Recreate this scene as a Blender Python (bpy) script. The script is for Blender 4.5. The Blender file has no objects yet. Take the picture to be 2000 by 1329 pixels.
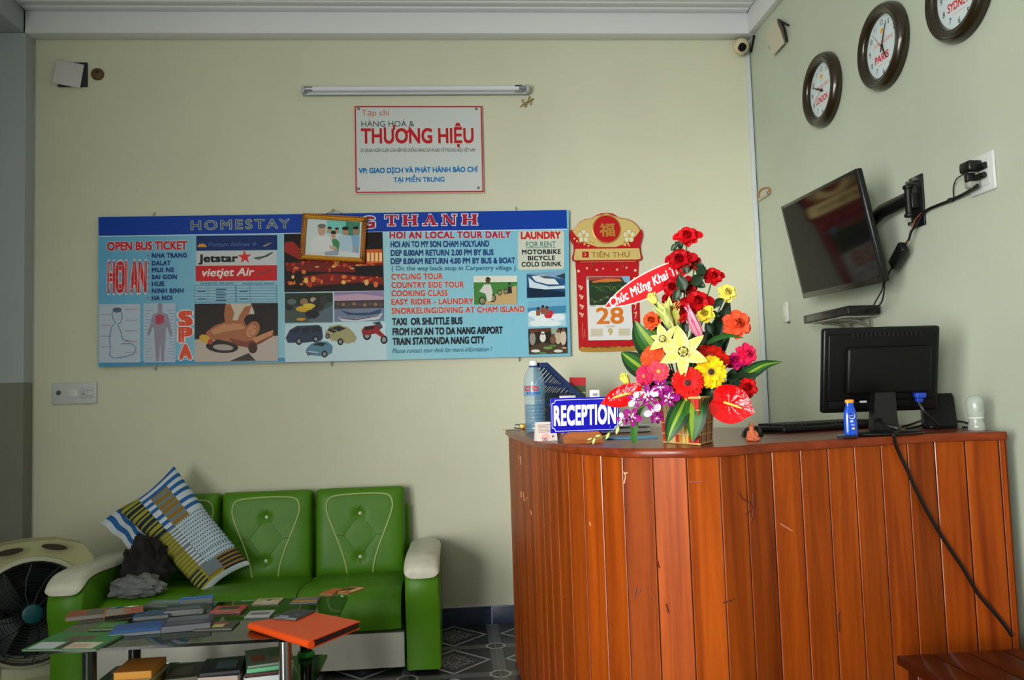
import bpy, bmesh, math, random
from mathutils import Matrix, Vector, noise

# ------------------------------------------------------------------ camera, light, exposure
S = bpy.context.scene
COL = S.collection
W, H = 2000.0, 1329.0
FPX = 1608.43
YAW, PITCH, ROLL = 0.075878, 0.066589, -0.03235
CAM = Vector((-0.05063, -4.42231, 1.19948))


def cam_axes():
    cy, sy, cp, sp = math.cos(YAW), math.sin(YAW), math.cos(PITCH), math.sin(PITCH)
    f = Vector((sy * cp, cy * cp, sp))
    r = Vector((cy, -sy, 0))
    u = r.cross(f)
    c, s = math.cos(ROLL), math.sin(ROLL)
    return c * r + s * u, -s * r + c * u, f


CR, CU, CF = cam_axes()
cd = bpy.data.cameras.new('camera')
cam = bpy.data.objects.new('camera', cd)
COL.objects.link(cam)
cd.sensor_fit = 'HORIZONTAL'
cd.sensor_width = 36.0
cd.lens = 36.0 * FPX / W
cd.clip_start = 0.02
m = Matrix((CR, CU, -CF)).transposed().to_4x4()
m.translation = CAM
cam.matrix_world = m
S.camera = cam

S.view_settings.view_transform = 'Standard'
S.view_settings.look = 'None'
S.view_settings.gamma = 1.0
S.view_settings.use_curve_mapping = False
S.view_settings.exposure = 0.07

wd = bpy.data.worlds.new('world')
S.world = wd
wd.use_nodes = True
wd.node_tree.nodes['Background'].inputs[0].default_value = (0.62, 0.80, 1.0, 1)
wd.node_tree.nodes['Background'].inputs[1].default_value = 0.035


def area(name, loc, target, sx, sy, power, col, spread=180):
    ld = bpy.data.lights.new(name, 'AREA')
    ld.shape = 'RECTANGLE'
    ld.size, ld.size_y = sx, sy
    ld.energy = power
    ld.color = col
    ld.spread = math.radians(spread)
    o = bpy.data.objects.new(name, ld)
    COL.objects.link(o)
    d = (Vector(target) - Vector(loc)).normalized()
    o.location = loc
    o.rotation_euler = d.to_track_quat('-Z', 'Y').to_euler()
    return o


# daylight entering through the doorway in the left wall, and a narrow beam added to brighten the counter and wall
area('doorway_daylight', (-2.66, -5.6, 1.35), (2.0, -5.6, 1.35), 1.9, 2.2, 265, (1.0, 0.985, 0.94))
area('counter_fill_beam', (-2.0, -6.9, 1.6), (0.50, -1.8, 1.30), 0.7, 1.6, 10, (1.0, 0.98, 0.95), 32)

# ------------------------------------------------------------------ pixel rays (the photograph's camera) onto real planes


def ray(u, v):
    return CR * ((u - W / 2) / FPX) - CU * ((v - H / 2) / FPX) + CF


def at_y(u, v, y):
    d = ray(u, v)
    return CAM + d * ((y - CAM.y) / d.y)


def at_x(u, v, x):
    d = ray(u, v)
    return CAM + d * ((x - CAM.x) / d.x)


def at_z(u, v, z):
    d = ray(u, v)
    return CAM + d * ((z - CAM.z) / d.z)


# ------------------------------------------------------------------ materials


def lin(c):
    out = []
    for x in c[:3]:
        x = x / 255.0
        out.append(x / 12.92 if x <= 0.04045 else ((x + 0.055) / 1.055) ** 2.4)
    return tuple(out) + (1.0,)


_M = {}


def M(rgb, rough=0.55, metal=0.0, spec=0.4, coat=0.0, vary=0.0, vscale=8.0, bump=0.0, bscale=60.0, emit=0.0):
    key = (tuple(rgb), rough, metal, spec, coat, vary, vscale, bump, bscale, emit)
    if key in _M:
        return _M[key]
    mt = bpy.data.materials.new('paint_%d_%d_%d' % tuple(int(x) for x in rgb[:3]))
    mt.use_nodes = True
    nt = mt.node_tree
    b = nt.nodes['Principled BSDF']
    col = lin(rgb)
    b.inputs['Base Color'].default_value = col
    b.inputs['Roughness'].default_value = rough
    b.inputs['Metallic'].default_value = metal
    b.inputs['Specular IOR Level'].default_value = spec
    b.inputs['Coat Weight'].default_value = coat
    b.inputs['Coat Roughness'].default_value = 0.08
    if vary > 0 or bump > 0:
        tc = nt.nodes.new('ShaderNodeTexCoord')
        if vary > 0:
            n = nt.nodes.new('ShaderNodeTexNoise')
            n.inputs['Scale'].default_value = vscale
            n.inputs['Detail'].default_value = 4
            nt.links.new(tc.outputs['Object'], n.inputs['Vector'])
            r = nt.nodes.new('ShaderNodeValToRGB')
            k = 1 - vary
            r.color_ramp.elements[0].position = 0.3
            r.color_ramp.elements[1].position = 0.7
            r.color_ramp.elements[0].color = (col[0] * k, col[1] * k, col[2] * k, 1)
            r.color_ramp.elements[1].color = (min(1, col[0] * (1 + vary * .5)), min(1, col[1] * (1 + vary * .5)), min(1, col[2] * (1 + vary * .5)), 1)
            nt.links.new(n.outputs['Fac'], r.inputs['Fac'])
            nt.links.new(r.outputs['Color'], b.inputs['Base Color'])
        if bump > 0:
            n2 = nt.nodes.new('ShaderNodeTexNoise')
            n2.inputs['Scale'].default_value = bscale
            nt.links.new(tc.outputs['Object'], n2.inputs['Vector'])
            bp = nt.nodes.new('ShaderNodeBump')
            bp.inputs['Strength'].default_value = bump
            bp.inputs['Distance'].default_value = 0.01
            nt.links.new(n2.outputs['Fac'], bp.inputs['Height'])
            nt.links.new(bp.outputs['Normal'], b.inputs['Normal'])
    _M[key] = mt
    return mt


def glass(name, rgb, rough=0.02, ior=1.45):
    mt = bpy.data.materials.new(name)
    mt.use_nodes = True
    b = mt.node_tree.nodes['Principled BSDF']
    b.inputs['Base Color'].default_value = lin(rgb)
    b.inputs['Roughness'].default_value = rough
    b.inputs['IOR'].default_value = ior
    b.inputs['Transmission Weight'].default_value = 1.0
    return mt


def film(name, rgb, alpha, rough=0.05):
    """thin clear plastic"""
    mt = bpy.data.materials.new(name)
    mt.use_nodes = True
    b = mt.node_tree.nodes['Principled BSDF']
    b.inputs['Base Color'].default_value = lin(rgb)
    b.inputs['Roughness'].default_value = rough
    b.inputs['Alpha'].default_value = alpha
    b.inputs['Specular IOR Level'].default_value = 0.7
    return mt


def wood(name, dark, light, rough=0.3, stretch=(28, 28, 1.6), coat=0.3, attr=None, spec=0.22):
    mt = bpy.data.materials.new(name)
    mt.use_nodes = True
    nt = mt.node_tree
    b = nt.nodes['Principled BSDF']
    tc = nt.nodes.new('ShaderNodeTexCoord')
    mp = nt.nodes.new('ShaderNodeMapping')
    mp.inputs['Scale'].default_value = stretch
    n = nt.nodes.new('ShaderNodeTexNoise')
    n.inputs['Scale'].default_value = 1.0
    n.inputs['Detail'].default_value = 6
    n.inputs['Roughness'].default_value = 0.65
    n.inputs['Distortion'].default_value = 0.6
    nt.links.new(tc.outputs['Object'], mp.inputs['Vector'])
    r = nt.nodes.new('ShaderNodeValToRGB')
    r.color_ramp.elements[0].position = 0.28
    r.color_ramp.elements[1].position = 0.72
    r.color_ramp.elements[0].color = lin(dark)
    r.color_ramp.elements[1].color = lin(light)
    if attr:
        a = nt.nodes.new('ShaderNodeAttribute')
        a.attribute_name = attr
        cx = nt.nodes.new('ShaderNodeCombineXYZ')
        ml = nt.nodes.new('ShaderNodeMath')
        ml.operation = 'MULTIPLY'
        ml.inputs[1].default_value = 37.0
        nt.links.new(a.outputs['Fac'], ml.inputs[0])
        nt.links.new(ml.outputs[0], cx.inputs['Z'])
        ad = nt.nodes.new('ShaderNodeVectorMath')
        ad.operation = 'ADD'
        nt.links.new(mp.outputs[0], ad.inputs[0])
        nt.links.new(cx.outputs[0], ad.inputs[1])
        nt.links.new(ad.outputs[0], n.inputs['Vector'])
        mm = nt.nodes.new('ShaderNodeMapRange')
        mm.inputs[3].default_value = 0.72
        mm.inputs[4].default_value = 1.12
        nt.links.new(a.outputs['Fac'], mm.inputs[0])
        mx = nt.nodes.new('ShaderNodeVectorMath')
        mx.operation = 'SCALE'
        nt.links.new(r.outputs['Color'], mx.inputs[0])
        nt.links.new(mm.outputs[0], mx.inputs['Scale'])
        nt.links.new(mx.outputs[0], b.inputs['Base Color'])
    else:
        nt.links.new(mp.outputs[0], n.inputs['Vector'])
        nt.links.new(r.outputs['Color'], b.inputs['Base Color'])
    nt.links.new(n.outputs['Fac'], r.inputs['Fac'])
    b.inputs['Roughness'].default_value = rough
    b.inputs['Specular IOR Level'].default_value = spec
    b.inputs['Coat Weight'].default_value = coat
    b.inputs['Coat Roughness'].default_value = 0.2
    return mt


# ------------------------------------------------------------------ mesh builder
CAP = 0.69
_TXT = {}


def text_mesh(s, bold, shear, spacing):
    key = (s, bold, shear, spacing)
    if key not in _TXT:
        c = bpy.data.curves.new('lettering', 'FONT')
        c.body = s
        c.offset = bold
        c.shear = shear
        c.resolution_u = 3
        c.space_character = spacing
        o = bpy.data.objects.new('lettering', c)
        me = bpy.data.meshes.new_from_object(o)
        vs = [v.co.copy() for v in me.vertices]
        fs = [tuple(p.vertices) for p in me.polygons]
        bpy.data.objects.remove(o)
        bpy.data.curves.remove(c)
        bpy.data.meshes.remove(me)
        _TXT[key] = (vs, fs)
    return _TXT[key]


class MB:
    def __init__(self):
        self.v, self.f, self.mi, self.sm, self.mats = [], [], [], [], []
        self.X = Matrix()
        self.lift = 0.0

    def mat(self, m):
        if m not in self.mats:
            self.mats.append(m)
        return self.mats.index(m)

    def add(self, vs, fs, m, smooth=False, X=None):
        k = len(self.v)
        T = self.X if X is None else self.X @ X
        self.v.extend([T @ Vector(p) for p in vs])
        i = self.mat(m)
        for f in fs:
            self.f.append([k + a for a in f])
            self.mi.append(i)
            self.sm.append(smooth)

    def box(self, c, s, m, bev=0.0, X=None, seg=2):
        x, y, z = c
        a, b, d = s[0] / 2, s[1] / 2, s[2] / 2
        if bev <= 0:
            vs = [(x + i * a, y + j * b, z + k * d) for i in (-1, 1) for j in (-1, 1) for k in (-1, 1)]
            fs = [(0, 1, 3, 2), (4, 6, 7, 5), (0, 4, 5, 1), (2, 3, 7, 6), (0, 2, 6, 4), (1, 5, 7, 3)]
            self.add(vs, fs, m, False, X)
            return
        bm = bmesh.new()
        bmesh.ops.create_cube(bm, size=1.0)
        for v in bm.verts:
            v.co = Vector((x + v.co.x * s[0], y + v.co.y * s[1], z + v.co.z * s[2]))
        bmesh.ops.bevel(bm, geom=bm.edges[:], offset=min(bev, min(s) * 0.49), segments=seg, profile=0.5, affect='EDGES')
        bm.verts.index_update()
        self.add([v.co.copy() for v in bm.verts], [[v.index for v in f.verts] for f in bm.faces], m, True, X)
        bm.free()

    def tube(self, pts, r, m, n=8, X=None, closed=False, flat=None):
        pts = [Vector(p) for p in pts]
        rs = r if isinstance(r, (list, tuple)) else [r] * len(pts)
        vs, fs = [], []
        up = Vector((0, 0, 1))
        prev = None
        N = len(pts)
        for i, p in enumerate(pts):
            if closed:
                t = pts[(i + 1) % N] - pts[i - 1]
            else:
                t = pts[min(i + 1, N - 1)] - pts[max(i - 1, 0)]
            t = t.normalized() if t.length > 1e-9 else Vector((0, 0, 1))
            if prev is None:
                a = t.cross(up)
                if a.length < 1e-3:
                    a = t.cross(Vector((0, 1, 0)))
            else:
                a = prev - t * prev.dot(t)
                if a.length < 1e-4:
                    a = t.cross(up)
            a.normalize()
            prev = a
            b = t.cross(a)
            for k in range(n):
                th = 2 * math.pi * k / n
                vs.append(p + a * (math.cos(th) * rs[i]) + b * (math.sin(th) * rs[i] * (flat or 1)))
        for i in range(N if closed else N - 1):
            j = (i + 1) % N
            for k in range(n):
                l = (k + 1) % n
                fs.append((i * n + k, i * n + l, j * n + l, j * n + k))
        if not closed:
            fs.append(tuple(range(n - 1, -1, -1)))
            fs.append(tuple(range((N - 1) * n, N * n)))
        self.add(vs, fs, m, True, X)

    def lathe(self, prof, m, n=28, X=None, caps=True):
        vs, fs = [], []
        for r, z in prof:
            for k in range(n):
                th = 2 * math.pi * k / n
                vs.append((r * math.cos(th), r * math.sin(th), z))
        for i in range(len(prof) - 1):
            for k in range(n):
                l = (k + 1) % n
                fs.append((i * n + k, i * n + l, (i + 1) * n + l, (i + 1) * n + k))
        if caps:
            fs.append(tuple(range(n - 1, -1, -1)))
            fs.append(tuple(range((len(prof) - 1) * n, len(prof) * n)))
        self.add(vs, fs, m, True, X)

    def prism(self, pts, z0, z1, m, X=None, side=None):
        n = len(pts)
        ar = sum(pts[i][0] * pts[(i + 1) % n][1] - pts[(i + 1) % n][0] * pts[i][1] for i in range(n))
        if ar < 0:
            pts = pts[::-1]
        vs = [(x, y, z0) for x, y in pts] + [(x, y, z1) for x, y in pts]
        self.add(vs, [tuple(range(n - 1, -1, -1)), tuple(range(n, 2 * n))], m, False, X)
        self.add(vs, [(i, (i + 1) % n, n + (i + 1) % n, n + i) for i in range(n)], side or m, False, X)

    # flat prints: every print lies a hair above the one before
    def flat(self, pts, m, X=None):
        self.lift += 0.000005
        n = len(pts)
        ar = sum(pts[i][0] * pts[(i + 1) % n][1] - pts[(i + 1) % n][0] * pts[i][1] for i in range(n))
        if ar < 0:
            pts = pts[::-1]
        self.add([(p[0], p[1], self.lift) for p in pts], [tuple(range(n))], m, False, X)

    def rect(self, x0, y0, x1, y1, m, X=None):
        self.flat([(x0, y0), (x1, y0), (x1, y1), (x0, y1)], m, X)

    def oval(self, cx, cy, rx, ry, m, rot=0.0, n=20, X=None):
        c, s = math.cos(rot), math.sin(rot)
        pts = []
        for k in range(n):
            t = 2 * math.pi * k / n
            a, b = rx * math.cos(t), ry * math.sin(t)
            pts.append((cx + a * c - b * s, cy + a * s + b * c))
        self.flat(pts, m, X)

    def text(self, s, x0, y0, x1, y1, h, m, bold=0.0, shear=0.0, spacing=1.0, X=None, halo=None, halo_w=0.03):
        """lettering with its baseline from (x0, y0) to (x1, y1) and capitals h tall, in the builder's own plane"""
        base, _f = text_mesh(s, 0.0, shear, spacing)
        a, b = min(v.x for v in base), max(v.x for v in base)
        L = math.hypot(x1 - x0, y1 - y0)
        dx, dy = (x1 - x0) / L, (y1 - y0) / L
        kx, ky = L / (b - a), h / CAP
        st = [(0, 0)]
        for off, mm in ((bold + halo_w, halo), (bold, m)):
            if mm is None:
                continue
            n = 0 if off <= 0.001 else (4 if mm is m else 8)
            st = [(math.cos(2 * math.pi * (k + .5) / n) * off, math.sin(2 * math.pi * (k + .5) / n) * off) for k in range(n)] or [(0, 0)]
            fs = _f
            for ox, oy in st:
                self.lift += 0.000003
                out = []
                for v in base:
                    p, q = (v.x + ox - a) * kx, (v.y + oy) * ky
                    out.append((x0 + p * dx - q * dy, y0 + p * dy + q * dx, self.lift))
                self.add(out, fs, mm, False, X)
            self.lift += 0.000004

    def build(self, name, parent=None, X=None, weld=False):
        me = bpy.data.meshes.new(name)
        me.from_pydata([tuple(p) for p in self.v], [], self.f)
        for mt in self.mats:
            me.materials.append(mt)
        me.polygons.foreach_set('material_index', self.mi)
        me.polygons.foreach_set('use_smooth', self.sm)
        me.update()
        if any(self.sm):
            try:
                me.set_sharp_from_angle(angle=math.radians(50))
            except Exception:
                pass
        o = bpy.data.objects.new(name, me)
        COL.objects.link(o)
        if parent is not None:
            o.parent = parent
        if X is not None:
            o.matrix_basis = X
        return o


def tag(o, label, cat, group=None):
    o['label'] = label
    o['category'] = cat
    if group:
        o['group'] = group
    return o


def thing(name, label, cat, X=None, group=None):
    o = bpy.data.objects.new(name, None)
    o.empty_display_size = 0.1
    COL.objects.link(o)
    if X is not None:
        o.matrix_basis = X
    return tag(o, label, cat, group)


def struct(name, mb):
    o = mb.build(name)
    o['kind'] = 'structure'
    return o


def T(x, y, z):
    return Matrix.Translation((x, y, z))


def RX(a):
    return Matrix.Rotation(a, 4, 'X')


def RY(a):
    return Matrix.Rotation(a, 4, 'Y')


def RZ(a):
    return Matrix.Rotation(a, 4, 'Z')


def frame(loc, x, y):
    """matrix whose local x and y axes point along x and y; local z = x cross y"""
    x = Vector(x).normalized()
    y = Vector(y)
    y = (y - x * y.dot(x)).normalized()
    z = x.cross(y)
    mm = Matrix((x, y, z)).transposed().to_4x4()
    mm.translation = Vector(loc)
    return mm


def on_back(p):
    """frame of a thing hung on the back wall: local x = right, y = up, z = out of the wall"""
    return frame(p, (1, 0, 0), (0, 0, 1))


def on_right(p):
    """frame of a thing hung on the right wall"""
    return frame(p, (0, -1, 0), (0, 0, 1))


def aim(p, d, up=(0, 0, 1)):
    """frame at p whose local z points along d"""
    z = Vector(d).normalized()
    x = Vector(up).cross(z)
    if x.length < 1e-3:
        x = Vector((1, 0, 0))
    x.normalize()
    y = z.cross(x)
    mm = Matrix((x, y, z)).transposed().to_4x4()
    mm.translation = Vector(p)
    return mm


def spline(pts, n=6):
    """smooth curve through points"""
    pts = [Vector(p) for p in pts]
    out = []
    for i in range(len(pts) - 1):
        p0, p1, p2, p3 = pts[max(i - 1, 0)], pts[i], pts[i + 1], pts[min(i + 2, len(pts) - 1)]
        for k in range(n):
            t = k / n
            out.append(0.5 * ((2 * p1) + (p2 - p0) * t + (2 * p0 - 5 * p1 + 4 * p2 - p3) * t * t + (3 * p1 - p0 - 3 * p2 + p3) * t ** 3))
    out.append(pts[-1])
    return out


WHITE = M((235, 236, 232), 0.5)
PLASTIC_WHITE = M((222, 224, 220), 0.4)
BLACK = M((14, 14, 15), 0.45)
BLACK_GLOSS = M((10, 10, 11), 0.15, coat=0.3)
CHROME = M((200, 200, 200), 0.2, metal=1.0)
STEEL = M((150, 150, 148), 0.35, metal=1.0)
XR = 1.6875
ZB = 3.158      # underside of the ceiling beam
ZC = 3.285      # ceiling

# ------------------------------------------------------------------ the room


def wall_material(name, rgb, stain):
    mt = bpy.data.materials.new(name)
    mt.use_nodes = True
    nt = mt.node_tree
    b = nt.nodes['Principled BSDF']
    b.inputs['Roughness'].default_value = 0.62
    b.inputs['Specular IOR Level'].default_value = 0.3
    tc = nt.nodes.new('ShaderNodeTexCoord')
    n = nt.nodes.new('ShaderNodeTexNoise')
    n.inputs['Scale'].default_value = 1.7
    n.inputs['Detail'].default_value = 5
    r = nt.nodes.new('ShaderNodeValToRGB')
    c = lin(rgb)
    r.color_ramp.elements[0].position = 0.25
    r.color_ramp.elements[0].color = (c[0] * (1 - stain), c[1] * (1 - stain), c[2] * (1 - stain), 1)
    r.color_ramp.elements[1].position = 0.55
    r.color_ramp.elements[1].color = c
    n2 = nt.nodes.new('ShaderNodeTexNoise')
    n2.inputs['Scale'].default_value = 120
    bp = nt.nodes.new('ShaderNodeBump')
    bp.inputs['Strength'].default_value = 0.05
    bp.inputs['Distance'].default_value = 0.004
    nt.links.new(tc.outputs['Object'], n.inputs['Vector'])
    nt.links.new(tc.outputs['Object'], n2.inputs['Vector'])
    nt.links.new(n.outputs['Fac'], r.inputs['Fac'])
    nt.links.new(r.outputs['Color'], b.inputs['Base Color'])
    nt.links.new(n2.outputs['Fac'], bp.inputs['Height'])
    nt.links.new(bp.outputs['Normal'], b.inputs['Normal'])
    return mt


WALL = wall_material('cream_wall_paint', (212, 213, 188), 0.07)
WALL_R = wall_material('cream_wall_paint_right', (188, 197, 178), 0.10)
WALL_L = wall_material('grey_pillar_paint', (172, 182, 186), 0.05)
WALL_D = wall_material('pillar_dado_paint', (128, 130, 118), 0.08)
CEIL = wall_material('white_ceiling_paint', (226, 228, 230), 0.03)

YF = -7.0
mb = MB()
mb.box((-0.5, 0.05, 1.7), (4.6, 0.1, 3.6), WALL)
wall_back = struct('wall_back', mb)
mb = MB()
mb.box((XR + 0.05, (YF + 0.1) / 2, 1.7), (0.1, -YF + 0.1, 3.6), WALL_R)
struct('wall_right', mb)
mb = MB()
for y0, y1, z0, z1 in ((-4.6, 0.0, 0, 3.5), (YF, -6.6, 0, 3.5), (-6.6, -4.6, 2.55, 3.5)):
    mb.box((-2.75, (y0 + y1) / 2, (z0 + z1) / 2), (0.1, y1 - y0, z1 - z0), WALL)
struct('wall_left', mb)
mb = MB()
mb.box((-0.5, YF / 2, ZC + 0.05), (4.6, -YF + 0.2, 0.1), CEIL)
struct('ceiling', mb)
# the beams that run below the ceiling
mb = MB()
mb.box((-0.26, -0.045, (ZB + ZC) / 2), (3.895, 0.09, ZC - ZB), CEIL, 0.004)
struct('trim_1', mb)
mb = MB()
mb.box((XR - 0.02, YF / 2 - 0.045, (ZB + ZC) / 2), (0.04, -YF - 0.09, ZC - ZB), CEIL, 0.004)
struct('trim_2', mb)
mb = MB()
mb.box((-2.455, YF / 2 - 0.045, (ZB + ZC) / 2 + 0.004), (0.49, -YF - 0.09, ZC - ZB + 0.008), WALL_L, 0.004)
struct('trim_3', mb)
# pillar at the left end of the back wall, with a darker painted dado
mb = MB()
mb.box((-2.45, -0.045, 2.25), (0.5, 0.09, 1.816), WALL_L)
mb.box((-2.45, -0.045, 0.671), (0.5, 0.09, 1.342), WALL_D)
struct('trim_4', mb)
# stepped plaster moulding on the ceiling
mb = MB()
mb.box((-0.28, -0.115, ZC - 0.006), (3.84, 0.05, 0.012), CEIL, 0.003)
mb.box((-0.28, -0.185, ZC - 0.004), (3.84, 0.03, 0.008), CEIL, 0.003)
mb.box((XR - 0.068, YF / 2 - 0.1, ZC - 0.006), (0.05, -YF - 0.3, 0.012), CEIL, 0.003)
struct('trim_5', mb)


def floor_material():
    mt = bpy.data.materials.new('patterned_cement_tiles')
    mt.use_nodes = True
    nt = mt.node_tree
    b = nt.nodes['Principled BSDF']
    g = nt.nodes.new('ShaderNodeNewGeometry')
    sp = nt.nodes.new('ShaderNodeSeparateXYZ')
    nt.links.new(g.outputs['Position'], sp.inputs[0])

    def mth(op, a, bb=None, cc=None):
        n = nt.nodes.new('ShaderNodeMath')
        n.operation = op
        for i, x in enumerate((a, bb, cc)):
            if x is None:
                continue
            if isinstance(x, (int, float)):
                n.inputs[i].default_value = x
            else:
                nt.links.new(x, n.inputs[i])
        return n.outputs[0]

    def cell(o, off):
        return mth('SUBTRACT', mth('FRACT', mth('DIVIDE', mth('SUBTRACT', o, off), 0.4)), 0.5)
    u, v = cell(sp.outputs[0], -0.27), cell(sp.outputs[1], -0.38)
    au, av = mth('ABSOLUTE', u), mth('ABSOLUTE', v)
    dia = mth('ADD', mth('DIVIDE', au, 0.40), mth('DIVIDE', av, 0.42))
    line = mth('LESS_THAN', mth('ABSOLUTE', mth('SUBTRACT', dia, 1.0)), 0.055)
    inside = mth('LESS_THAN', dia, 0.95)
    band = mth('GREATER_THAN', mth('MAXIMUM', au, mth('ADD', av, 0.0)), 0.425)
    grout = mth('GREATER_THAN', mth('MAXIMUM', au, av), 0.494)
    # corner rosette: rounded ring
    ru, rv = mth('SUBTRACT', 0.5, au), mth('SUBTRACT', 0.5, av)
    rr = mth('MAXIMUM', mth('MAXIMUM', ru, rv), mth('MULTIPLY', mth('ADD', ru, rv), 0.72))
    ring = mth('LESS_THAN', mth('ABSOLUTE', mth('SUBTRACT', rr, 0.105)), 0.014)
    ringin = mth('LESS_THAN', rr, 0.105)
    # flowers inside the diamond
    w = nt.nodes.new('ShaderNodeTexVoronoi')
    w.inputs['Scale'].default_value = 46
    w.feature = 'DISTANCE_TO_EDGE'
    nt.links.new(g.outputs['Position'], w.inputs['Vector'])
    flo = mth('MULTIPLY', mth('LESS_THAN', w.outputs[0], 0.07), mth('LESS_THAN', dia, 0.68))

    def mixc(f, a, bcol):
        n = nt.nodes.new('ShaderNodeMix')
        n.data_type = 'RGBA'
        nt.links.new(f, n.inputs[0])
        for i, x in ((6, a), (7, bcol)):
            if isinstance(x, tuple):
                n.inputs[i].default_value = lin(x)
            else:
                nt.links.new(x, n.inputs[i])
        return n.outputs[2]
    c = mixc(inside, (40, 42, 46), (54, 54, 62))
    c = mixc(flo, c, (150, 150, 150))
    c = mixc(line, c, (168, 172, 174))
    c = mixc(band, c, (92, 96, 100))
    c = mixc(ringin, c, (44, 46, 50))
    c = mixc(ring, c, (176, 176, 170))
    c = mixc(grout, c, (120, 120, 118))
    nt.links.new(c, b.inputs['Base Color'])
    b.inputs['Roughness'].default_value = 0.3
    return mt


mb = MB()
mb.box((-0.5, YF / 2, -0.05), (4.6, -YF + 0.2, 0.1), floor_material())
struct('floor', mb)
# navy tiled skirting with a pale cap and joints
mb = MB()
NAVY = M((58, 70, 92), 0.3, vary=0.2, vscale=14)
PALE = M((196, 200, 210), 0.4)
x = -2.27
while x < XR - 0.01:
    xa = max(x, -2.196)
    x1 = min(x + 0.4, XR - 0.002)
    mb.box(((xa + x1) / 2 + 0.0015, -0.005, 0.047), (x1 - xa - 0.005, 0.010, 0.094), NAVY, 0.001)
    k = xa + 0.02
    while k < x1 - 0.01:
        mb.box((k, -0.0104, 0.084), (0.008, 0.0012, 0.006), M((34, 40, 56), 0.4))
        k += 0.016
    x += 0.4
mb.box(((-2.2 + XR) / 2, -0.0035, 0.0475), (XR + 2.19, 0.007, 0.095), PALE)
mb.box(((-2.2 + XR) / 2, -0.005, 0.0965), (XR + 2.19, 0.010, 0.004), PALE)
struct('baseboard_back', mb)

# ------------------------------------------------------------------ the tour board
BO = at_y(655, 565, -0.03)
BO.y = -0.03
board_X = on_back((BO.x, -0.006, BO.z))


def bp(u, v):
    p = at_y(u, v, -0.03)
    return (p.x - BO.x, p.z - BO.z)


class Print(MB):
    """flat printing laid out in the photograph's coordinates on a plane"""

    def __init__(self, fn, lift):
        super().__init__()
        self.fn = fn
        self.lift = lift

    def P(self, pts, m):
        self.flat([self.fn(u, v) for u, v in pts], m)

    def R(self, u0, v0, u1, v1, m, sk=0.0):
        d = (u1 - u0) * sk
        self.P([(u0, v0), (u1, v0 - d), (u1, v1 - d), (u0, v1)], m)

    def E(self, u, v, ru, rv, m, rot=0.0, n=16):
        c, s = math.cos(math.radians(rot)), math.sin(math.radians(rot))
        pts = []
        for k in range(n):
            t = 2 * math.pi * k / n
            a, b = ru * math.cos(t), rv * math.sin(t)
            pts.append((u + a * c - b * s, v + a * s + b * c))
        self.P(pts, m)

    def L(self, pts, w, m):
        """a stroke w pixels wide"""
        for (u0, v0), (u1, v1) in zip(pts[:-1], pts[1:]):
            L = math.hypot(u1 - u0, v1 - v0) or 1
            nx, ny = -(v1 - v0) / L * w / 2, (u1 - u0) / L * w / 2
            self.P([(u0 + nx, v0 + ny), (u1 + nx, v1 + ny), (u1 - nx, v1 - ny), (u0 - nx, v0 - ny)], m)

    def Tx(self, s, u0, v0, u1, v1, h, m, bold=0.0, shear=0.0, spacing=1.0, halo=None, halo_w=0.03):
        a, b = self.fn(u0, v0), self.fn(u1, v1)
        c = self.fn(u0, v0 - h)
        self.text(s, a[0], a[1], b[0], b[1], math.hypot(c[0] - a[0], c[1] - a[1]), m, bold, shear, spacing, None, halo, halo_w)


def ink(*c):
    return M(c, 0.4, spec=0.18)


pb = Print(bp, 0.0245)
# the sheet itself
c0, c1, c2, c3 = bp(192, 424), bp(1107, 410), bp(1115, 695.5), bp(194, 717)
pb.prism([c0, c1, c2, c3], 0.004, 0.0243, ink(120, 182, 210), None, ink(150, 165, 175))


def lerp(a, b, t):
    return a + (b - a) * t


# printed background: strips from strong blue at the left over white to pale blue at the right
strips = [(192, (98, 172, 214)), (300, (112, 182, 216)), (400, (132, 196, 222)), (552, (150, 204, 222)), (640, (196, 226, 232)), (760, (158, 212, 224)), (900, (140, 202, 222)), (1030, (128, 196, 220)), (1111, (112, 188, 216))]


def edge_top(u):
    return 424 + (u - 192) * (410 - 424) / 915.0


def edge_bot(u):
    return 717 + (u - 194) * (695.5 - 717) / 921.0


for (ua, ca), (ub, cb) in zip(strips[:-1], strips[1:]):
    for k in range(4):
        u0, u1 = lerp(ua, ub, k / 4), lerp(ua, ub, (k + 1) / 4)
        cc = ink(*[int(lerp(a, b, (k + .5) / 4)) for a, b in zip(ca, cb)])
        pb.P([(u0, edge_top(u0) + .5), (u1, edge_top(u1) + .5), (u1, edge_bot(u1) - .5), (u0, edge_bot(u0) - .5)], cc)
BLUE = ink(6, 62, 168)
pb.P([(192.5, 424.5), (1106.5, 410.5), (1107.5, 447), (193, 461)], BLUE)
pb.P([(193, 461), (1107.5, 447), (1107.6, 449.2), (193, 463)], ink(190, 224, 240))
pb.P([(194, 708), (560, 699), (560, 707), (194, 716.5)], ink(70, 150, 196))
# title
pb.Tx('HOMESTAY', 373.5, 449.3, 565.5, 445.2, 17.5, ink(30, 84, 160), 0.0, spacing=1.25, halo=ink(214, 208, 92), halo_w=0.036)


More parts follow.
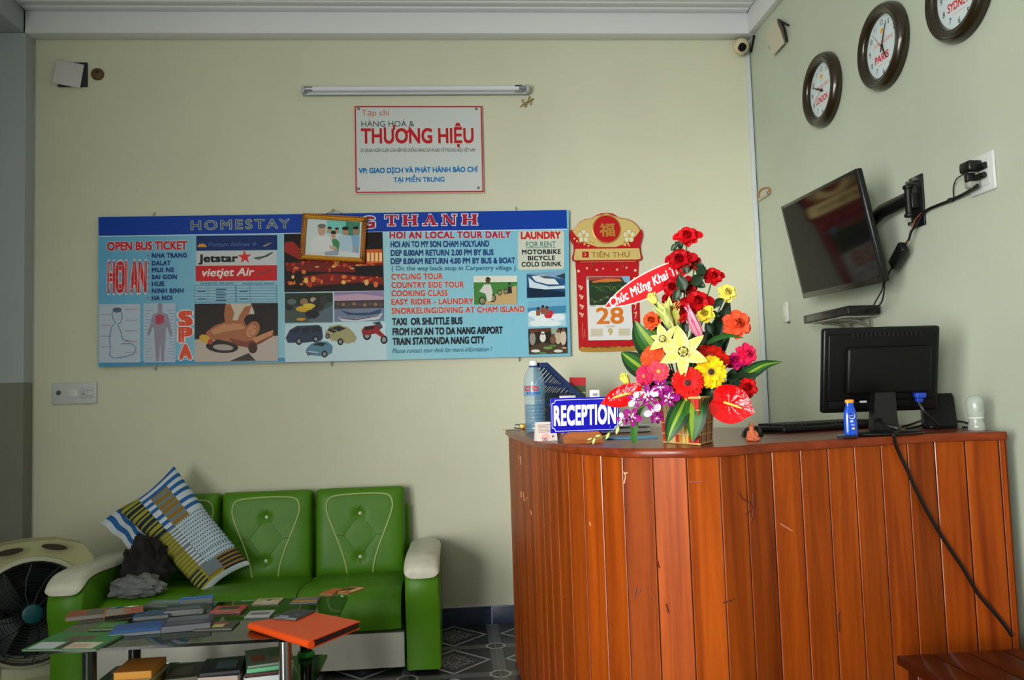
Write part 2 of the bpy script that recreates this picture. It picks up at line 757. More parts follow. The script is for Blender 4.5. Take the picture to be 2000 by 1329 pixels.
def serif(letter, u0, v0, u1, v1, m, g=0.0):
    """one slab-serif capital between two corners (v0 top, v1 bottom), g pixels fatter"""
    w, h = u1 - u0, v1 - v0
    st, sf = w * .26, h * .14

    def B(a, b, c, d):
        pb.P([(u0 + a - g, v0 + b - g), (u0 + c + g, v0 + b - g), (u0 + c + g, v0 + d + g), (u0 + a - g, v0 + d + g)], m)

    def Q(*pts):
        cx, cy = sum(p[0] for p in pts) / len(pts), sum(p[1] for p in pts) / len(pts)
        out = []
        for x, y in pts:
            l = math.hypot(x - cx, y - cy) or 1
            out.append((u0 + x + (x - cx) / l * g * 1.3, v0 + y + (y - cy) / l * g * 1.3))
        pb.P(out, m)
    if letter == 'T':
        B(0, 0, w, sf)
        B(0, 0, sf, h * .34)
        B(w - sf, 0, w, h * .34)
        B(w / 2 - st / 2, 0, w / 2 + st / 2, h)
        B(w * .22, h - sf, w * .78, h)
    elif letter == 'H':
        for a in (0.06, 0.68):
            B(w * a, 0, w * (a + .26), h)
            B(w * (a - .06), 0, w * (a + .32), sf)
            B(w * (a - .06), h - sf, w * (a + .32), h)
        B(w * .2, h * .42, w * .8, h * .57)
    elif letter == 'A':
        Q((w * .42, 0), (w * .62, 0), (w * .95, h), (w * .66, h))
        Q((w * .42, 0), (w * .55, h * .12), (w * .20, h), (w * .08, h))
        B(w * .26, h * .60, w * .74, h * .72)
        B(0, h - sf, w * .34, h)
        B(w * .58, h - sf, w, h)
    elif letter == 'N':
        B(w * .10, 0, w * .22, h)
        B(w * .78, 0, w * .90, h)
        Q((w * .04, 0), (w * .32, 0), (w * .90, h), (w * .66, h))
        B(0, h - sf, w * .32, h)
        B(w * .68, 0, w, sf)
        B(0, 0, w * .3, sf * .8)


RED_T = ink(178, 26, 58)
HALO = ink(214, 232, 242)
pb.Tx('G', 705, 445, 731, 444.6, 21, RED_T, 0.05, halo=HALO, halo_w=0.05)
for ch, a, b in (('T', 751.5, 778), ('H', 786, 815.5), ('A', 825.5, 854), ('N', 863, 892), ('H', 902, 932.5)):
    dv = (a - 751) * -0.012
    serif(ch, a, 420.5 + dv, b, 441.3 + dv, HALO, 1.5)
    serif(ch, a, 420.5 + dv, b, 441.3 + dv, RED_T)
# left column
RED = ink(206, 34, 46)
DKB = ink(22, 58, 128)
PALEH = ink(214, 222, 230)
pb.Tx('OPEN BUS TICKET', 210, 489.3, 365, 487, 15.5, RED, 0.06, halo=PALEH, halo_w=0.035)
for s, u1, v in (('NHA TRANG', 364.5, 503.6), ('DALAT', 333, 518.6), ('MUI NE', 340, 532), ('SAI GON', 345, 545.6), ('HUE', 320.5, 559.2), ('NINH BINH', 358, 572.6), ('HA NOI', 336, 586.6)):
    pb.Tx(s, 297, v, u1, v - .6, 8.3, DKB, 0.075, spacing=1.1)
    pb.E(290, v - 4, 1.6, 1.6, RED, n=8)
pb.Tx('HOI AN', 211, 568.5, 285.5, 567.5, 53.5, RED, 0.085, halo=PALEH, halo_w=0.03)
for k in range(12):
    pb.R(213 + k * 6.1, 517, 214.1 + k * 6.1, 566, ink(226, 178, 178))
for s, v in (('S', 635.5), ('P', 667), ('A', 701)):
    pb.Tx(s, 351.5, v, 373.5, v - .5, 26, ink(232, 76, 44), 0.08, halo=ink(238, 226, 220), halo_w=0.045)
# carriers' strips
pb.R(383.5, 461, 541.5, 490, ink(16, 44, 110), .01)
pb.P([(387, 483)] + [(395 + 9 * math.cos(math.radians(a)), 483 - (8.5 if i % 2 == 0 else 5) * math.sin(math.radians(a))) for i, a in enumerate(range(180, -1, -15))], ink(224, 160, 40))
pb.Tx('Vietnam Airlines', 406, 482, 487, 481, 8.5, ink(74, 112, 172), 0.01)
pb.E(497, 477, 4, 3.5, ink(60, 96, 160))
pb.P([(512, 481), (528, 474), (531, 475), (518, 482)], ink(150, 150, 130))
pb.R(383.5, 491, 541, 519.5, ink(206, 208, 212), .008)
pb.Tx('Jetstar', 388.5, 512, 464, 511, 14, ink(22, 24, 28), 0.055)
pb.P([(478 + (14 if i % 2 == 0 else 5.6) * math.sin(math.pi * i / 5 - .06), 502.5 - (14 if i % 2 == 0 else 5.6) * math.cos(math.pi * i / 5 - .06)) for i in range(10)], ink(222, 48, 40))
pb.P([(494, 504), (516, 500), (530, 493), (535, 493), (522, 502), (500, 507)], ink(58, 84, 80))
pb.P([(508, 502), (520, 502), (503, 509)], ink(90, 110, 106))
pb.R(382.5, 519.5, 541, 549.5, ink(212, 28, 34), .008)
pb.Tx('vietjet Air', 395, 540, 496.5, 538.5, 15, ink(240, 226, 226), 0.03, shear=0.2)
pb.P([(500, 535), (520, 530), (530, 525), (535, 525), (524, 532), (504, 538)], ink(150, 60, 56))
# fare tables
for u0, u1, n in ((380, 460.5, 6), (462, 541, 6)):
    pb.R(u0, 552, u1, 590, ink(150, 196, 216), .006)
    pb.Tx('DOMESTIC AIRLINES' if u0 < 400 else 'INTERNATIONAL AIRLINES', u0 + 12, 556, u1 - 5, 555.5, 3.2, ink(40, 80, 140), 0.03)
    for k in range(n + 1):
        pb.R(u0, 557.5 + k * 5.4, u1, 558.3 + k * 5.4, ink(60, 104, 150), .006)
    for uu in (u0, u0 + 26, u1 - .8):
        pb.R(uu, 557.5, uu + .8, 590, ink(60, 104, 150))
    for k in range(n - 1):
        if u0 < 400:
            pb.R(u0 + 42, 564.5 + k * 5.4, u0 + 62 - 3 * (k % 2), 566.5 + k * 5.4, ink(44, 74, 120))
    for k in (1, 4):
        pb.R(u0 + 6, 563.5 + k * 5, u0 + 22, 565.4 + k * 5, ink(44, 74, 120))
# acupuncture charts
INK_L = ink(96, 118, 156)
pb.R(193.5, 594.5, 274, 709, ink(186, 202, 220), .006)
pb.L([(224, 605), (219, 612), (220, 622), (226, 630), (218, 640), (214, 660), (216, 680), (214, 694), (222, 700), (246, 697), (262, 692), (266, 680), (258, 672), (236, 672)], 1.5, INK_L)
pb.L([(224, 605), (232, 604), (238, 612), (239, 622), (236, 630), (230, 634), (236, 648), (240, 664), (262, 668)], 1.5, INK_L)
pb.E(229, 606, 9, 5, ink(92, 100, 128))
for k in range(9):
    pb.R(245 - (k % 2) * 48, 604 + k * 10.5, 268 - (k % 2) * 50, 605.2 + k * 10.5, ink(150, 130, 150) if k % 3 else ink(196, 120, 130))
pb.R(280.5, 593, 343, 708.5, ink(178, 196, 216), .006)
BODY = ink(150, 146, 166)
pb.E(313, 599, 5, 7, BODY)
pb.P([(309, 604), (317, 604), (318, 611), (328, 615), (332, 632), (337, 652), (333, 659), (327, 640), (324, 640), (324, 662), (321, 690), (321, 706), (315, 706), (313.5, 670), (311, 706), (305, 706), (304, 690), (302, 662), (301, 640), (298, 640), (292, 658), (288, 652), (294, 632), (298, 615), (308, 611)], BODY)
pb.P([(304, 618), (312, 614), (320, 617), (321, 630), (313, 634), (304, 633)], ink(190, 62, 84))
for k in range(16):
    pb.R(284, 606 + k * 6.2, 297 - 4 * (k % 3), 606.8 + k * 6.2, ink(120, 138, 168))
    pb.R(327 + 3 * (k % 3), 606 + k * 6.2, 341, 606.8 + k * 6.2, ink(120, 138, 168))
# massage picture
SKIN, SKIN_D, SKIN_L = ink(176, 106, 66), ink(132, 68, 40), ink(206, 142, 98)
pb.R(380.5, 594, 543, 707.5, ink(34, 20, 14), .012)
pb.P([(380.5, 664), (410, 660), (440, 676), (500, 660), (543, 656), (543, 705.5), (380.5, 707.5)], ink(196, 182, 172))
pb.P([(442, 593.5), (490, 593), (497, 610), (492, 640), (452, 640), (440, 612)], ink(206, 198, 178))
pb.P([(402, 650), (420, 636), (450, 626), (478, 626), (494, 640), (500, 660), (478, 676), (452, 670), (430, 664), (408, 664)], SKIN)
pb.P([(412, 646), (440, 632), (470, 632), (480, 642), (440, 648), (418, 654)], SKIN_L)
pb.P([(440, 596), (450, 594), (458, 612), (452, 634), (440, 634), (438, 616)], SKIN)
pb.P([(478, 600), (492, 596), (486, 614), (472, 632), (462, 634), (468, 616)], SKIN)
pb.P([(448, 660), (478, 668), (500, 664), (534, 646), (535, 656), (508, 672), (486, 680), (456, 674)], SKIN_D)
pb.P([(492, 662), (520, 650), (534, 645), (532, 655), (500, 670)], SKIN_L)
pb.E(497, 630, 21, 15, ink(26, 18, 16), 24)
pb.E(494, 644, 13, 17, SKIN, 28)
pb.E(491, 647, 9, 13, SKIN_L, 28)
pb.L([(486, 646), (491, 649)], 1.2, SKIN_D)
pb.L([(494, 640), (500, 643)], 1.2, SKIN_D)
pb.L([(488, 655), (494, 656)], 1.6, ink(160, 60, 50))
pb.E(434, 678, 32, 12, ink(40, 26, 20), 4)
pb.E(436, 679, 20, 6, ink(178, 166, 158), 4)
pb.E(494, 680, 9, 11, ink(70, 38, 26))
pb.E(400, 662, 11, 8, ink(222, 170, 52), 20)
pb.E(411, 668, 5, 5, ink(186, 60, 34))
pb.P([(448, 706), (486, 690), (500, 705)], ink(60, 50, 46))
# night river picture
pb.P([(555, 457.5), (747, 453.5), (750, 568), (555.5, 571)], ink(26, 12, 10))
pb.P([(556, 474), (572, 472), (588, 488), (590, 510), (556, 492)], ink(168, 42, 26))
pb.P([(556, 515), (600, 510), (690, 508), (748, 490), (749, 520), (690, 532), (560, 530)], ink(124, 26, 16))
pb.P([(590, 540), (640, 534), (748, 542), (749, 556), (700, 552), (600, 560)], ink(132, 30, 18))
rng = random.Random(4)
for k in range(58):
    u, v = rng.uniform(560, 744), rng.choice((rng.uniform(508, 532), rng.uniform(538, 556), rng.uniform(510, 528)))
    pb.E(u, v, rng.uniform(1.5, 5.5), rng.uniform(1.2, 4.5), rng.choice((ink(232, 120, 46), ink(244, 186, 92), ink(206, 52, 28), ink(214, 84, 34))), n=8)
pb.P([(714, 488), (746, 487), (747, 514), (716, 515)], ink(208, 96, 32))
for k in range(4):
    pb.R(717 + k * 8, 494, 722 + k * 8, 511, ink(252, 214, 150))
pb.P([(690, 521), (748, 518), (749, 540), (700, 540)], ink(20, 12, 12))
for u, v, c in ((598, 548, (240, 190, 80)), (612, 546, (236, 150, 60)), (606, 556, (206, 56, 30)), (716, 552, (240, 180, 110)), (734, 556, (226, 110, 60))):
    pb.E(u, v, 4.5, 6, ink(*c), n=10)
# motorbike tour
pb.R(556.5, 573, 650, 631, ink(66, 84, 78), .008)
pb.P([(557, 574), (650, 572), (650, 590), (557, 600)], ink(40, 52, 36))
pb.P([(610, 618), (650, 596), (650, 630), (600, 630)], ink(92, 108, 122))
for u, v, ru, rv, c in ((570, 590, 9, 6, (96, 112, 112)), (565, 602, 8, 5, (36, 40, 44)), (594, 590, 8, 7, (150, 120, 90)), (612, 586, 6, 5, (190, 160, 140)), (622, 596, 12, 12, (44, 42, 40)), (594, 604, 16, 6, (214, 172, 34)), (604, 598, 12, 5, (226, 190, 60)), (610, 614, 14, 9, (30, 32, 34)), (632, 588, 8, 9, (58, 56, 58)), (588, 624, 9, 3, (206, 150, 40))):
    pb.E(u, v, ru, rv, ink(*c), n=12)
# boats at dusk
pb.P([(653, 571), (749, 569), (750, 586), (653, 590)], ink(150, 128, 172))
pb.P([(653, 578), (700, 574), (749, 580), (750, 588), (653, 590)], ink(196, 162, 186))
pb.P([(653, 588), (750, 586), (750, 603), (653, 606)], ink(74, 64, 66))
pb.P([(653, 604), (750, 602), (750, 627), (653, 629)], ink(118, 132, 158))
for k in range(9):
    pb.E(660 + k * 10.5, 594 + (k % 3), 4, 3.4, ink(146, 118, 88) if k % 2 else ink(92, 78, 76), n=8)
pb.P([(664, 606), (690, 612), (722, 611), (746, 603), (742, 613), (716, 617), (680, 616)], ink(52, 74, 112))
pb.P([(660, 620), (690, 624), (726, 620), (748, 612), (740, 624), (704, 628), (668, 628)], ink(206, 208, 216))
pb.L([(664, 622), (696, 625), (740, 617)], 1.6, ink(86, 60, 80))
# vehicles
pb.P([(557, 634), (754, 629), (756, 703), (557, 708)], ink(196, 222, 230))


def car(pts, body, glass_pts, wheels):
    pb.P(pts, body)
    for g_ in glass_pts:
        pb.P(g_, ink(30, 38, 46))
    for u, v, r in wheels:
        pb.E(u, v, r, r * 1.15, ink(20, 20, 22), n=14)
        pb.E(u, v, r * .55, r * .65, ink(140, 146, 150), n=10)


car([(558, 660), (566, 645), (580, 637), (622, 635), (629, 640), (631, 660), (627, 666), (594, 670), (562, 670)], ink(44, 58, 84),
    [[(568, 648), (582, 640), (588, 641), (580, 651)], [(590, 641), (606, 639), (606, 650), (588, 652)], [(609, 639), (624, 639), (626, 648), (609, 650)]], [(584, 667, 6.5), (617, 663, 6)])
car([(635, 650), (644, 638), (662, 634), (680, 640), (692, 651), (697, 660), (694, 668), (680, 672), (650, 666), (637, 658)], ink(166, 160, 116),
    [[(645, 641), (662, 637), (676, 642), (662, 648)], [(640, 646), (644, 641), (658, 648), (652, 651)]], [(665, 668, 6), (640, 657, 4.5)])
car([(598, 682), (608, 672), (622, 667), (640, 668), (650, 676), (649, 690), (636, 697), (604, 694), (597, 689)], ink(88, 136, 160),
    [[(610, 674), (622, 669), (638, 671), (630, 677)]], [(634, 692, 6), (603, 691, 3.5)])
pb.L([(602, 687), (622, 689)], 2, ink(190, 206, 212))
# scooter
pb.E(717, 656, 8, 9, ink(26, 26, 28))
pb.E(717, 656, 4.5, 5, ink(150, 150, 150))
pb.E(750, 664, 7, 8.5, ink(26, 26, 28))
pb.E(750, 664, 4, 5, ink(150, 150, 150))
pb.P([(706, 646), (712, 638), (730, 636), (738, 630), (744, 634), (742, 646), (752, 656), (746, 660), (734, 652), (720, 655), (708, 654)], ink(150, 30, 36))
pb.P([(712, 640), (730, 636), (732, 642), (714, 646)], ink(26, 24, 26))
pb.P([(732, 630), (742, 628), (748, 640), (742, 644)], ink(66, 70, 74))
pb.L([(728, 631), (740, 633)], 2, ink(40, 40, 44))
# tour text
CRIM, NAVT, ORR, BLK, TEAL = ink(184, 22, 66), ink(24, 66, 126), ink(206, 62, 40), ink(24, 28, 38), ink(28, 96, 130)
HW = ink(214, 228, 230)
pb.Tx('HOI AN LOCAL TOUR DAILY', 761.5, 466, 997, 464.6, 12.3, CRIM, 0.06, halo=HW, halo_w=0.03, spacing=1.1)
pb.Tx('HOI AN TO MY SON CHAM HOLYLAND', 763.3, 483.4, 955, 481.8, 11.3, NAVT, 0.05)
pb.Tx('DEP 8.00AM RETURN 2.00 PM BY BUS', 763.6, 499.8, 963.7, 498.5, 10.8, NAVT, 0.05)
pb.Tx('DEP 8.00AM RETURN 4.00 PM BY BUS & BOAT', 763.6, 516.1, 1006, 514.3, 10.8, NAVT, 0.05)
pb.Tx('( On the way back stop in Carpentry village )', 765, 528.8, 1006.8, 527.6, 8.8, TEAL, 0.012)
for s, u1, v0, v1 in (('CYCLING TOUR', 864, 546.6, 545.4), ('COUNTRY SIDE TOUR', 905.6, 562.8, 561.6), ('COOKING CLASS', 874, 579, 578), ('EASY RIDER - LAUNDRY', 924, 595.5, 594)):
    pb.Tx(s, 764.8, v0, u1, v1, 11, ORR, 0.045, halo=HW, halo_w=0.03, spacing=1.06)
pb.Tx('SNORKELING/DIVING AT CHAM ISLAND', 765.4, 613.4, 1024, 609.4, 11.2, ORR, 0.045, halo=HW, halo_w=0.03, spacing=1.05)
pb.Tx('TAXI  OR SHUTTLE BUS', 766.2, 635.2, 903, 633.2, 13, BLK, 0.055)
pb.Tx('FROM HOI AN TO DA NANG AIRPORT', 767.2, 654.9, 981.6, 651.5, 13, BLK, 0.055)
pb.Tx('TRAIN STATION/DA NANG CITY', 767.2, 674.1, 945.8, 670.5, 13, BLK, 0.055)
pb.Tx('Please contact tour desk for more information !', 766.2, 690.2, 961, 686.3, 9, TEAL, 0.0, shear=0.35)
# laundry box
bx = []
for cu, cv, a0 in ((1096, 456.5, 270), (1096, 520.5, 0), (1017.5, 522, 90), (1017.5, 458, 180)):
    for k in range(5):
        a = math.radians(a0 + k * 22.5)
        bx.append((cu + 6 * math.cos(a), cv + 6 * math.sin(a)))
pb.P(bx, ink(206, 212, 196))
pb.Tx('LAUNDRY', 1018, 466.8, 1094.6, 466, 13, ink(204, 30, 34), 0.065)
pb.Tx('FOR RENT', 1028, 482.6, 1085.4, 482, 10, ink(22, 118, 112), 0.01)
pb.R(1028, 484, 1085, 485, ink(22, 118, 112), .008)
pb.Tx('MOTORBIKE', 1020, 497, 1094.6, 496, 8.5, BLK, 0.05, spacing=1.1)
pb.Tx('BICYCLE', 1031.5, 509, 1083.5, 508.3, 8.5, BLK, 0.05, spacing=1.1)
pb.Tx('COLD DRINK', 1019, 521.2, 1096, 520, 8.5, BLK, 0.05, spacing=1.1)
# cycling picture
pb.R(925, 539.5, 1010, 595.5, ink(226, 226, 214), .006)
pb.P([(925, 552), (1010, 551), (1010, 594.8), (926, 595.5)], ink(70, 132, 60))
pb.P([(935, 595), (985, 566), (1009, 558), (1009.5, 594.8)], ink(200, 170, 118))
for u, v, r in ((942, 588, 7), (962, 583, 7), (976, 572, 5), (988, 570, 5)):
    pb.E(u, v, r, r * 1.15, ink(44, 44, 44), n=12)
    pb.E(u, v, r * .7, r * .8, ink(140, 140, 100), n=12)
pb.P([(946, 556), (958, 556), (962, 570), (960, 588), (952, 588), (948, 574), (936, 570)], ink(216, 216, 210))
pb.E(953, 548, 5, 5.5, ink(92, 62, 50))
pb.P([(947, 545), (953, 541), (960, 546)], ink(40, 40, 40))
pb.P([(991, 560), (999, 560), (1000, 573), (992, 574)], ink(40, 44, 44))
pb.E(995, 555, 3, 3, ink(60, 46, 40), n=8)
# speedboat
pb.P([(1028.5, 534), (1103, 529), (1103.6, 580), (1029, 582.5)], ink(34, 84, 130))
pb.P([(1028.5, 534), (1103, 529), (1103, 546), (1070, 540), (1029, 536)], ink(126, 166, 196))
pb.P([(1085, 540), (1103, 534), (1103, 546)], ink(40, 66, 84))
pb.P([(1038, 540), (1060, 538), (1084, 546), (1092, 556), (1070, 556), (1046, 550)], ink(224, 230, 234))
pb.P([(1052, 539), (1070, 540), (1080, 545), (1062, 544)], ink(70, 84, 100))
pb.P([(1032, 542), (1044, 552), (1072, 560), (1103, 558), (1103, 564), (1060, 566), (1034, 562)], ink(206, 226, 236))
pb.P([(1029, 562), (1103, 570), (1103.6, 580), (1029, 582.5)], ink(14, 40, 66))
# water scooter
pb.P([(1030, 589), (1104.5, 585), (1105.5, 637), (1031, 639)], ink(176, 212, 226))
pb.P([(1030, 589), (1104.5, 585), (1104.8, 598), (1030, 604)], ink(120, 182, 212))
pb.P([(1030, 602), (1105, 597), (1105, 612), (1031, 616)], ink(64, 136, 178))
for u, v, ru, rv in ((1044, 614, 13, 7), (1060, 622, 17, 8), (1090, 620, 13, 7), (1074, 632, 22, 6), (1048, 632, 14, 6)):
    pb.E(u, v, ru, rv, ink(226, 238, 242))
pb.P([(1062, 616), (1076, 606), (1082, 610), (1076, 622), (1066, 622)], ink(206, 36, 60))
for u, v in ((1051, 606), (1060, 602), (1068, 604)):
    pb.P([(u - 4, v), (u + 4, v), (u + 4, v + 11), (u - 4, v + 11)], ink(150, 84, 60))
    pb.E(u, v - 3, 3, 3.2, ink(60, 40, 36), n=8)
# cooking class
pb.P([(1031.5, 643), (1107.5, 640), (1108.5, 690.5), (1033, 693)], ink(44, 38, 32))
pb.P([(1034, 642.5), (1076, 641), (1076, 648), (1034, 650)], ink(96, 52, 40))
pb.P([(1076, 641), (1090, 640.6), (1090, 664), (1078, 666)], ink(150, 170, 150))
for u, v, rv, c in ((1060, 660, 9, (222, 222, 216)), (1040, 662, 13, (150, 146, 136)), (1090, 660, 13, (196, 176, 150)), (1100, 660, 15, (206, 192, 172)), (1080, 664, 8, (120, 90, 70))):
    pb.E(u, v, 6, rv, ink(*c), n=12)
    pb.E(u, v - rv, 3.4, 3.8, ink(108, 72, 54), n=10)
pb.E(1060, 650, 3.4, 2, ink(230, 230, 226), n=10)
pb.P([(1033, 680), (1056, 670), (1100, 674), (1108, 684), (1108.5, 690.5), (1033, 693)], ink(80, 64, 46))
for u, v, ru, rv, c in ((1046, 686, 9, 3, (226, 226, 218)), (1070, 680, 9, 3, (112, 150, 74)), (1090, 686, 9, 3, (216, 214, 204)), (1080, 676, 6, 2, (86, 132, 60)), (1060, 690, 8, 2, (90, 130, 70)), (1102, 680, 5, 2, (204, 150, 120))):
    pb.E(u, v, ru, rv, ink(*c), n=12)

board = thing('tour_board', 'long blue homestay tour board with printed tour list and pictures on the cream wall', 'sign', board_X)
pb.build('panel', board)
for u, v, up in ((298, 421, 1), (648, 414, 1), (1008, 410, 1), (300, 715, -1), (646, 707, -1), (1014, 698, -1)):
    mb = MB()
    x_, y_ = bp(u, v)
    mb.tube([(x_, y_ - .004 * up, 0.012), (x_, y_ + .010 * up, 0.012), (x_ + .004, y_ + .016 * up, 0.008), (x_ + .001, y_ + .021 * up, -0.004)], 0.0022, STEEL, 6)
    mb.build('hook', board)

# ------------------------------------------------------------------ gold framed photograph hung over the board
fq = [at_y(590, 416, -0.06), at_y(717, 424, -0.06), at_y(711, 513, -0.06), at_y(584, 506, -0.06)]
fc = sum(fq, Vector()) / 4
fx = (fq[1] - fq[0] + fq[2] - fq[3])
fy = (fq[0] - fq[3] + fq[1] - fq[2])
fw, fh = fx.length / 2, fy.length / 2
FX = frame((fc.x, -0.0338, fc.z), (fx.x, 0, fx.z), (fy.x, 0, fy.z))
pic = thing('framed_photograph', 'small gold framed photograph of people in pale shirts hanging tilted over the tour board', 'picture', FX)
GOLD, GOLD_D = M((230, 172, 62), 0.35, metal=0.2), M((176, 104, 34), 0.4, metal=0.15)
mb = MB()
bw = 0.026
for sx, sy, w_, h_ in ((0, 1, fw, bw), (0, -1, fw, bw), (1, 0, bw, fh - 2 * bw), (-1, 0, bw, fh - 2 * bw)):
    cx, cy = sx * (fw / 2 - bw / 2), sy * (fh / 2 - bw / 2)
    mb.box((cx, cy, 0.009), (w_, h_, 0.017), GOLD_D, 0.003)
for r_, rad, mt in ((0.004, 0.0065, GOLD_D), (0.013, 0.0062, GOLD), (0.0215, 0.0035, GOLD)):
    a, b = fw / 2 - r_, fh / 2 - r_
    mb.tube([(-a, -b, 0.018), (a, -b, 0.018), (a, b, 0.018), (-a, b, 0.018)], rad, mt, 8, closed=True)
a, b = fw / 2 - 0.004, fh / 2 - 0.004
per = [(-a + 2 * a * k / 22, sy * b) for k in range(23) for sy in (-1, 1)] + [(sx * a, -b + 2 * b * k / 15) for k in range(1, 15) for sx in (-1, 1)]
for px, py in per:
    mb.box((px, py, 0.0235), (0.005, 0.005, 0.006), GOLD, 0.0018)
mb.build('frame', pic)


def fpt(u, v):
    """photo pixel -> frame-local, measured on the picture plane"""
    p = at_y(u, v, -0.045) - Vector((fc.x, -0.045, fc.z))
    X_, Y_ = Vector((fx.x, 0, fx.z)).normalized(), Vector((fy.x, 0, fy.z)).normalized()
    return (p.dot(X_), p.dot(Y_))


pp = Print(fpt, 0.0102)
iw, ih = fw / 2 - bw + .002, fh / 2 - bw + .002
pp.prism([(-iw, -ih), (iw, -ih), (iw, ih), (-iw, ih)], 0.002, 0.0101, ink(206, 222, 220))


def FP(x0, y0):
    # coordinates of the 1899x1329 study crop of the picture -> photo pixels
    return (570 + x0 / 9.495, 400 + y0 / 9.493)


def fP(pts, c):
    pp.P([FP(*p) for p in pts], ink(*c))


def fE(x, y, rx, ry, c, rot=0):
    u, v = FP(x, y)
    pp.E(u, v, rx / 9.495, ry / 9.493, ink(*c), rot)


fP([(650, 290), (1000, 300), (1010, 560), (640, 540)], (120, 206, 196))
fP([(1000, 305), (1265, 330), (1250, 600), (1000, 560)], (60, 138, 108))
for x, y, s in ((700, 470, 40), (835, 480, 38)):
    fE(x, y, s, s * 1.35, (196, 150, 122))
    fE(x, y - s, s, s * .6, (40, 34, 34))
fP([(640, 560), (740, 530), (900, 540), (900, 700), (640, 700)], (206, 214, 216))
fP([(1090, 590), (1170, 545), (1258, 560), (1245, 930), (1100, 930)], (128, 176, 206))
fE(1185, 490, 50, 78, (176, 130, 106))
fE(1185, 432, 54, 30, (34, 30, 32))
fP([(740, 640), (820, 630), (890, 700), (870, 840), (770, 840)], (66, 140, 92))
fE(772, 570, 44, 66, (206, 160, 132))
fE(772, 515, 50, 34, (36, 30, 32))
fE(990, 500, 58, 84, (190, 140, 110))
fE(992, 440, 64, 36, (38, 34, 34))
fP([(860, 590), (960, 560), (1040, 565), (1110, 610), (1130, 800), (1100, 950), (880, 930), (890, 760)], (176, 204, 222))
fP([(1115, 760), (1150, 760), (1210, 860), (1180, 880)], (196, 150, 124))
fE(555, 470, 74, 108, (206, 160, 136))
fE(555, 395, 78, 44, (120, 112, 108))
fP([(350, 700), (420, 600), (560, 570), (680, 590), (760, 740), (740, 900), (560, 940), (360, 930)], (222, 224, 226))
fP([(690, 760), (800, 770), (860, 830), (720, 830)], (206, 166, 142))
fP([(240, 880), (900, 850), (1240, 900), (1240, 960), (240, 940)], (214, 216, 216))
fP([(600, 880), (880, 830), (860, 940), (620, 940)], (150, 164, 176))
pp.build('photo_print', pic)
mb = MB()
mb.tube([(-0.09, fh / 2 - 0.01, 0.004), (0.0, fh / 2 + 0.03, 0.002), (0.10, fh / 2 - 0.01, 0.004)], 0.0012, M((60, 60, 60)), 5)
mb.build('hanging_wire', pic)

# ------------------------------------------------------------------ magazine sign
so = at_y(818, 291, -0.012)
SX = on_back((so.x, 0.0, so.z))


def sp_(u, v):
    p = at_y(u, v, -0.016)
    return (p.x - so.x, p.z - so.z)


ps = Print(sp_, 0.0162)
q = [sp_(692, 206), sp_(941.5, 206), sp_(945.5, 376.5), sp_(694, 378.5)]
ps.prism(q, 0.006, 0.016, M((206, 214, 212), 0.12, coat=0.4), None, M((214, 196, 170), 0.2))
SR = ink(196, 34, 40)
for a, b in (((694, 208.5), (939.5, 208.5)), ((696, 376), (943.5, 374.3))):
    ps.L([a, b], 2.6, SR)
for a, b in (((693.8, 207.5), (695.8, 376.8)), ((939.8, 207.5), (943.6, 375))):
    ps.L([a, b], 2.6, SR)
ps.Tx('Tạp chí', 706.5, 225.7, 761, 225.4, 11.3, ink(206, 92, 50), 0.0)
ps.Tx('HÀNG HOÁ &', 706, 247.6, 809, 247, 10.8, ink(50, 58, 62), 0.0)
ps.Tx('THƯONG HIỆU', 706, 279.6, 924.5, 278.6, 28, ink(196, 32, 40), 0.04)
ps.P([(794, 256.5), (798.5, 253), (797, 248.5), (801, 248.5), (802.5, 253.5), (799, 258.5), (796, 260.5)], ink(196, 32, 40))
ps.Tx('CO QUAN NGÔN LUẬN CỦA HIỆP HỘI CHỐNG HÀNG GIẢ VÀ BẢO VỆ THƯONG HIỆU VIỆT NAM', 704, 297.2, 928, 296.4, 6.6, ink(60, 66, 70), 0.012)
ps.Tx('VP: GIAO DỊCH VÀ PHÁT HÀNH BÁO CHÍ', 701, 338.4, 933, 335.6, 9.6, ink(20, 124, 190), 0.06)
ps.Tx('TẠI MIỀN TRUNG', 769, 356, 868, 355, 9.2, ink(20, 124, 190), 0.045)
sign = thing('magazine_sign', 'white red-bordered sign with red and blue lettering below the fluorescent tube', 'sign', SX)
ps.build('panel', sign)
for u, v in ((700.5, 213), (930, 213), (700, 369), (934, 367)):
    x_, y_ = sp_(u, v)
    mb = MB()
    mb.lathe([(0.0078, 0.0), (0.0078, 0.019), (0.006, 0.0215), (0.002, 0.0222)], STEEL, 14, T(x_, y_, 0.0))
    mb.box((x_, y_, 0.0224), (0.008, 0.0014, 0.0008), M((60, 60, 60)))
    mb.build('screw', sign)

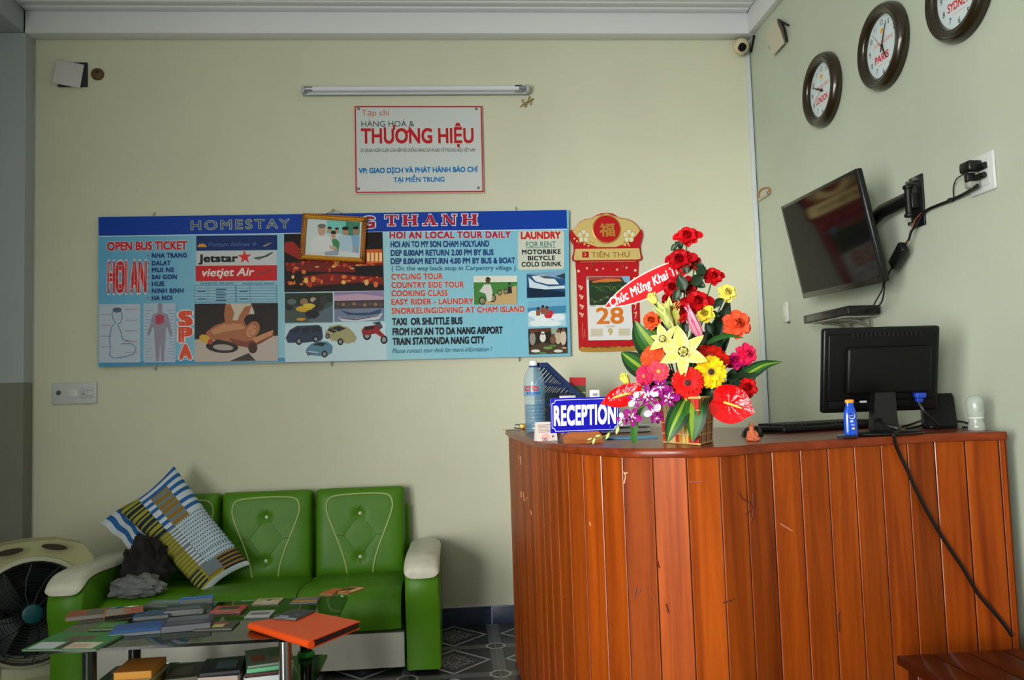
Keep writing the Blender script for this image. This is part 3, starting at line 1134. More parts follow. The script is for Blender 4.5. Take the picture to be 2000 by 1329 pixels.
# ------------------------------------------------------------------ fluorescent batten
lp = at_y(814, 176, -0.03)
LX = on_back((lp.x, 0, lp.z))
lt = thing('fluorescent_light', 'long unlit white fluorescent tube fitting above the magazine sign', 'light', LX)
mb = MB()
mb.box((0, -0.004, 0.014), (1.225, 0.038, 0.028), M((196, 204, 206), 0.35), 0.004)
mb.box((0, -0.021, 0.016), (1.225, 0.005, 0.02), M((150, 160, 158), 0.4), 0.001)
mb.build('housing', lt)
mb = MB()
mb.tube([(-0.59, 0.003, 0.044), (0.59, 0.003, 0.044)], 0.0135, M((226, 230, 236), 0.2), 16)
mb.build('tube', lt)
for s in (-1, 1):
    mb = MB()
    mb.box((s * 0.604, 0.0, 0.036), (0.018, 0.042, 0.044), M((176, 182, 182), 0.35), 0.004)
    mb.tube([(s * 0.594, 0.003, 0.044), (s * 0.556, 0.003, 0.044)], 0.0142, M((170, 176, 178), 0.25, metal=0.7), 16)
    mb.build('lamp_holder', lt)
    if s > 0:
        mb = MB()
        mb.tube([(0.535, -0.012, 0.044), (0.572, -0.012, 0.044)], 0.0075, M((150, 150, 146), 0.4), 10)
        mb.box((0.552, 0.012, 0.056), (0.036, 0.010, 0.002), M((70, 74, 76), 0.5))
        mb.build('starter', lt)

# ------------------------------------------------------------------ gecko on the wall


def wp(u, v, y=0.0):
    return at_y(u, v, y)


GK = M((156, 134, 84), 0.6, vary=0.3, vscale=90)
mb = MB()
hd = [(1042.5, 192.5), (1040, 194), (1036.5, 196), (1033, 198), (1029, 200.2), (1025.5, 202), (1022, 204.5), (1018.5, 207), (1014.5, 209.5)]
rr = [0.002, 0.0048, 0.0058, 0.0042, 0.0064, 0.0068, 0.0048, 0.003, 0.0008]
gp = spline([wp(u, v, -0.008) for u, v in hd], 4)
gr = []
for i in range(len(rr) - 1):
    gr += [lerp(rr[i], rr[i + 1], k / 4) for k in range(4)]
gr.append(rr[-1])
mb.tube(gp, gr, GK, 10)
for (u0, v0), (u1, v1), (u2, v2) in (((1034, 197.5), (1031.5, 193.5), (1034, 190.5)), ((1035, 197.5), (1038.5, 200.5), (1037, 203)), ((1024, 202), (1020.5, 199.5), (1021, 196.5)), ((1026, 203), (1029, 205.5), (1027, 208))):
    a, b, c = wp(u0, v0, -0.007), wp(u1, v1, -0.006), wp(u2, v2, -0.002)
    mb.tube(spline([a, b, c], 3), [0.0032, 0.003, 0.0028, 0.0024, 0.0022, 0.002, 0.0018], GK, 7)
    for k in range(5):
        an = math.radians(k * 42 - 84) + math.atan2(-(v2 - v1), u2 - u1)
        mb.tube([c, c + Vector((math.cos(an) * 0.008, 0.0005, math.sin(an) * 0.008))], [0.0012, 0.0014], GK, 5)
for du in (-1.0, 1.4):
    e = wp(1039.2 + du, 193.6 + du * .9, -0.0125)
    mb.tube([e, e + Vector((0, -0.0016, 0))], [0.0014, 0.0009], BLACK, 6)
gk = mb.build('gecko')
tag(gk, 'small brown gecko clinging to the wall below the right end of the tube light', 'gecko')

# ------------------------------------------------------------------ wall calendar
co = at_y(1186, 552, -0.012)
CX = on_back((co.x, 0, co.z))


def cp(u, v):
    p = at_y(u, v, -0.012)
    return (p.x - co.x, p.z - co.z)


def C2(x0, y0):
    # coordinates of the 687x1329 study crop -> photo pixels
    return (1110 + x0 / 4.58, 410 + y0 / 4.5828)


def cq(x0, y0):
    return cp(*C2(x0, y0))


cal = thing('wall_calendar', 'red and gold hanging calendar showing 28 beside the tour board', 'calendar', CX)
CRED, CGOLD, CGOLD_D = ink(186, 22, 30), M((216, 192, 118), 0.3, metal=0.2), M((190, 138, 56), 0.3, metal=0.25)
pc = Print(cq, 0.0085)
back = [(66, 455), (628, 455), (632, 480), (628, 560), (650, 1240), (640, 1262), (480, 1266), (250, 1274), (120, 1270), (96, 1250), (72, 560), (66, 500)]
pc.prism([cq(*p) for p in back], 0.002, 0.0084, CRED, None, ink(150, 110, 60))
rng = random.Random(2)
for x, y, r in ((92, 548, 15), (168, 522, 12), (255, 538, 12), (312, 526, 10), (438, 535, 12), (522, 518, 11), (600, 542, 15), (592, 612, 11)):
    pc.E(x, y, r, r, ink(222, 120, 110), n=12)
    pc.E(x, y, r * .5, r * .5, ink(250, 226, 206), n=10)
for x, y in ((112, 690), (118, 775), (122, 862), (120, 935)):
    pc.L([(x - 18, y - 18), (x - 12, y + 4), (x - 2, y - 12), (x + 4, y + 14), (x + 18, y - 6)], 8, ink(232, 206, 170))
    pc.L([(x - 10, y + 20), (x + 6, y + 22), (x + 12, y + 10)], 7, ink(232, 206, 170))
for x, y in ((598, 850), (600, 930)):
    pc.L([(x - 14, y - 14), (x, y), (x + 12, y - 20), (x + 4, y + 30), (x - 6, y + 44)], 7, ink(220, 190, 160))
pc.L([(126, 1010), (134, 1150)], 4, ink(206, 150, 120))
pc.L([(146, 1070), (150, 1140)], 4, ink(206, 150, 120))
pts = [(96, 1250)]
for k in range(8):
    for j in range(6):
        a = math.pi * (1 - j / 5)
        pts.append((134 + k * 64 + 34 * math.cos(a), 1246 - k * 1.2 - 20 * math.sin(a)))
pts += [(640, 1236), (640, 1262), (480, 1266), (250, 1274), (120, 1270)]
pc.P(pts, CGOLD_D)
pc.build('backing_board', cal)
pc = Print(cq, 0.019)
head = [(22, 178), (36, 190), (60, 160), (100, 110), (150, 86), (208, 80), (240, 56), (290, 34), (340, 28), (400, 38), (440, 66), (462, 76), (520, 82), (580, 108), (622, 150), (640, 182), (652, 176), (666, 220), (656, 270), (642, 320), (644, 380), (660, 430), (650, 452), (616, 462), (60, 466), (34, 452), (34, 420), (48, 370), (46, 320), (24, 280), (8, 220)]
pc.prism([cq(*p) for p in head], 0.008, 0.0189, CRED, None, ink(150, 30, 30))
pc.P([(36, 196), (62, 160), (102, 114), (152, 90), (212, 84), (240, 62), (340, 34), (440, 70), (462, 82), (520, 88), (578, 114), (620, 156), (638, 190), (600, 240), (520, 300), (420, 336), (260, 336), (140, 296), (70, 240)], CGOLD)
pc.P([(60, 352), (630, 346), (646, 438), (620, 446), (52, 454), (48, 430)], CGOLD)
for cx, cy in ((135, 238), (540, 236)):
    for k in range(5):
        a = math.radians(90 + 72 * k)
        pc.E(cx + 34 * math.cos(a), cy - 38 * math.sin(a), 24, 27, CGOLD_D, n=14)
        pc.E(cx + 34 * math.cos(a), cy - 38 * math.sin(a), 20, 23, ink(220, 218, 184), n=14)
    pc.E(cx, cy, 13, 14, ink(220, 180, 80), n=12)
for k in range(26):
    t = rng.random()
    x = lerp(45, 330, t) if k % 2 else lerp(630, 350, t)
    pc.E(x + rng.uniform(-10, 10), 250 + 80 * math.sin(t * math.pi * .8 + .3) * .9 + rng.uniform(-16, 16) - 10, 9, 10, ink(226, 196, 110) if k % 3 else CGOLD_D, n=8)
pc.R(122, 376, 182, 430, ink(176, 26, 30))
pc.L([(134, 390), (150, 390), (156, 402), (150, 414), (136, 414)], 5, ink(230, 190, 120))
pc.Tx('TIÊN THƯ', 206, 428, 552, 424, 44, ink(150, 108, 40), 0.025, halo=ink(232, 206, 130), halo_w=0.02)
pc.L([(108, 470), (600, 464)], 5, ink(226, 140, 120))
pc.build('header', cal)
mb = MB()
ex, ey = cq(339, 176)
er = abs(cq(468, 176)[0] - ex)
mb.lathe([(er, 0.018), (er, 0.0225), (er * .96, 0.0245), (er * .90, 0.0245)], CGOLD_D, 40, T(ex, ey, 0))
mb.lathe([(er * .92, 0.024), (er * .92, 0.0246), (0.001, 0.0262)], CRED, 40, T(ex, ey, 0))
mb.lift = 0.0268
a, b = cq(270, 244), cq(412, 240)
mb.text('福', a[0] + .006, a[1] + .006, b[0], b[1] + .006, 0.054, CGOLD_D, 0.03)
mb.build('emblem', cal)
pc = Print(cq, 0.0208)
pad = [(160, 598), (548, 596), (578, 1150), (560, 1166), (178, 1170)]
pc.prism([cq(*p) for p in pad], 0.0086, 0.0207, ink(224, 226, 224), None, ink(206, 206, 200))
pc.P([(160, 598), (548, 596), (550, 622), (161, 628)], ink(150, 160, 150))
pc.P([(178, 606), (548, 600), (552, 620), (180, 640)], ink(170, 60, 60))
pc.P([(180, 636), (546, 610), (556, 852), (188, 856)], ink(44, 58, 40))
pc.P([(212, 642), (340, 618), (460, 622), (480, 640), (340, 650), (216, 656)], ink(206, 120, 50))
pc.P([(470, 600), (546, 600), (549, 660), (500, 650)], ink(128, 176, 206))
pc.P([(182, 700), (260, 650), (330, 650), (400, 660), (470, 660), (552, 690), (556, 800), (360, 720), (188, 800)], ink(38, 62, 36))
for k in range(9):
    x = 200 + k * 38
    pc.L([(x, 690 + 14 * (k % 3)), (x + 20, 676 + 10 * (k % 2)), (x + 50, 700 + 20 * (k % 3)), (x + 70, 730)], 5, ink(96, 128, 66) if k % 2 else ink(74, 104, 62))
for k in range(12):
    pc.E(206 + k * 28, 806 + 22 * math.sin(k), 16, 12, ink(92, 108, 60) if k % 2 else ink(60, 84, 48), n=8)
pc.Tx('28', 254, 1022, 490, 1016, 140, ink(216, 120, 40), 0.03)
pc.Tx('THỨ NĂM', 332, 1054, 412, 1052, 13, ink(150, 140, 120), 0.02)
pc.R(196, 1066, 308, 1136, ink(206, 202, 180))
pc.R(444, 1062, 552, 1132, ink(210, 208, 190))
for k in range(4):
    pc.R(452, 1070 + k * 14, 540, 1076 + k * 14, ink(190, 176, 140))
    pc.R(206, 1076 + k * 14, 296, 1081 + k * 14, ink(190, 184, 160))
pc.Tx('9', 356, 1124, 394, 1122, 58, ink(190, 158, 84), 0.03)
pc.R(190, 860, 240, 867, ink(140, 140, 140))
pc.build('date_pad', cal)
for x in (210, 486):
    a, b = cq(x, 492), cq(x + 2, 518)
    mb = MB()
    mb.tube([(a[0], a[1] + .012, 0.010), (a[0], a[1], 0.0225), (b[0], b[1], 0.0225), (b[0], b[1] - .004, 0.010)], 0.0013, M((214, 170, 80), 0.3, metal=0.7), 6)
    mb.build('hanger', cal)

# ------------------------------------------------------------------ loose blank cover and pipe stub at the top left
vo = at_y(142, 147, 0)
vt = thing('blank_cover_plate', 'white square cover hanging open over a dark box high on the cream wall', 'cover plate', on_back((vo.x, 0, vo.z)))
mb = MB()
mb.box((0.003, 0.0, 0.006), (0.150, 0.132, 0.010), M((34, 40, 40), 0.7), 0.002)
mb.build('box', vt)
mb = MB()
mb.box((0, 0, 0), (0.136, 0.130, 0.006), M((204, 198, 200), 0.5), 0.003, T(-0.012, -0.002, 0.024) @ RY(math.radians(9)) @ RZ(math.radians(-9)) @ Matrix.Shear('XY', 4, (0.0, 0.0)))
mb.build('lid', vt)
po = at_y(191.5, 146, 0)
mb = MB()
mb.lathe([(0.031, 0), (0.033, 0.006), (0.031, 0.014), (0.024, 0.020), (0.010, 0.023)], M((96, 74, 46), 0.6, vary=0.3, vscale=40), 22)
mb.lathe([(0.010, 0.021), (0.008, 0.026), (0.002, 0.027)], M((44, 36, 26), 0.6), 14, T(0.004, 0.008, 0))
pi = mb.build('pipe_plug', None, on_back(po))
tag(pi, 'small round brown plug on the wall beside the open white cover', 'plug')

# ------------------------------------------------------------------ switch plate at the left
wo = at_y(147, 769, 0)
sw = thing('switch_plate', 'wide white wall plate with a switch and socket above the fan', 'switch', on_back((wo.x, 0, wo.z)))
mb = MB()
mb.box((0, 0, 0.005), (0.222, 0.112, 0.010), M((196, 202, 202), 0.4), 0.004)
mb.build('plate', sw)
mb = MB()
mb.lathe([(0.012, 0.008), (0.012, 0.013), (0.010, 0.015), (0.002, 0.0155)], M((84, 88, 86), 0.5), 16, T(-0.078, 0.006, 0))
mb.build('dial_knob', sw)
mb = MB()
mb.box((-0.006, 0.002, 0.0115), (0.052, 0.040, 0.005), M((206, 212, 212), 0.35), 0.002)
mb.build('switch_button', sw)
mb = MB()
mb.box((0.064, 0.002, 0.0108), (0.066, 0.056, 0.004), M((190, 196, 196), 0.35), 0.002)
for dx, dy in ((-0.018, -.006), (0.004, 0.012), (0.02, 0.012), (0.004, -0.016), (0.02, -0.016)):
    mb.box((0.064 + dx, dy + .002, 0.0131), (0.006, 0.010 if dx < 0 else 0.004, 0.001), M((110, 112, 108)))
mb.build('socket', sw)

# ------------------------------------------------------------------ cable conduit in the corner with its camera
mb = MB()
mb.box((XR - 0.0185, -0.0065, (ZB + 0.80) / 2 - 0.01), (0.024, 0.013, ZB - 0.82), M((204, 212, 216), 0.4), 0.002)
mb.tube([(XR - 0.006, -0.004, ZB - .02), (XR - 0.004, -0.004, 2.35), (XR - 0.005, -0.004, 1.0)], 0.0022, M((40, 40, 40)), 6)
cd_ = mb.build('cable_conduit')
tag(cd_, 'narrow white vertical cable duct running down the room corner', 'conduit')
cc_ = at_y(1447, 91, -0.07)
sc_ = thing('security_camera', 'small cream dome camera under the beam in the room corner', 'camera', aim((cc_.x, cc_.y, cc_.z), (-0.15, -0.85, -0.45)))
mb = MB()
rad = 0.045
mb.lathe([(0.001, -rad)] + [(rad * math.cos(a), rad * math.sin(a)) for a in [math.radians(x) for x in range(-80, 62, 10)]] + [(rad * 0.45, rad * 0.87)], M((206, 196, 158), 0.3), 28)
mb.build('shell', sc_)
mb = MB()
mb.lathe([(rad * .52, rad * 0.80), (rad * .52, rad * .92), (rad * .45, rad * .95), (rad * .30, rad * 0.90), (0.001, rad * .96)], BLACK_GLOSS, 24)
mb.build('lens', sc_)
mb = MB()
mb.lathe([(0.036, -0.062), (0.036, -0.04), (0.030, -0.030)], M((196, 190, 160), 0.4), 22)
mb.build('mount', sc_)
mb = MB()
mb.tube(spline([(XR - 0.012, -0.10, ZB - .016), (XR - .006, -0.06, ZB - 0.045), (XR - 0.004, -0.030, ZB - 0.08)], 4), 0.006, BLACK, 7)
cb_ = mb.build('camera_cable')
tag(cb_, 'short black cable leaving the dome camera in the corner', 'cable')

# wire bracket on the right wall near the corner
jb = at_x(1493, 378, XR)
mb = MB()
wr = [(1481, 392), (1482, 378), (1487, 370), (1497, 367), (1503, 370), (1504, 378)]
mb.tube(spline([at_x(u, v, XR - 0.006) for u, v in wr], 4), 0.0042, M((176, 112, 62), 0.5), 7)
mb.tube([at_x(1482, 391, XR - 0.008), at_x(1500, 380, XR - 0.008)], 0.007, M((190, 180, 150), 0.5), 7)
mb.box(tuple(at_x(1501, 377, XR - 0.007)), (0.012, 0.03, 0.022), STEEL, 0.003)
wb_ = mb.build('wire_clip')
tag(wb_, 'small copper wire bent around a clip beside the white corner duct', 'clip')

# loose square cover with cables on the right wall below the beam
do = at_x(1513, 72, XR)
dc = thing('cable_cover_plate', 'off-white square cover hanging loose from cables high on the right wall', 'cover plate', on_right(do))


def dpt(u, v):
    p = at_x(u, v, XR - 0.025) - do
    return (-p.y, p.z)


mb = MB()
dq = [dpt(1516, 37), dpt(1531, 84), dpt(1510, 108), dpt(1494, 68)]
mb.prism(dq, 0.020, 0.027, M((196, 194, 170), 0.55))
mb.build('lid', dc)
for r_, c_, pts in ((0.006, (14, 14, 15), [(1519, 40, 0.012), (1528, 52, 0.02), (1531, 66, 0.018), (1532, 82, 0.012)]),
                    (0.005, (14, 14, 15), [(1513, 38, 0.012), (1526, 44, 0.014), (1533, 50, 0.006)]),
                    (0.0045, (14, 14, 15), [(1497, 80, 0.008), (1498, 92, 0.01), (1501, 98, 0.004)]),
                    (0.003, (120, 62, 40), [(1517, 42, 0.022), (1525, 55, 0.026), (1530, 70, 0.012)])):
    mb = MB()
    mb.tube(spline([(*dpt(u, v), w) for u, v, w in pts], 4), r_, M(c_, 0.45), 7)
    mb.build('cable', dc)

# bell switch on the right wall
bo = at_x(1538, 610, XR)
bl = thing('bell_switch', 'narrow white switch with a small knob on the right wall behind the flowers', 'switch', on_right(bo))
mb = MB()
mb.box((0, 0, 0.008), (0.052, 0.105, 0.016), M((206, 208, 196), 0.45), 0.004)
mb.box((0, 0.0, 0.0165), (0.030, 0.05, 0.003), M((214, 216, 208), 0.4), 0.001)
mb.build('body', bl)
mb = MB()
mb.tube([(0.02, -0.054, 0.006), (0.034, -0.054, 0.010)], 0.006, M((70, 56, 40)), 8)
mb.build('knob', bl)

# ------------------------------------------------------------------ clocks
CL_FRAME = M((40, 31, 15), 0.25, coat=0.3)
CL_DIAL = M((206, 220, 222), 0.35)


def clock(city, u, v, hour, minute, sec, label, roll=0.0):
    c = at_x(u, v, XR - 0.02)
    c.x = XR
    t = thing('wall_clock', label, 'clock', on_right(c) @ RZ(math.radians(roll)), 'brown round world-time clocks')
    R = 0.167
    mb = MB()
    prof = [(R * .93, 0.0), (R, 0.006), (R, 0.020), (R * .965, 0.036), (R * .93, 0.042), (R * .90, 0.041), (R * .87, 0.046), (R * .82, 0.045), (R * .79, 0.041), (R * .76, 0.040), (R * .725, 0.030), (R * .715, 0.018)]
    mb.lathe(prof, CL_FRAME, 56, caps=False)
    mb.lathe([(R * .93, 0.0), (R * .90, 0.001)], CL_FRAME, 56)
    mb.build('frame', t)
    mb = MB()
    mb.lathe([(R * .73, 0.010), (R * .73, 0.018), (0.0005, 0.018)], CL_DIAL, 48, caps=False)
    mb.lift = 0.0182
    ID = R * .72
    for h in range(1, 13):
        a = math.radians(90 - 30 * h)
        x, y = ID * .80 * math.cos(a), ID * .80 * math.sin(a)
        wd_ = 0.0125 * {1: 0.35, 10: 1.6, 11: 1.05, 12: 1.6}.get(h, 1.0)
        mb.text(str(h), x - wd_ / 2, y - 0.0105, x + wd_ / 2, y - 0.0105, 0.021, ink(50, 62, 68), 0.01)
    for k in range(60):
        a = math.radians(6 * k)
        mb.rect(-0.0005, ID * .935, 0.0005, ID * .97, ink(90, 100, 104), RZ(a))
    mb.oval(0, ID * .52, 0.0115, 0.0115, ink(222, 166, 52))
    mb.rect(-0.016, ID * .34, 0.016, ID * .355, ink(150, 160, 190))
    mb.text('SON TRUÒNG', -ID * .52, ID * .10, ID * .62, ID * .10, 0.014, ink(226, 150, 124), 0.02)
    mb.text(city, -ID * .50, -ID * .44, ID * .34 if len(city) < 6 else ID * .44, -ID * .44, 0.028, ink(208, 34, 40), 0.03)
    mb.rect(-ID * .3, -ID * .56, ID * .3, -ID * .545, ink(226, 170, 160))
    mb.build('dial', t)
    for nm, ang, L, w_, z_, mt in (('hour_hand', 30 * hour + minute / 2, ID * .50, 0.0065, 0.0215, BLACK), ('minute_hand', 6 * minute, ID * .82, 0.0045, 0.0235, BLACK), ('second_hand', 6 * sec, ID * .78, 0.0013, 0.0255, ink(176, 90, 70))):
        mb = MB()
        X = RZ(-math.radians(ang))
        mb.prism([(-w_ * .5, -L * .22), (w_ * .5, -L * .22), (w_ * .7, L * .12), (w_ * .35, L * .88), (0, L), (-w_ * .35, L * .88), (-w_ * .7, L * .12)], z_, z_ + 0.0012, mt, X)
        mb.lathe([(w_ * 1.1 + .001, z_), (w_ * 1.1 + .001, z_ + .0016), (0.0005, z_ + .0018)], mt, 14)
        mb.build(nm, t)
    return t


clock('LONDON', 1604.5, 176, 9, 49, 40, 'round brown wall clock marked LONDON', -2)
clock('PARIS', 1723, 91, 5, 4, 53, 'round brown wall clock marked PARIS', -2)
clock('SYDNEY', 1871, -18, 4, 12, 20, 'round brown wall clock marked SYDNEY at the top edge', -4)

# ------------------------------------------------------------------ television on its arm
TVX = Matrix.Translation((1.505, -1.184, 1.79)) @ RZ(math.radians(-91.5)) @ RX(math.radians(11.7)) @ RY(math.radians(2.0)) @ RX(math.radians(90))
tv = thing('television', 'black flat-screen television tilted down from the right wall', 'television', TVX)
mb = MB()
mb.box((0, 0, -0.012), (0.722, 0.43, 0.024), M((10, 10, 11), 0.3), 0.006)
mb.box((0, 0, 0.0005), (0.722, 0.43, 0.002), M((14, 14, 14), 0.18, spec=.3), 0.001)
mb.build('bezel', tv)
mb = MB()
mb.box((0, 0.006, 0.0015), (0.692, 0.394, 0.0012), M((4, 4, 4), 0.08, spec=0.10))
mb.build('screen', tv)
mb = MB()
prof = [(0.335, 0.195, -0.022), (0.315, 0.18, -0.040), (0.24, 0.13, -0.058), (0.16, 0.09, -0.066)]
vs, fs = [], []
for hx, hy, z in prof:
    vs += [(-hx, -hy, z), (hx, -hy, z), (hx, hy, z), (-hx, hy, z)]
for i in range(3):
    for k in range(4):
        l = (k + 1) % 4
        fs.append((i * 4 + l, i * 4 + k, (i + 1) * 4 + k, (i + 1) * 4 + l))
fs.append((15, 14, 13, 12))
mb.add(vs, fs, M((18, 18, 19), 0.5))
for k in range(10):
    mb.box((-0.09 + k * 0.02, 0.158, -0.049), (0.006, 0.03, 0.004), BLACK)
mb.build('back_cover', tv)
mb = MB()
mb.box((0, -0.2085, 0.0018), (0.03, 0.004, 0.001), M((90, 90, 92), 0.3))
mb.build('badge', tv)
tp = TVX @ Vector((0.03, 0.0, -0.070))
mt_ = thing('television_mount', 'black steel wall bracket with arm holding the television', 'bracket', T(XR, -1.545, 1.863))
mb = MB()
mb.box((-0.004, 0, 0), (0.008, 0.085, 0.19), M((20, 20, 21), 0.4), 0.002)
mb.box((-0.022, 0.004, 0.0), (0.03, 0.05, 0.055), M((20, 20, 21), 0.4), 0.004)
mb.build('wall_plate', mt_)
mb = MB()
tl = tp - Vector((XR, -1.545, 1.863))
mb.tube([(-0.035, 0.004, -0.045), (-0.035, 0.004, 0.05)], 0.013, BLACK, 12)
mb.tube([(-0.035, 0.004, 0.012), (-0.055, 0.16, 0.0), (tl.x + .045, tl.y, tl.z)], 0.021, M((18, 18, 19), 0.4), 10, flat=1.3)
mb.build('arm', mt_)
mb = MB()
mb.box((0, 0, -0.006), (0.20, 0.20, 0.006), M((18, 18, 19), 0.4), 0.002, T(-XR, 1.545, -1.863) @ TVX @ T(0.03, 0, -0.0665))
mb.tube([tl + Vector((0.004, 0, 0)), (tl.x + .045, tl.y, tl.z)], 0.02, BLACK, 10)
mb.build('screen_plate', mt_)
for y, z in ((0.025, 0.075), (-0.02, 0.078), (0.025, -0.078)):
    mb = MB()
    mb.tube([(-0.006, y, z), (-0.028, y, z)], 0.007, STEEL, 10)
    mb.build('bolt', mt_)
for z in (0.055, -0.05):
    mb = MB()
    mb.lathe([(0.015, -0.007), (0.018, -0.004), (0.018, 0.004), (0.015, 0.007)], BLACK, 16, T(-0.035, 0.004, z))
    mb.build('knob', mt_)

# outlet with its plugs
oo = at_x(1922, 340, XR)
ot = thing('wall_outlet', 'white double wall outlet crowded with black plugs right of the television', 'outlet', on_right(oo))
mb = MB()
mb.box((0.0, 0, 0.005), (0.125, 0.125, 0.010), M((206, 212, 208), 0.4), 0.005)
mb.box((0.0, 0, 0.0108), (0.085, 0.085, 0.003), M((196, 202, 198), 0.4), 0.002)
mb.build('plate', ot)
pg = thing('plug_adapter', 'black plug adapter pushed into the outlet right of the television', 'plug', on_right(oo))
mb = MB()
mb.box((-0.012, 0.026, 0.036), (0.056, 0.036, 0.048), M((16, 17, 17), 0.35), 0.008)
mb.tube([(0.004, 0.018, 0.02), (0.036, 0.020, 0.018)], 0.011, BLACK, 10)
mb.build('body', pg)
mb = MB()
mb.box((-0.012, -0.018, 0.034), (0.028, 0.052, 0.040), M((150, 150, 140), 0.5), 0.006)
mb.box((-0.006, -0.010, 0.045), (0.02, 0.03, 0.03), BLACK, 0.005)
mb.tube([(0.0, -0.014, 0.03), (0.034, -0.010, 0.022)], 0.010, BLACK, 10)
mb.build('second_plug', pg)


def rx(u, v, off=0.012):
    return at_x(u, v, XR - off)


mb = MB()
mb.tube(spline([rx(1909, 362, .04), rx(1885, 378, .02), rx(1858, 391, .012), rx(1830, 402, .012), rx(1812, 410, .016), rx(1800, 420, .02)], 5), 0.0055, BLACK, 7)
mb.tube(spline([rx(1909, 366, .035), rx(1880, 383, .016), rx(1850, 396, .01), rx(1815, 408, .012)], 5), 0.003, M((60, 58, 50)), 6)
mb.tube(spline([rx(1882, 341, .05), rx(1868, 350, .02), rx(1862, 368, .012), rx(1862, 386, .012), rx(1856, 392, .012)], 5), 0.0022, BLACK, 6)
mb.box(tuple(rx(1857, 391, .014)), (0.016, 0.02, 0.014), BLACK, 0.003)
mb.tube(spline([rx(1800, 420, .02), rx(1790, 440, .03), rx(1780, 452, .04), rx(1775, 468, .045), rx(1768, 478, .05)], 5), 0.0045, BLACK, 7)
mb.tube(spline([rx(1800, 416, .022), rx(1786, 432, .03), rx(1779, 455, .04), rx(1772, 476, .05)], 5), 0.002, M((150, 70, 50)), 6)
cb = mb.build('television_cable')
tag(cb, 'black cable bundle running from the outlet down behind the television', 'cable')
pb_, pe_ = rx(1768, 478, .055), rx(1742, 522, .06)
mb = MB()
mb.box((0, 0, 0), (0.030, 0.105, 0.045), M((14, 14, 15), 0.45), 0.007, frame((pb_ + pe_) / 2, (-1, 0, 0), pe_ - pb_))
pbk = mb.build('power_adapter')
tag(pbk, 'black power brick dangling on its cable behind the television', 'power adapter')
mb = MB()
mb.tube(spline([pe_, rx(1728, 552, .10), rx(1727, 566, .12), rx(1722, 590, .10), rx(1708, 605, .08), rx(1695, 611, .075), rx(1688, 612, .08)], 6), 0.0032, BLACK, 6)
mb.tube(spline([rx(1726, 552, .10), rx(1722, 568, .12), rx(1712, 586, .10), rx(1703, 601, .08), rx(1690, 609, .08)], 6), 0.0028, BLACK, 6)
cb2 = mb.build('set_top_box_cable')
tag(cb2, 'pair of black cables hanging from the television to the set-top box', 'cable')

# set-top box on a bracket shelf
b0, b1 = at_x(1600, 618, XR - 0.085), at_x(1684, 612, XR - 0.085)
yb0, yb1 = b0.y, b1.y
zb_ = (b0.z + b1.z) / 2
shf = thing('bracket_shelf', 'small wall bracket carrying the set-top box', 'shelf', T(XR, (yb0 + yb1) / 2, zb_ - 0.020))
L_ = abs(yb0 - yb1)
mb = MB()
mb.box((-0.075, -0.02, -0.003), (0.150, L_ * .75, 0.006), M((150, 150, 140), 0.5, vary=0.2), 0.001)
mb.build('board', shf)
for s in (-1, 1):
    mb = MB()
    y_ = -0.02 + s * L_ * .22
    mb.tube(spline([(-0.135, y_, -0.009), (-0.07, y_, -0.014), (-0.028, y_, -0.035), (-0.009, y_, -0.075)], 4), 0.007, M((110, 108, 92), 0.5), 8)
    mb.box((-0.004, y_, -0.05), (0.008, 0.022, 0.075), M((130, 128, 112), 0.5), 0.001)
    mb.build('bracket_arm', shf)
stb = thing('set_top_box', 'flat black set-top box on the bracket below the television', 'set-top box', T(XR - 0.085, (yb0 + yb1) / 2, zb_ - 0.0195))
mb = MB()
mb.box((0, 0, 0.019), (0.135, L_ + 0.03, 0.036), M((16, 16, 17), 0.35), 0.004)
mb.build('case', stb)
mb = MB()
mb.box((-0.0682, 0.03, 0.018), (0.002, L_ * .7, 0.024), M((34, 36, 38), 0.2), 0.0005)
mb.build('front_panel', stb)

# ------------------------------------------------------------------ the reception counter
ZT = 1.04
edge_px = [(987, 840), (1000, 846), (1035, 857), (1055, 862), (1075, 866), (1110, 870), (1150, 873), (1200, 876), (1250, 877), (1350, 876), (1425, 873), (1500, 867), (1600, 861), (1700, 855), (1850, 847), (1972, 845)]
top_edge = []
for u, v in edge_px:
    p = at_z(u, v, ZT)
    top_edge.append((min(p.x, 1.625), p.y))
top_edge[-1] = (1.625, top_edge[-2][1] + (top_edge[-1][1] - top_edge[-2][1]) * .4)
top_curve = [(p.x, p.y) for p in spline([(x, y, 0) for x, y in top_edge], 8)]
# even spacing along the curve


def resample(pts, step):
    out, acc = [pts[0]], 0.0
    for (x0, y0), (x1, y1) in zip(pts[:-1], pts[1:]):
        L = math.hypot(x1 - x0, y1 - y0)
        while acc + L >= step:
            t = (step - acc) / L
            x0, y0 = x0 + (x1 - x0) * t, y0 + (y1 - y0) * t
            out.append((x0, y0))
            L -= step - acc
            acc = 0.0
        acc += L
    out.append(pts[-1])
    return out


def offset(pts, d):
    out = []
    for i, (x, y) in enumerate(pts):
        x0, y0 = pts[max(i - 1, 0)]
        x1, y1 = pts[min(i + 1, len(pts) - 1)]
        L = math.hypot(x1 - x0, y1 - y0) or 1
        out.append((x + (y1 - y0) / L * -d * -1, y - (x1 - x0) / L * d * 1))
    return out


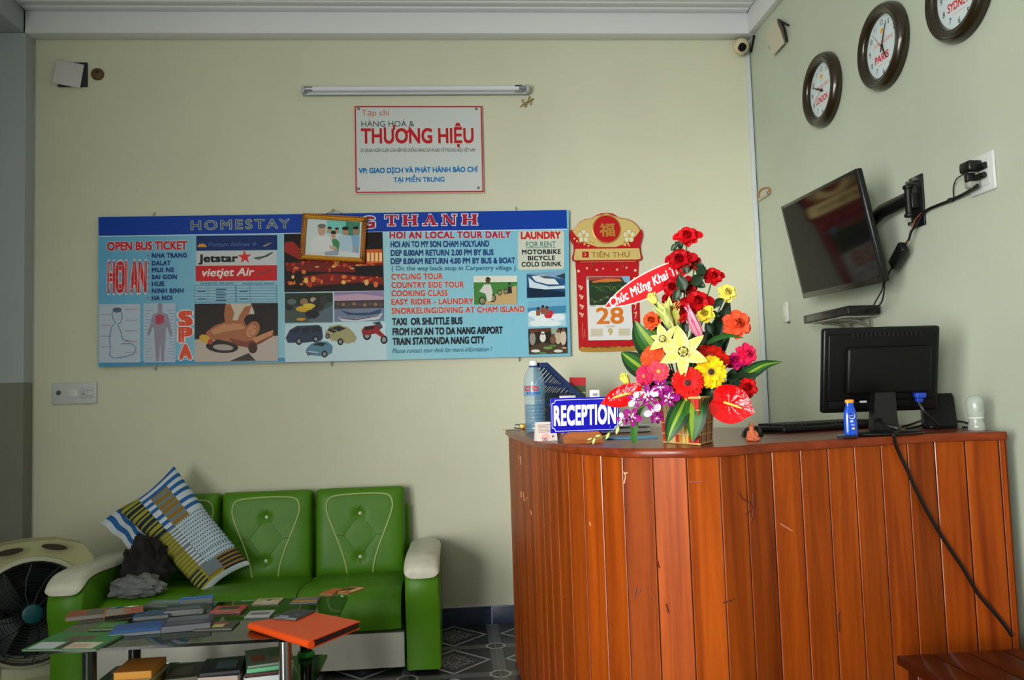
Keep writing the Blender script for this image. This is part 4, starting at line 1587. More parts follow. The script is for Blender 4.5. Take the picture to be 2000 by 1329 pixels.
WOOD_C = wood('varnished_counter_planks', (106, 38, 4), (170, 78, 13), 0.46, (22, 22, 1.0), 0.04, 'plank', 0.13)
WOOD_T = wood('varnished_counter_top', (92, 32, 10), (136, 56, 20), 0.3, (6, 30, 30), 0.10)
GROOVE = M((36, 12, 5), 0.7)
WOOD_E = wood('varnished_plank_edge', (120, 46, 10), (186, 92, 30), 0.22, (22, 22, 1.0), 0.3, None, 0.5)
ctr = thing('reception_counter', 'curved varnished wooden reception counter with vertical planks', 'counter', T(0.9, -1.6, 0))
CO = T(-0.9, 1.6, 0)
curve = resample(top_curve, 0.0965)
inner = offset(resample(top_curve, 0.0965), -0.014)
# sign: the inner curve must lie inside the room side of the desk (towards +x +y)
if inner[3][0] < curve[3][0]:
    inner = offset(resample(top_curve, 0.0965), 0.014)
mb = MB()
mb.X = CO
plank_id = []
rng = random.Random(11)
prevv = 0.5
for i in range(len(inner) - 1):
    (x0, y0), (x1, y1) = inner[i], inner[i + 1]
    L = math.hypot(x1 - x0, y1 - y0)
    tx, ty = (x1 - x0) / L, (y1 - y0) / L
    nx, ny = ty, -tx            # outwards
    if nx * (0.9 - x0) + ny * (-1.0 - y0) > 0:
        nx, ny = -nx, -ny
    g = 0.0017
    d = 0.005
    # a plank with eased edges between two narrow grooves
    prof = [(0, -d), (g, -d * .3), (g * 2.1, 0), (L * .5, 0.0), (L - g * 2.1, 0), (L - g, -d * .3), (L, -d)]
    vs = []
    for z in (0.0, ZT - 0.026):
        for s, o_ in prof:
            vs.append((x0 + tx * s + nx * o_, y0 + ty * s + ny * o_, z))
    n = len(prof)
    fs = [(k, k + 1, n + k + 1, n + k) for k in range(n - 1)]
    nf0 = len(mb.f)
    mb.add(vs, [fs[0], fs[-1]], GROOVE, False)
    mb.add(vs, [fs[1], fs[-2]], WOOD_E, False)
    mb.add(vs, fs[2:-2], WOOD_C, False)
    val = rng.random()
    while abs(val - prevv) < .22:
        val = rng.random()
    prevv = val
    plank_id += [val] * (len(mb.f) - nf0)
# inner lining, ends and floor edge give the front its thickness
lin_ = offset(inner, 0.03 if offset(inner, 0.03)[3][0] > inner[3][0] else -0.03)
n = len(lin_)
vs = [(x, y, 0) for x, y in lin_] + [(x, y, ZT - .026) for x, y in lin_]
mb.add(vs, [(k + 1, k, n + k, n + k + 1) for k in range(n - 1)], WOOD_C)
for e in (0, -1):
    a, b = inner[e], lin_[e]
    mb.add([(*a, 0), (*b, 0), (*b, ZT - .026), (*a, ZT - .026)], [(0, 1, 2, 3)], WOOD_C)
plank_id += [0.4] * (len(mb.f) - len(plank_id))
# scratches, scuffs and dents in the varnish
SCR, SCR_D = M((226, 176, 130), 0.6), M((96, 34, 14), 0.6)


def on_front(u, v):
    """point on the planks under photo pixel (u, v)"""
    best = None
    d = ray(u, v)
    for (x0, y0), (x1, y1) in zip(inner[:-1], inner[1:]):
        ex, ey = x1 - x0, y1 - y0
        det = d.x * -ey - d.y * -ex
        if abs(det) < 1e-9:
            continue
        rx_, ry_ = x0 - CAM.x, y0 - CAM.y
        t = (rx_ * -ey - ry_ * -ex) / det
        s = (d.x * ry_ - d.y * rx_) / det
        if t > 0 and -0.001 <= s <= 1.001 and (best is None or t < best):
            best = t
    return CAM + d * ((best or 2.3) - 0.0016 / (1))


for pts, mt in (([(1218, 922), (1222, 930), (1219, 945)], SCR), ([(1220, 925), (1226, 924)], SCR), ([(1017, 892), (1018, 908)], SCR), ([(1013, 890), (1014, 896)], SCR), ([(1022, 962), (1024, 980), (1030, 972)], SCR), ([(1018, 960), (1018, 972)], SCR), ([(1037, 998), (1038, 1007)], SCR),
                ([(1443, 962), (1450, 975), (1466, 984), (1470, 992), (1456, 1006)], SCR_D), ([(1471, 964), (1471, 1005), (1467, 1020)], SCR_D), ([(1413, 1178), (1436, 1170)], SCR_D), ([(1301, 1180), (1306, 1198)], SCR_D), ([(1283, 1094), (1288, 1110)], SCR_D), ([(1640, 1195), (1637, 1202), (1639, 1235)], SCR_D), ([(1243, 1148), (1240, 1170), (1252, 1150)], M((120, 66, 60), 0.5)), ([(1345, 942), (1372, 942)], M((150, 80, 60), 0.5)), ([(1100, 1172), (1104, 1170)], SCR_D), ([(1152, 1020), (1153, 1028)], SCR), ([(1525, 1024), (1548, 1038)], M((190, 120, 90), 0.6))):
    mb.tube([on_front(u, v) for u, v in pts], 0.0016 if mt is SCR else 0.0022, mt, 5)
plank_id += [0.4] * (len(mb.f) - len(plank_id))
front = mb.build('plank_front', ctr)
at_ = front.data.attributes.new('plank', 'FLOAT', 'FACE')
at_.data.foreach_set('value', plank_id)
# the top slab with a rounded nose
back_px = [(1880, 833), (1780, 832), (1700, 835), (1620, 837), (1500, 839), (1300, 836)]
slab = [(x, y) for x, y in resample(top_curve, 0.03)]
bk = [(1.66, -1.40), (1.45, -1.36), (1.15, -1.26), (0.90, -0.98), (0.66, -0.62)]
mb = MB()
mb.X = CO
poly = slab + bk
cxp, cyp = sum(p[0] for p in poly) / len(poly), sum(p[1] for p in poly) / len(poly)
ins = [offset(slab, s_) for s_ in (0.008, -0.008)]
sgn = 0.008 if ins[0][3][0] > slab[3][0] else -0.008


def shrink(k):
    return offset(slab, sgn * k) + bk


layers = [(1.0, ZT - 0.026), (0.25, ZT - 0.024), (0.0, ZT - 0.018), (0.0, ZT - 0.008), (0.3, ZT - 0.002), (1.0, ZT)]
vs, fs = [], []
n = len(poly)
for k, z in layers:
    vs += [(x, y, z) for x, y in shrink(k)]
for i in range(len(layers) - 1):
    for k in range(n):
        l = (k + 1) % n
        fs.append((i * n + k, i * n + l, (i + 1) * n + l, (i + 1) * n + k))
mb.add(vs, fs, WOOD_T, True)
mb.add(vs[:n], [tuple(range(n - 1, -1, -1))], WOOD_T)
mb.add(vs[-n:], [tuple(range(n))], WOOD_T)
mb.build('counter_top', ctr)
# ------------------------------------------------------------------ desk things


def dz(u, v, z=ZT):
    return at_z(u, v, z)


# monitor seen from the back
MX = Matrix.Translation((1.317, -1.885, 1.243)) @ RZ(math.radians(-1.5)) @ RX(math.radians(10)) @ RX(math.radians(90))
mon = thing('computer_monitor', 'black computer monitor seen from behind on the counter', 'monitor', MX)
mb = MB()
mb.box((0, 0, -0.004), (0.380, 0.272, 0.026), M((9, 9, 10), 0.35, spec=.25), 0.008)
mb.build('bezel', mon)
mb = MB()
mb.box((0, 0.010, 0.013), (0.355, 0.215, 0.012), M((8, 8, 9), 0.4, spec=.2), 0.005)
mb.box((0.012, 0.002, 0.027), (0.275, 0.150, 0.030), M((10, 10, 10), 0.42, spec=.2), 0.010)
mb.box((-0.02, -0.096, 0.011), (0.30, 0.055, 0.008), M((7, 7, 8), 0.5, spec=.2), 0.003)
for k in range(16):
    mb.box((-0.10 + k * 0.0145, 0.115, 0.0195), (0.006, 0.012, 0.003), BLACK)
mb.build('back_shell', mon)
mb = MB()
mb.box((-0.060, -0.092, 0.0158), (0.022, 0.022, 0.002), M((170, 176, 180), 0.4))
mb.box((-0.040, -0.088, 0.0158), (0.012, 0.006, 0.002), M((190, 190, 190), 0.4))
mb.build('sticker', mon)
mb = MB()
mb.box((0.118, -0.082, 0.024), (0.034, 0.018, 0.030), M((30, 66, 170), 0.35), 0.004)
mb.box((0.118, -0.098, 0.024), (0.022, 0.016, 0.020), M((24, 54, 150), 0.4), 0.004)
mb.build('video_plug', mon)
MI = MX.inverted()
bs = dz(1733, 850)
mb = MB()
st = [(bs.x, bs.y + .02, ZT + 0.012), (bs.x, bs.y + .018, ZT + 0.06), (bs.x, bs.y + .012, ZT + 0.13)]
for (p0, p1, w0, w1) in ((st[0], st[1], 0.082, 0.074), (st[1], st[2], 0.074, 0.064)):
    vs = []
    for p, w in ((p0, w0), (p1, w1)):
        for sx, sy in ((-1, -1), (1, -1), (1, 1), (-1, 1)):
            vs.append(MI @ Vector((p[0] + sx * w / 2, p[1] + sy * .016, p[2])))
    mb.add(vs, [(0, 1, 5, 4), (1, 2, 6, 5), (2, 3, 7, 6), (3, 0, 4, 7), (3, 2, 1, 0), (4, 5, 6, 7)], M((16, 16, 17), 0.35))
mb.build('stand_neck', mon)
mb = MB()
mb.X = MI @ T(bs.x - 0.005, bs.y + .012, ZT)
prof = [(0.118, 0.0005), (0.124, 0.004), (0.122, 0.008), (0.10, 0.012), (0.03, 0.015), (0.0005, 0.015)]
mb.lathe(prof, M((14, 14, 15), 0.3), 40, RZ(0) @ Matrix.Diagonal((1, 0.62, 1, 1)))
mb.build('stand_base', mon)

# cables on and over the counter
mb = MB()
vp = MX @ Vector((0.118, -0.108, 0.024))
mb.tube(spline([vp, vp + Vector((0.012, -.01, -0.03)), (vp.x + 0.06, vp.y + .02, ZT + .03), (vp.x + 0.10, vp.y + .06, ZT + .008), (vp.x + .12, vp.y + .12, ZT + .006)], 6), 0.005, M((22, 22, 26), 0.45), 7)
c_ = mb.build('video_cable')
tag(c_, 'dark video cable curving down from the blue plug of the monitor', 'cable')
mb = MB()
mb.tube(spline([dz(1762, 838) + Vector((0, 0, .006)), dz(1780, 836) + Vector((0, 0, .012)), dz(1805, 830) + Vector((0, 0, .016)), dz(1825, 832) + Vector((0, 0, .008))], 5), 0.004, BLACK, 6)
mb.tube(spline([dz(1770, 841) + Vector((0, 0, .005)), dz(1795, 838) + Vector((0, 0, .008)), dz(1812, 830) + Vector((0, 0, .010)), dz(1826, 831) + Vector((0, 0, .010))], 5), 0.004, BLACK, 6)
c_ = mb.build('network_cable')
tag(c_, 'black cable loops lying between the monitor stand and the black box', 'cable')
mb = MB()
q0 = dz(1684, 820)
pts = [MX @ Vector((-0.045, -0.105, 0.03)), MX @ Vector((-0.035, -0.125, 0.05)), Vector((bs.x - .03, bs.y - .035, ZT + .035)), Vector((bs.x + 0.0, bs.y - .07, ZT + .02)), dz(1742, 853) + Vector((0, 0, .007))]
pts2 = [(1744, 866), (1757, 888), (1770, 915), (1790, 960), (1822, 1020), (1850, 1065), (1880, 1110), (1910, 1160), (1940, 1195), (1962, 1222), (1976, 1243)]
run = [on_front(u, v) for u, v in pts2]
run = [p - (p - CAM).normalized() * 0.012 for p in run]
mb.tube(spline(pts, 5)[:-1] + spline([dz(1742, 853) + Vector((0, -.012, .006)), run[0] + Vector((0, -.012, 0))] + run[1:], 5), 0.0055, M((12, 12, 13), 0.45), 7)
c_ = mb.build('power_cable')
tag(c_, 'long black power cable hanging from the monitor down the counter front', 'cable')

# keyboard
ka, kb_ = dz(1512, 848), dz(1672, 838)
KX = frame((ka + kb_) / 2, (kb_ - ka).x and (kb_ - ka), (0, 1, 0)) if False else aim((ka + kb_) / 2 + Vector((.02, .05, 0)), (0, 0, 1)) @ RZ(0)
kx = (kb_ - ka).normalized()
KX = frame(ka + kx * 0.225 + Vector((0.01, 0.075, 0.0)), kx, Vector((-kx.y, kx.x, 0)))
kbd = thing('keyboard', 'black computer keyboard lying behind the blue lotion bottle', 'keyboard', KX)
mb = MB()
mb.box((0, 0, 0.012), (0.45, 0.155, 0.022), M((15, 15, 16), 0.4), 0.008)
mb.build('case', kbd)
mb = MB()
for r_ in range(6):
    for c in range(22):
        if r_ == 0 and 5 <= c <= 10:
            continue
        mb.box((-0.205 + c * 0.0195, -0.056 + r_ * 0.0215 + (0.006 if r_ == 5 else 0), 0.0255), (0.0165, 0.0175, 0.009), M((20, 20, 21), 0.4), 0.002, seg=1)
mb.box((-0.06, -0.056, 0.0255), (0.112, 0.0175, 0.009), M((20, 20, 21), 0.4), 0.002)
mb.build('keys', kbd)

# mouse and clay figurine
mo = dz(1476, 853)
ms = thing('computer_mouse', 'black computer mouse behind the clay figurine', 'mouse', T(mo.x, mo.y + .035, ZT) @ RZ(math.radians(80)))
mb = MB()
vs, fs, nu, nv = [], [], 18, 8
for j in range(nv + 1):
    ph = math.pi / 2 * j / nv
    for i in range(nu):
        th = 2 * math.pi * i / nu
        vs.append((0.056 * math.cos(th) * math.cos(ph), 0.034 * math.sin(th) * math.cos(ph) * (1 - .12 * math.cos(th)), 0.001 + 0.034 * math.sin(ph) * (1 - .15 * math.cos(th) * math.cos(ph))))
for j in range(nv):
    for i in range(nu):
        l = (i + 1) % nu
        fs.append((j * nu + i, j * nu + l, (j + 1) * nu + l, (j + 1) * nu + i))
fs.append(tuple(range(nu - 1, -1, -1)))
mb.add(vs, fs, M((14, 14, 15), 0.25), True)
mb.build('shell', ms)
mb = MB()
mb.lathe([(0.008, -0.003), (0.0085, 0), (0.008, 0.003)], M((40, 40, 42), 0.5), 14, T(0.03, 0, 0.0265) @ RX(math.radians(90)))
mb.build('scroll_wheel', ms)
mb = MB()
mb.tube(spline([dz(1492, 851) + Vector((.0, 0.03, .004)), dz(1510, 850) + Vector((0, .03, .004)), dz(1530, 849) + Vector((0, .03, .004)), dz(1540, 847) + Vector((0, .02, .004))], 4), 0.0022, BLACK, 6)
mb.build('cord', ms, ms.matrix_basis.inverted())
fg = dz(1472, 862)
fig = thing('clay_figurine', 'little terracotta figurine of a seated figure on the counter edge', 'figurine', T(fg.x, fg.y + .012, ZT))
CLAY = M((196, 104, 66), 0.65, vary=0.12, vscale=60)
mb = MB()
mb.lathe([(0.0005, 0), (0.016, 0.0005), (0.0185, 0.006), (0.017, 0.014), (0.012, 0.022), (0.0085, 0.030), (0.0075, 0.034)], CLAY, 20)
mb.lathe([(0.006, 0.033), (0.0078, 0.037), (0.0072, 0.043), (0.004, 0.048), (0.0005, 0.049)], CLAY, 16)
for s in (-1, 1):
    mb.tube(spline([(s * .004, -.004, .046), (s * .0055, -.004, .052), (s * .005, -.003, .056)], 3), [0.0022] * 6 + [0.0012], CLAY, 7)
    mb.tube(spline([(s * .009, 0, .028), (s * .014, -.008, .018), (s * .006, -.015, .012)], 4), 0.0042, CLAY, 8)
    mb.tube(spline([(s * .012, -.004, .006), (s * .016, -.014, .007), (s * .003, -.019, .005)], 4), 0.0055, CLAY, 8)
mb.tube([(0, -.006, .041), (0, -.0095, .039)], [0.0022, 0.0014], CLAY, 7)
mb.build('body', fig)

# lotion bottle
lo = dz(1667, 857)
ltn = thing('lotion_bottle', 'blue sunscreen bottle with orange cap standing before the monitor', 'bottle', T(lo.x, lo.y + .012, ZT))
LB = M((16, 72, 190), 0.25, coat=0.4)
SQ = Matrix.Diagonal((1, 0.62, 1, 1))
mb = MB()
k_ = 1.0
mb.lathe([(0.0005, 0), (0.0165, 0.0005), (0.0195, 0.003), (0.0202, 0.02), (0.0200, 0.045), (0.0200, 0.062), (0.0185, 0.075), (0.0145, 0.088), (0.0120, 0.094), (0.0118, 0.104)], LB, 30, SQ)
mb.lift = 0
FR = frame((0, -0.0128, 0.0), (1, 0, 0), (0, 0, 1))
LW = M((214, 226, 240), 0.3)
mb.oval(-0.001, 0.066, 0.0095, 0.0095, LW, X=FR)
mb.oval(-0.0015, 0.067, 0.0085, 0.0085, M((18, 60, 160), 0.3), X=FR)
mb.rect(-0.006, 0.066, 0.003, 0.0675, LW, FR)
mb.rect(-0.007, 0.0475, 0.002, 0.0525, LW, FR)
mb.rect(-0.003, 0.0265, 0.005, 0.0315, M((226, 210, 110), 0.3), FR)
mb.rect(-0.006, 0.041, 0.005, 0.0418, LW, FR)
mb.rect(-0.004, 0.037, 0.006, 0.0378, LW, FR)
mb.build('bottle_body', ltn)
mb = MB()
mb.lathe([(0.0122, 0.104), (0.0135, 0.1055), (0.0135, 0.111), (0.011, 0.1135), (0.0005, 0.114)], M((240, 150, 30), 0.35), 26, SQ)
mb.build('cap', ltn)
pn = dz(1655, 857)
pen = thing('pen', 'dark capped pen lying at the foot of the blue lotion bottle', 'pen', frame(pn + Vector((0, -.012, 0.0055)), (1, -.04, 0), (0, 1, 0)))
mb = MB()
mb.tube([(-0.02, 0, 0), (0.022, 0, 0)], 0.005, M((24, 26, 34), 0.3), 10)
mb.build('barrel', pen)
mb = MB()
mb.tube([(-0.034, 0, 0), (-0.02, 0, 0)], [0.0045, 0.0054], M((40, 46, 60), 0.3), 10)
mb.box((-0.022, 0, 0.0062), (0.024, 0.002, 0.0012), M((170, 176, 186), 0.3, metal=0.8))
mb.build('pen_cap', pen)

# black box at the right end and the clear jar
ro = dz(1852, 838)
rt = thing('router_box', 'black upright box leaning back at the right end of the counter', 'router', T(ro.x - .012, ro.y + .03, ZT) @ RZ(math.radians(-24)))
RB = M((8, 8, 9), 0.45, spec=.2)
vs = []
for z, y0, y1, w in ((0.0, -0.035, 0.045, 0.092), (0.012, -0.038, 0.048, 0.098), (0.105, 0.0, 0.04, 0.098), (0.118, 0.006, 0.036, 0.088)):
    for sx, y in ((-1, y0), (1, y0), (1, y1), (-1, y1)):
        vs.append((sx * w / 2, y, z))
mb = MB()
mb.add(vs, [(3, 2, 1, 0), (12, 13, 14, 15)] + [(i * 4 + k, i * 4 + (k + 1) % 4, (i + 1) * 4 + (k + 1) % 4, (i + 1) * 4 + k) for i in range(3) for k in range(4)], RB)
mb.build('case', rt)
mb = MB()
for k in range(3):
    mb.box((-0.03 + k * 0.01, -0.0375, 0.008), (0.005, 0.003, 0.003), M((120, 126, 130), 0.3))
mb.build('indicator', rt)
mb = MB()
mb.tube(spline([ro + Vector((.035, .05, .012)), ro + Vector((.05, .02, .022)), ro + Vector((.068, -.01, .014)), ro + Vector((.060, -.03, .005)), ro + Vector((.03, -.03, .005))], 6), 0.0035, BLACK, 6)
c_ = mb.build('adapter_cable')
tag(c_, 'black cable looping between the black box and the clear jar', 'cable')
jo = dz(1916, 842)
jr = thing('clear_jar', 'clear glass lamp-shaped jar at the far right end of the counter', 'jar', T(min(jo.x, 1.6), jo.y + .02, ZT))
JG = glass('clear_jar_glass', (226, 234, 228), 0.08)
mb = MB()
mb.lathe([(0.0005, 0), (0.024, 0.0005), (0.026, 0.003), (0.0245, 0.018), (0.020, 0.034), (0.021, 0.042), (0.0255, 0.052), (0.0265, 0.075), (0.0265, 0.09), (0.022, 0.103), (0.013, 0.110), (0.0005, 0.112)], film('jar_glass', (190, 200, 190), .5, .1), 28)
mb.build('body', jr)
mb = MB()
mb.box((0.0, -0.027, 0.074), (0.013, 0.003, 0.03), M((150, 160, 152), 0.4), 0.001)
mb.lathe([(0.0215, 0.036), (0.0235, 0.038), (0.0235, 0.042), (0.0215, 0.044)], M((196, 204, 196), 0.3), 28)
mb.build('clasp', jr)

# ------------------------------------------------------------------ RECEPTION sign
RXM = Matrix.Translation((0.375, -1.80, 1.1285)) @ RZ(math.radians(3.1)) @ RX(math.radians(8)) @ RX(math.radians(90))
rs = thing('reception_sign', 'blue RECEPTION sign slotted in a small wooden base on the counter', 'sign', RXM)
rw, rh = 0.112, 0.056
mb = MB()


def notched(w, h, c):
    pts = []
    for cx, cy, a0 in ((w, h, 270), (-w, h, 0), (-w, -h, 90), (w, -h, 180)):
        for k in range(6):
            a = math.radians(a0 - k * 18)
            pts.append((cx + c * math.cos(a), cy + c * math.sin(a)))
    return pts


mb.box((0, 0, -0.002), (2 * rw, 2 * rh, 0.004), M((22, 22, 172), 0.2, coat=0.4), 0.0012)
mb.lift = 0.00012
mb.flat(notched(rw - .004, rh - .005, 0.011), M((214, 220, 236), 0.3))
mb.flat(notched(rw - .0058, rh - .0068, 0.011), M((22, 22, 172), 0.2, coat=0.4))
mb.text('RECEPTION', -rw + .012, -0.030, rw - .012, -0.030, 0.060, M((222, 226, 234), 0.3), 0.055, spacing=1.05)
mb.build('plate', rs)
RI = RXM.inverted()
sa, sb_ = dz(1098, 867), dz(1174, 869)
sxd = (sb_ - sa).normalized()
mb = MB()
mb.X = RI @ frame((0.362, -1.806, ZT), (1, 0.03, 0), (0, 0, 1))
mb.prism([(-0.062, 0), (0.060, 0), (0.060, 0.022), (0.048, 0.036), (-0.046, 0.036), (-0.062, 0.022)], 0.006, 0.030, wood('sign_base_wood', (128, 70, 34), (166, 98, 52), 0.4, (6, 60, 60), 0.2))
mb.prism([(-0.062, 0), (0.060, 0), (0.060, 0.012), (-0.062, 0.012)], -0.035, 0.006, M((110, 58, 28), 0.4))
mb.prism([(-0.062, 0.0), (0.060, 0), (0.060, 0.022), (0.048, 0.034), (-0.046, 0.034), (-0.062, 0.022)], -0.04, -0.028, M((120, 64, 30), 0.4))
mb.build('wooden_base', rs)

# ------------------------------------------------------------------ water bottle
wb = dz(1045, 846)
wt = thing('water_bottle', 'large half-full plastic water bottle with white cap beside the blue rack', 'bottle', T(wb.x + .006, wb.y + .035, ZT))
PET = film('bottle_plastic', (150, 196, 216), .26)
WAT = film('bottle_water', (36, 112, 160), .42, .1)
rb = 0.0435
prof = [(0.0005, 0.006), (0.030, 0.001), (0.040, 0.004), (rb, 0.016)]
z = 0.016
k = 0
while z < 0.130:
    prof += [(rb, z + 0.008), (rb - 0.003, z + 0.011), (rb, z + 0.014)]
    z += 0.014
prof += [(rb, 0.175), (rb + .001, 0.205), (rb - .001, 0.225), (rb - .006, 0.245), (rb - .016, 0.262), (0.020, 0.272), (0.016, 0.279)]
mb = MB()
mb.lathe(prof, PET, 36, caps=False)
mb.build('bottle_body', wt)
mb = MB()
wp_ = [(max(r_ - 0.0022, 0.0004), z_ + 0.0015) for r_, z_ in prof if z_ < 0.118] + [(rb - .003, 0.1185), (0.0005, 0.1185)]
mb.lathe(wp_, WAT, 36, caps=False)
mb.build('water', wt)
mb = MB()
mb.lathe([(rb + .0008, 0.152), (rb + .0012, 0.153), (rb + .0012, 0.196), (rb + .0008, 0.197)], film('bottle_label_film', (90, 160, 196), .35, .2), 36, caps=False)
LR = M((206, 40, 46), 0.4)


def wrap(mb, ang, z_, wa, hz, mt, r_=rb + .0018):
    n_ = 6
    vs = []
    for i in range(n_ + 1):
        a = math.radians(ang - wa / 2 + wa * i / n_)
        vs += [(r_ * math.cos(a), r_ * math.sin(a), z_ - hz / 2), (r_ * math.cos(a), r_ * math.sin(a), z_ + hz / 2)]
    mb.add(vs, [(2 * i, 2 * i + 2, 2 * i + 3, 2 * i + 1) for i in range(n_)], mt, True)


for a in (228, 272):
    for da, dz_, wa, hz in ((-14, 0, 8, .018), (0, .007, 26, .005), (0, -.007, 26, .005), (12, 0 if a > 250 else .004, 8, .012 if a > 250 else .006)):
        wrap(mb, a + da, 0.183 + dz_, wa, hz, LR)
for k in range(5):
    wrap(mb, 226 + k * 16, 0.164, 11, 0.010, M((30, 90, 170), 0.4))
mb.build('label_wrap', wt)
mb = MB()
mb.lathe([(0.0165, 0.272), (0.0195, 0.274), (0.0195, 0.277), (0.0165, 0.279)], M((26, 60, 130), 0.4), 24)
mb.lathe([(0.017, 0.279), (0.0172, 0.296), (0.015, 0.299), (0.0005, 0.299)], M((226, 230, 232), 0.4), 24)
mb.build('cap', wt)

# ------------------------------------------------------------------ magazine rack
rk0 = at_y(1062, 722, -0.72)
RKX = T(0.33, -0.70, ZT)
rk = thing('magazine_rack', 'navy blue slotted plastic magazine rack behind the RECEPTION sign', 'magazine rack', RKX)
RKM = M((16, 44, 92), 0.4)
# profile in the x-z plane: tall at the left, sloping down to the right
H0, H1, LW_ = 0.300, 0.11, 0.245
for y_ in (-0.045, 0.045):
    mb = MB()

    def topz(x):
        return H0 if x < 0.055 else H0 - (H0 - H1) * (x - 0.055) / (LW_ - 0.055)

    def bar(x0, z0, x1, z1, w):
        mb.tube([(x0, y_, z0), (x1, y_, z1)], w, RKM, 6)
    mb.prism([(0, 0), (LW_, 0), (LW_, 0.022), (0, 0.022)], -0.002, 0.002, RKM, frame((0, y_, 0), (1, 0, 0), (0, 0, 1)))
    mb.prism([(0, 0.0), (0.016, 0), (0.016, H0), (0, H0)], -0.002, 0.002, RKM, frame((0, y_, 0), (1, 0, 0), (0, 0, 1)))
    mb.prism([(LW_ - .016, 0), (LW_, 0), (LW_, H1), (LW_ - .016, H1 + .012)], -0.002, 0.002, RKM, frame((0, y_, 0), (1, 0, 0), (0, 0, 1)))
    mb.prism([(0, H0 - .02), (0.05, H0 - .02), (LW_, H1 - .028), (LW_, H1), (0.055, H0), (0, H0)], -0.002, 0.002, RKM, frame((0, y_, 0), (1, 0, 0), (0, 0, 1)))
    # slanting slats leave the slots
    s = -0.25
    while s < 0.24:
        x0, z0 = max(s, 0.014), 0.02 + (max(s, 0.014) - s) * 1.05
        x1, z1 = x0, z0
        while x1 < LW_ - .012 and z1 < topz(x1) - 0.012:
            x1 += 0.002
            z1 += 0.0021
        if z0 < topz(x0) - .02 and x1 > x0 + .008:
            mb.prism([(x0, z0 - .0045), (x0, z0 + .0045), (x1, z1 + .0045), (x1, z1 - .0045)], -0.0018, 0.0018, RKM, frame((0, y_, 0), (1, 0, 0), (0, 0, 1)))
        s += 0.021
    for f_ in (0.38, 0.68):
        mb.prism([(0.01, H0 * f_), (0.01, H0 * f_ + .012), (min(LW_, 0.055 + (1 - f_) * .26), H0 * f_ + .012 - .02), (min(LW_, 0.055 + (1 - f_) * .26), H0 * f_ - .02)], -0.0019, 0.0019, RKM, frame((0, y_, 0), (1, 0, 0), (0, 0, 1)))
    mb.build('slotted_side', rk)
mb = MB()
mb.box((LW_ / 2, 0, 0.002), (LW_, 0.094, 0.004), RKM)
mb.box((0.002, 0, H0 / 2), (0.004, 0.094, H0), RKM)
mb.box((LW_ - .002, 0, H1 / 2), (0.004, 0.094, H1), RKM)
mb.build('tray', rk)
for dy, x0, ln, hh, c1, lab in ((0.020, 0.15, 0.075, 0.225, (190, 36, 44), 'red-topped brochure standing up in the blue rack'), (-0.012, 0.014, 0.20, 0.16, (70, 76, 60), 'dark picture brochure standing low in the blue rack')):
    mb = MB()
    mb.box((ln / 2, 0, hh / 2), (ln, 0.006, hh), M((190, 190, 176), 0.5))
    mb.lift = 0.0031
    XX = frame((0, 0, 0), (1, 0, 0), (0, 0, 1))
    mb.rect(0, 0, ln, hh * .86, M((70, 84, 56), 0.4), XX)
    mb.rect(0, hh * .84, ln, hh, M(c1, 0.4), XX)
    for k in range(8):
        mb.oval(ln * (.1 + .11 * k), hh * (.5 + .2 * math.sin(k * 2.1)), .012, .009, M([(160, 120, 60), (196, 186, 150), (96, 60, 40)][k % 3], 0.4), n=8, X=XX)
    o = mb.build('brochure', None, RKX @ T(x0 + .004, dy, 0.006) @ RY(math.radians(2)))
    tag(o, lab, 'brochure')
cpz = dz(1168, 840)
ch = thing('phone_charger', 'small white charger block standing behind the RECEPTION sign', 'charger', T(0.545, -1.02, ZT))
mb = MB()
mb.box((0, 0, 0.085), (0.042, 0.028, 0.17), M((222, 226, 224), 0.35), 0.005)
mb.build('case', ch)
mb = MB()
mb.box((0, -0.0145, 0.15), (0.02, 0.002, 0.012), M((150, 154, 152), 0.4))
mb.box((0, -0.0145, 0.128), (0.010, 0.002, 0.010), M((120, 126, 126), 0.4))
mb.build('port', ch)
mb = MB()
mb.box((0, 0, 0.075), (0.07, 0.003, 0.15), M((206, 204, 200), 0.4), 0.001, RZ(.1) @ RX(-.12))
mb.box((0.006, -0.001, 0.13), (0.03, 0.0034, 0.02), M((206, 110, 110), 0.4), 0, RZ(.1) @ RX(-.12))
o = mb.build('leaflet', None, T(0.44, -0.99, ZT + .0))
tag(o, 'pale leaflet standing beside the white charger block', 'leaflet')

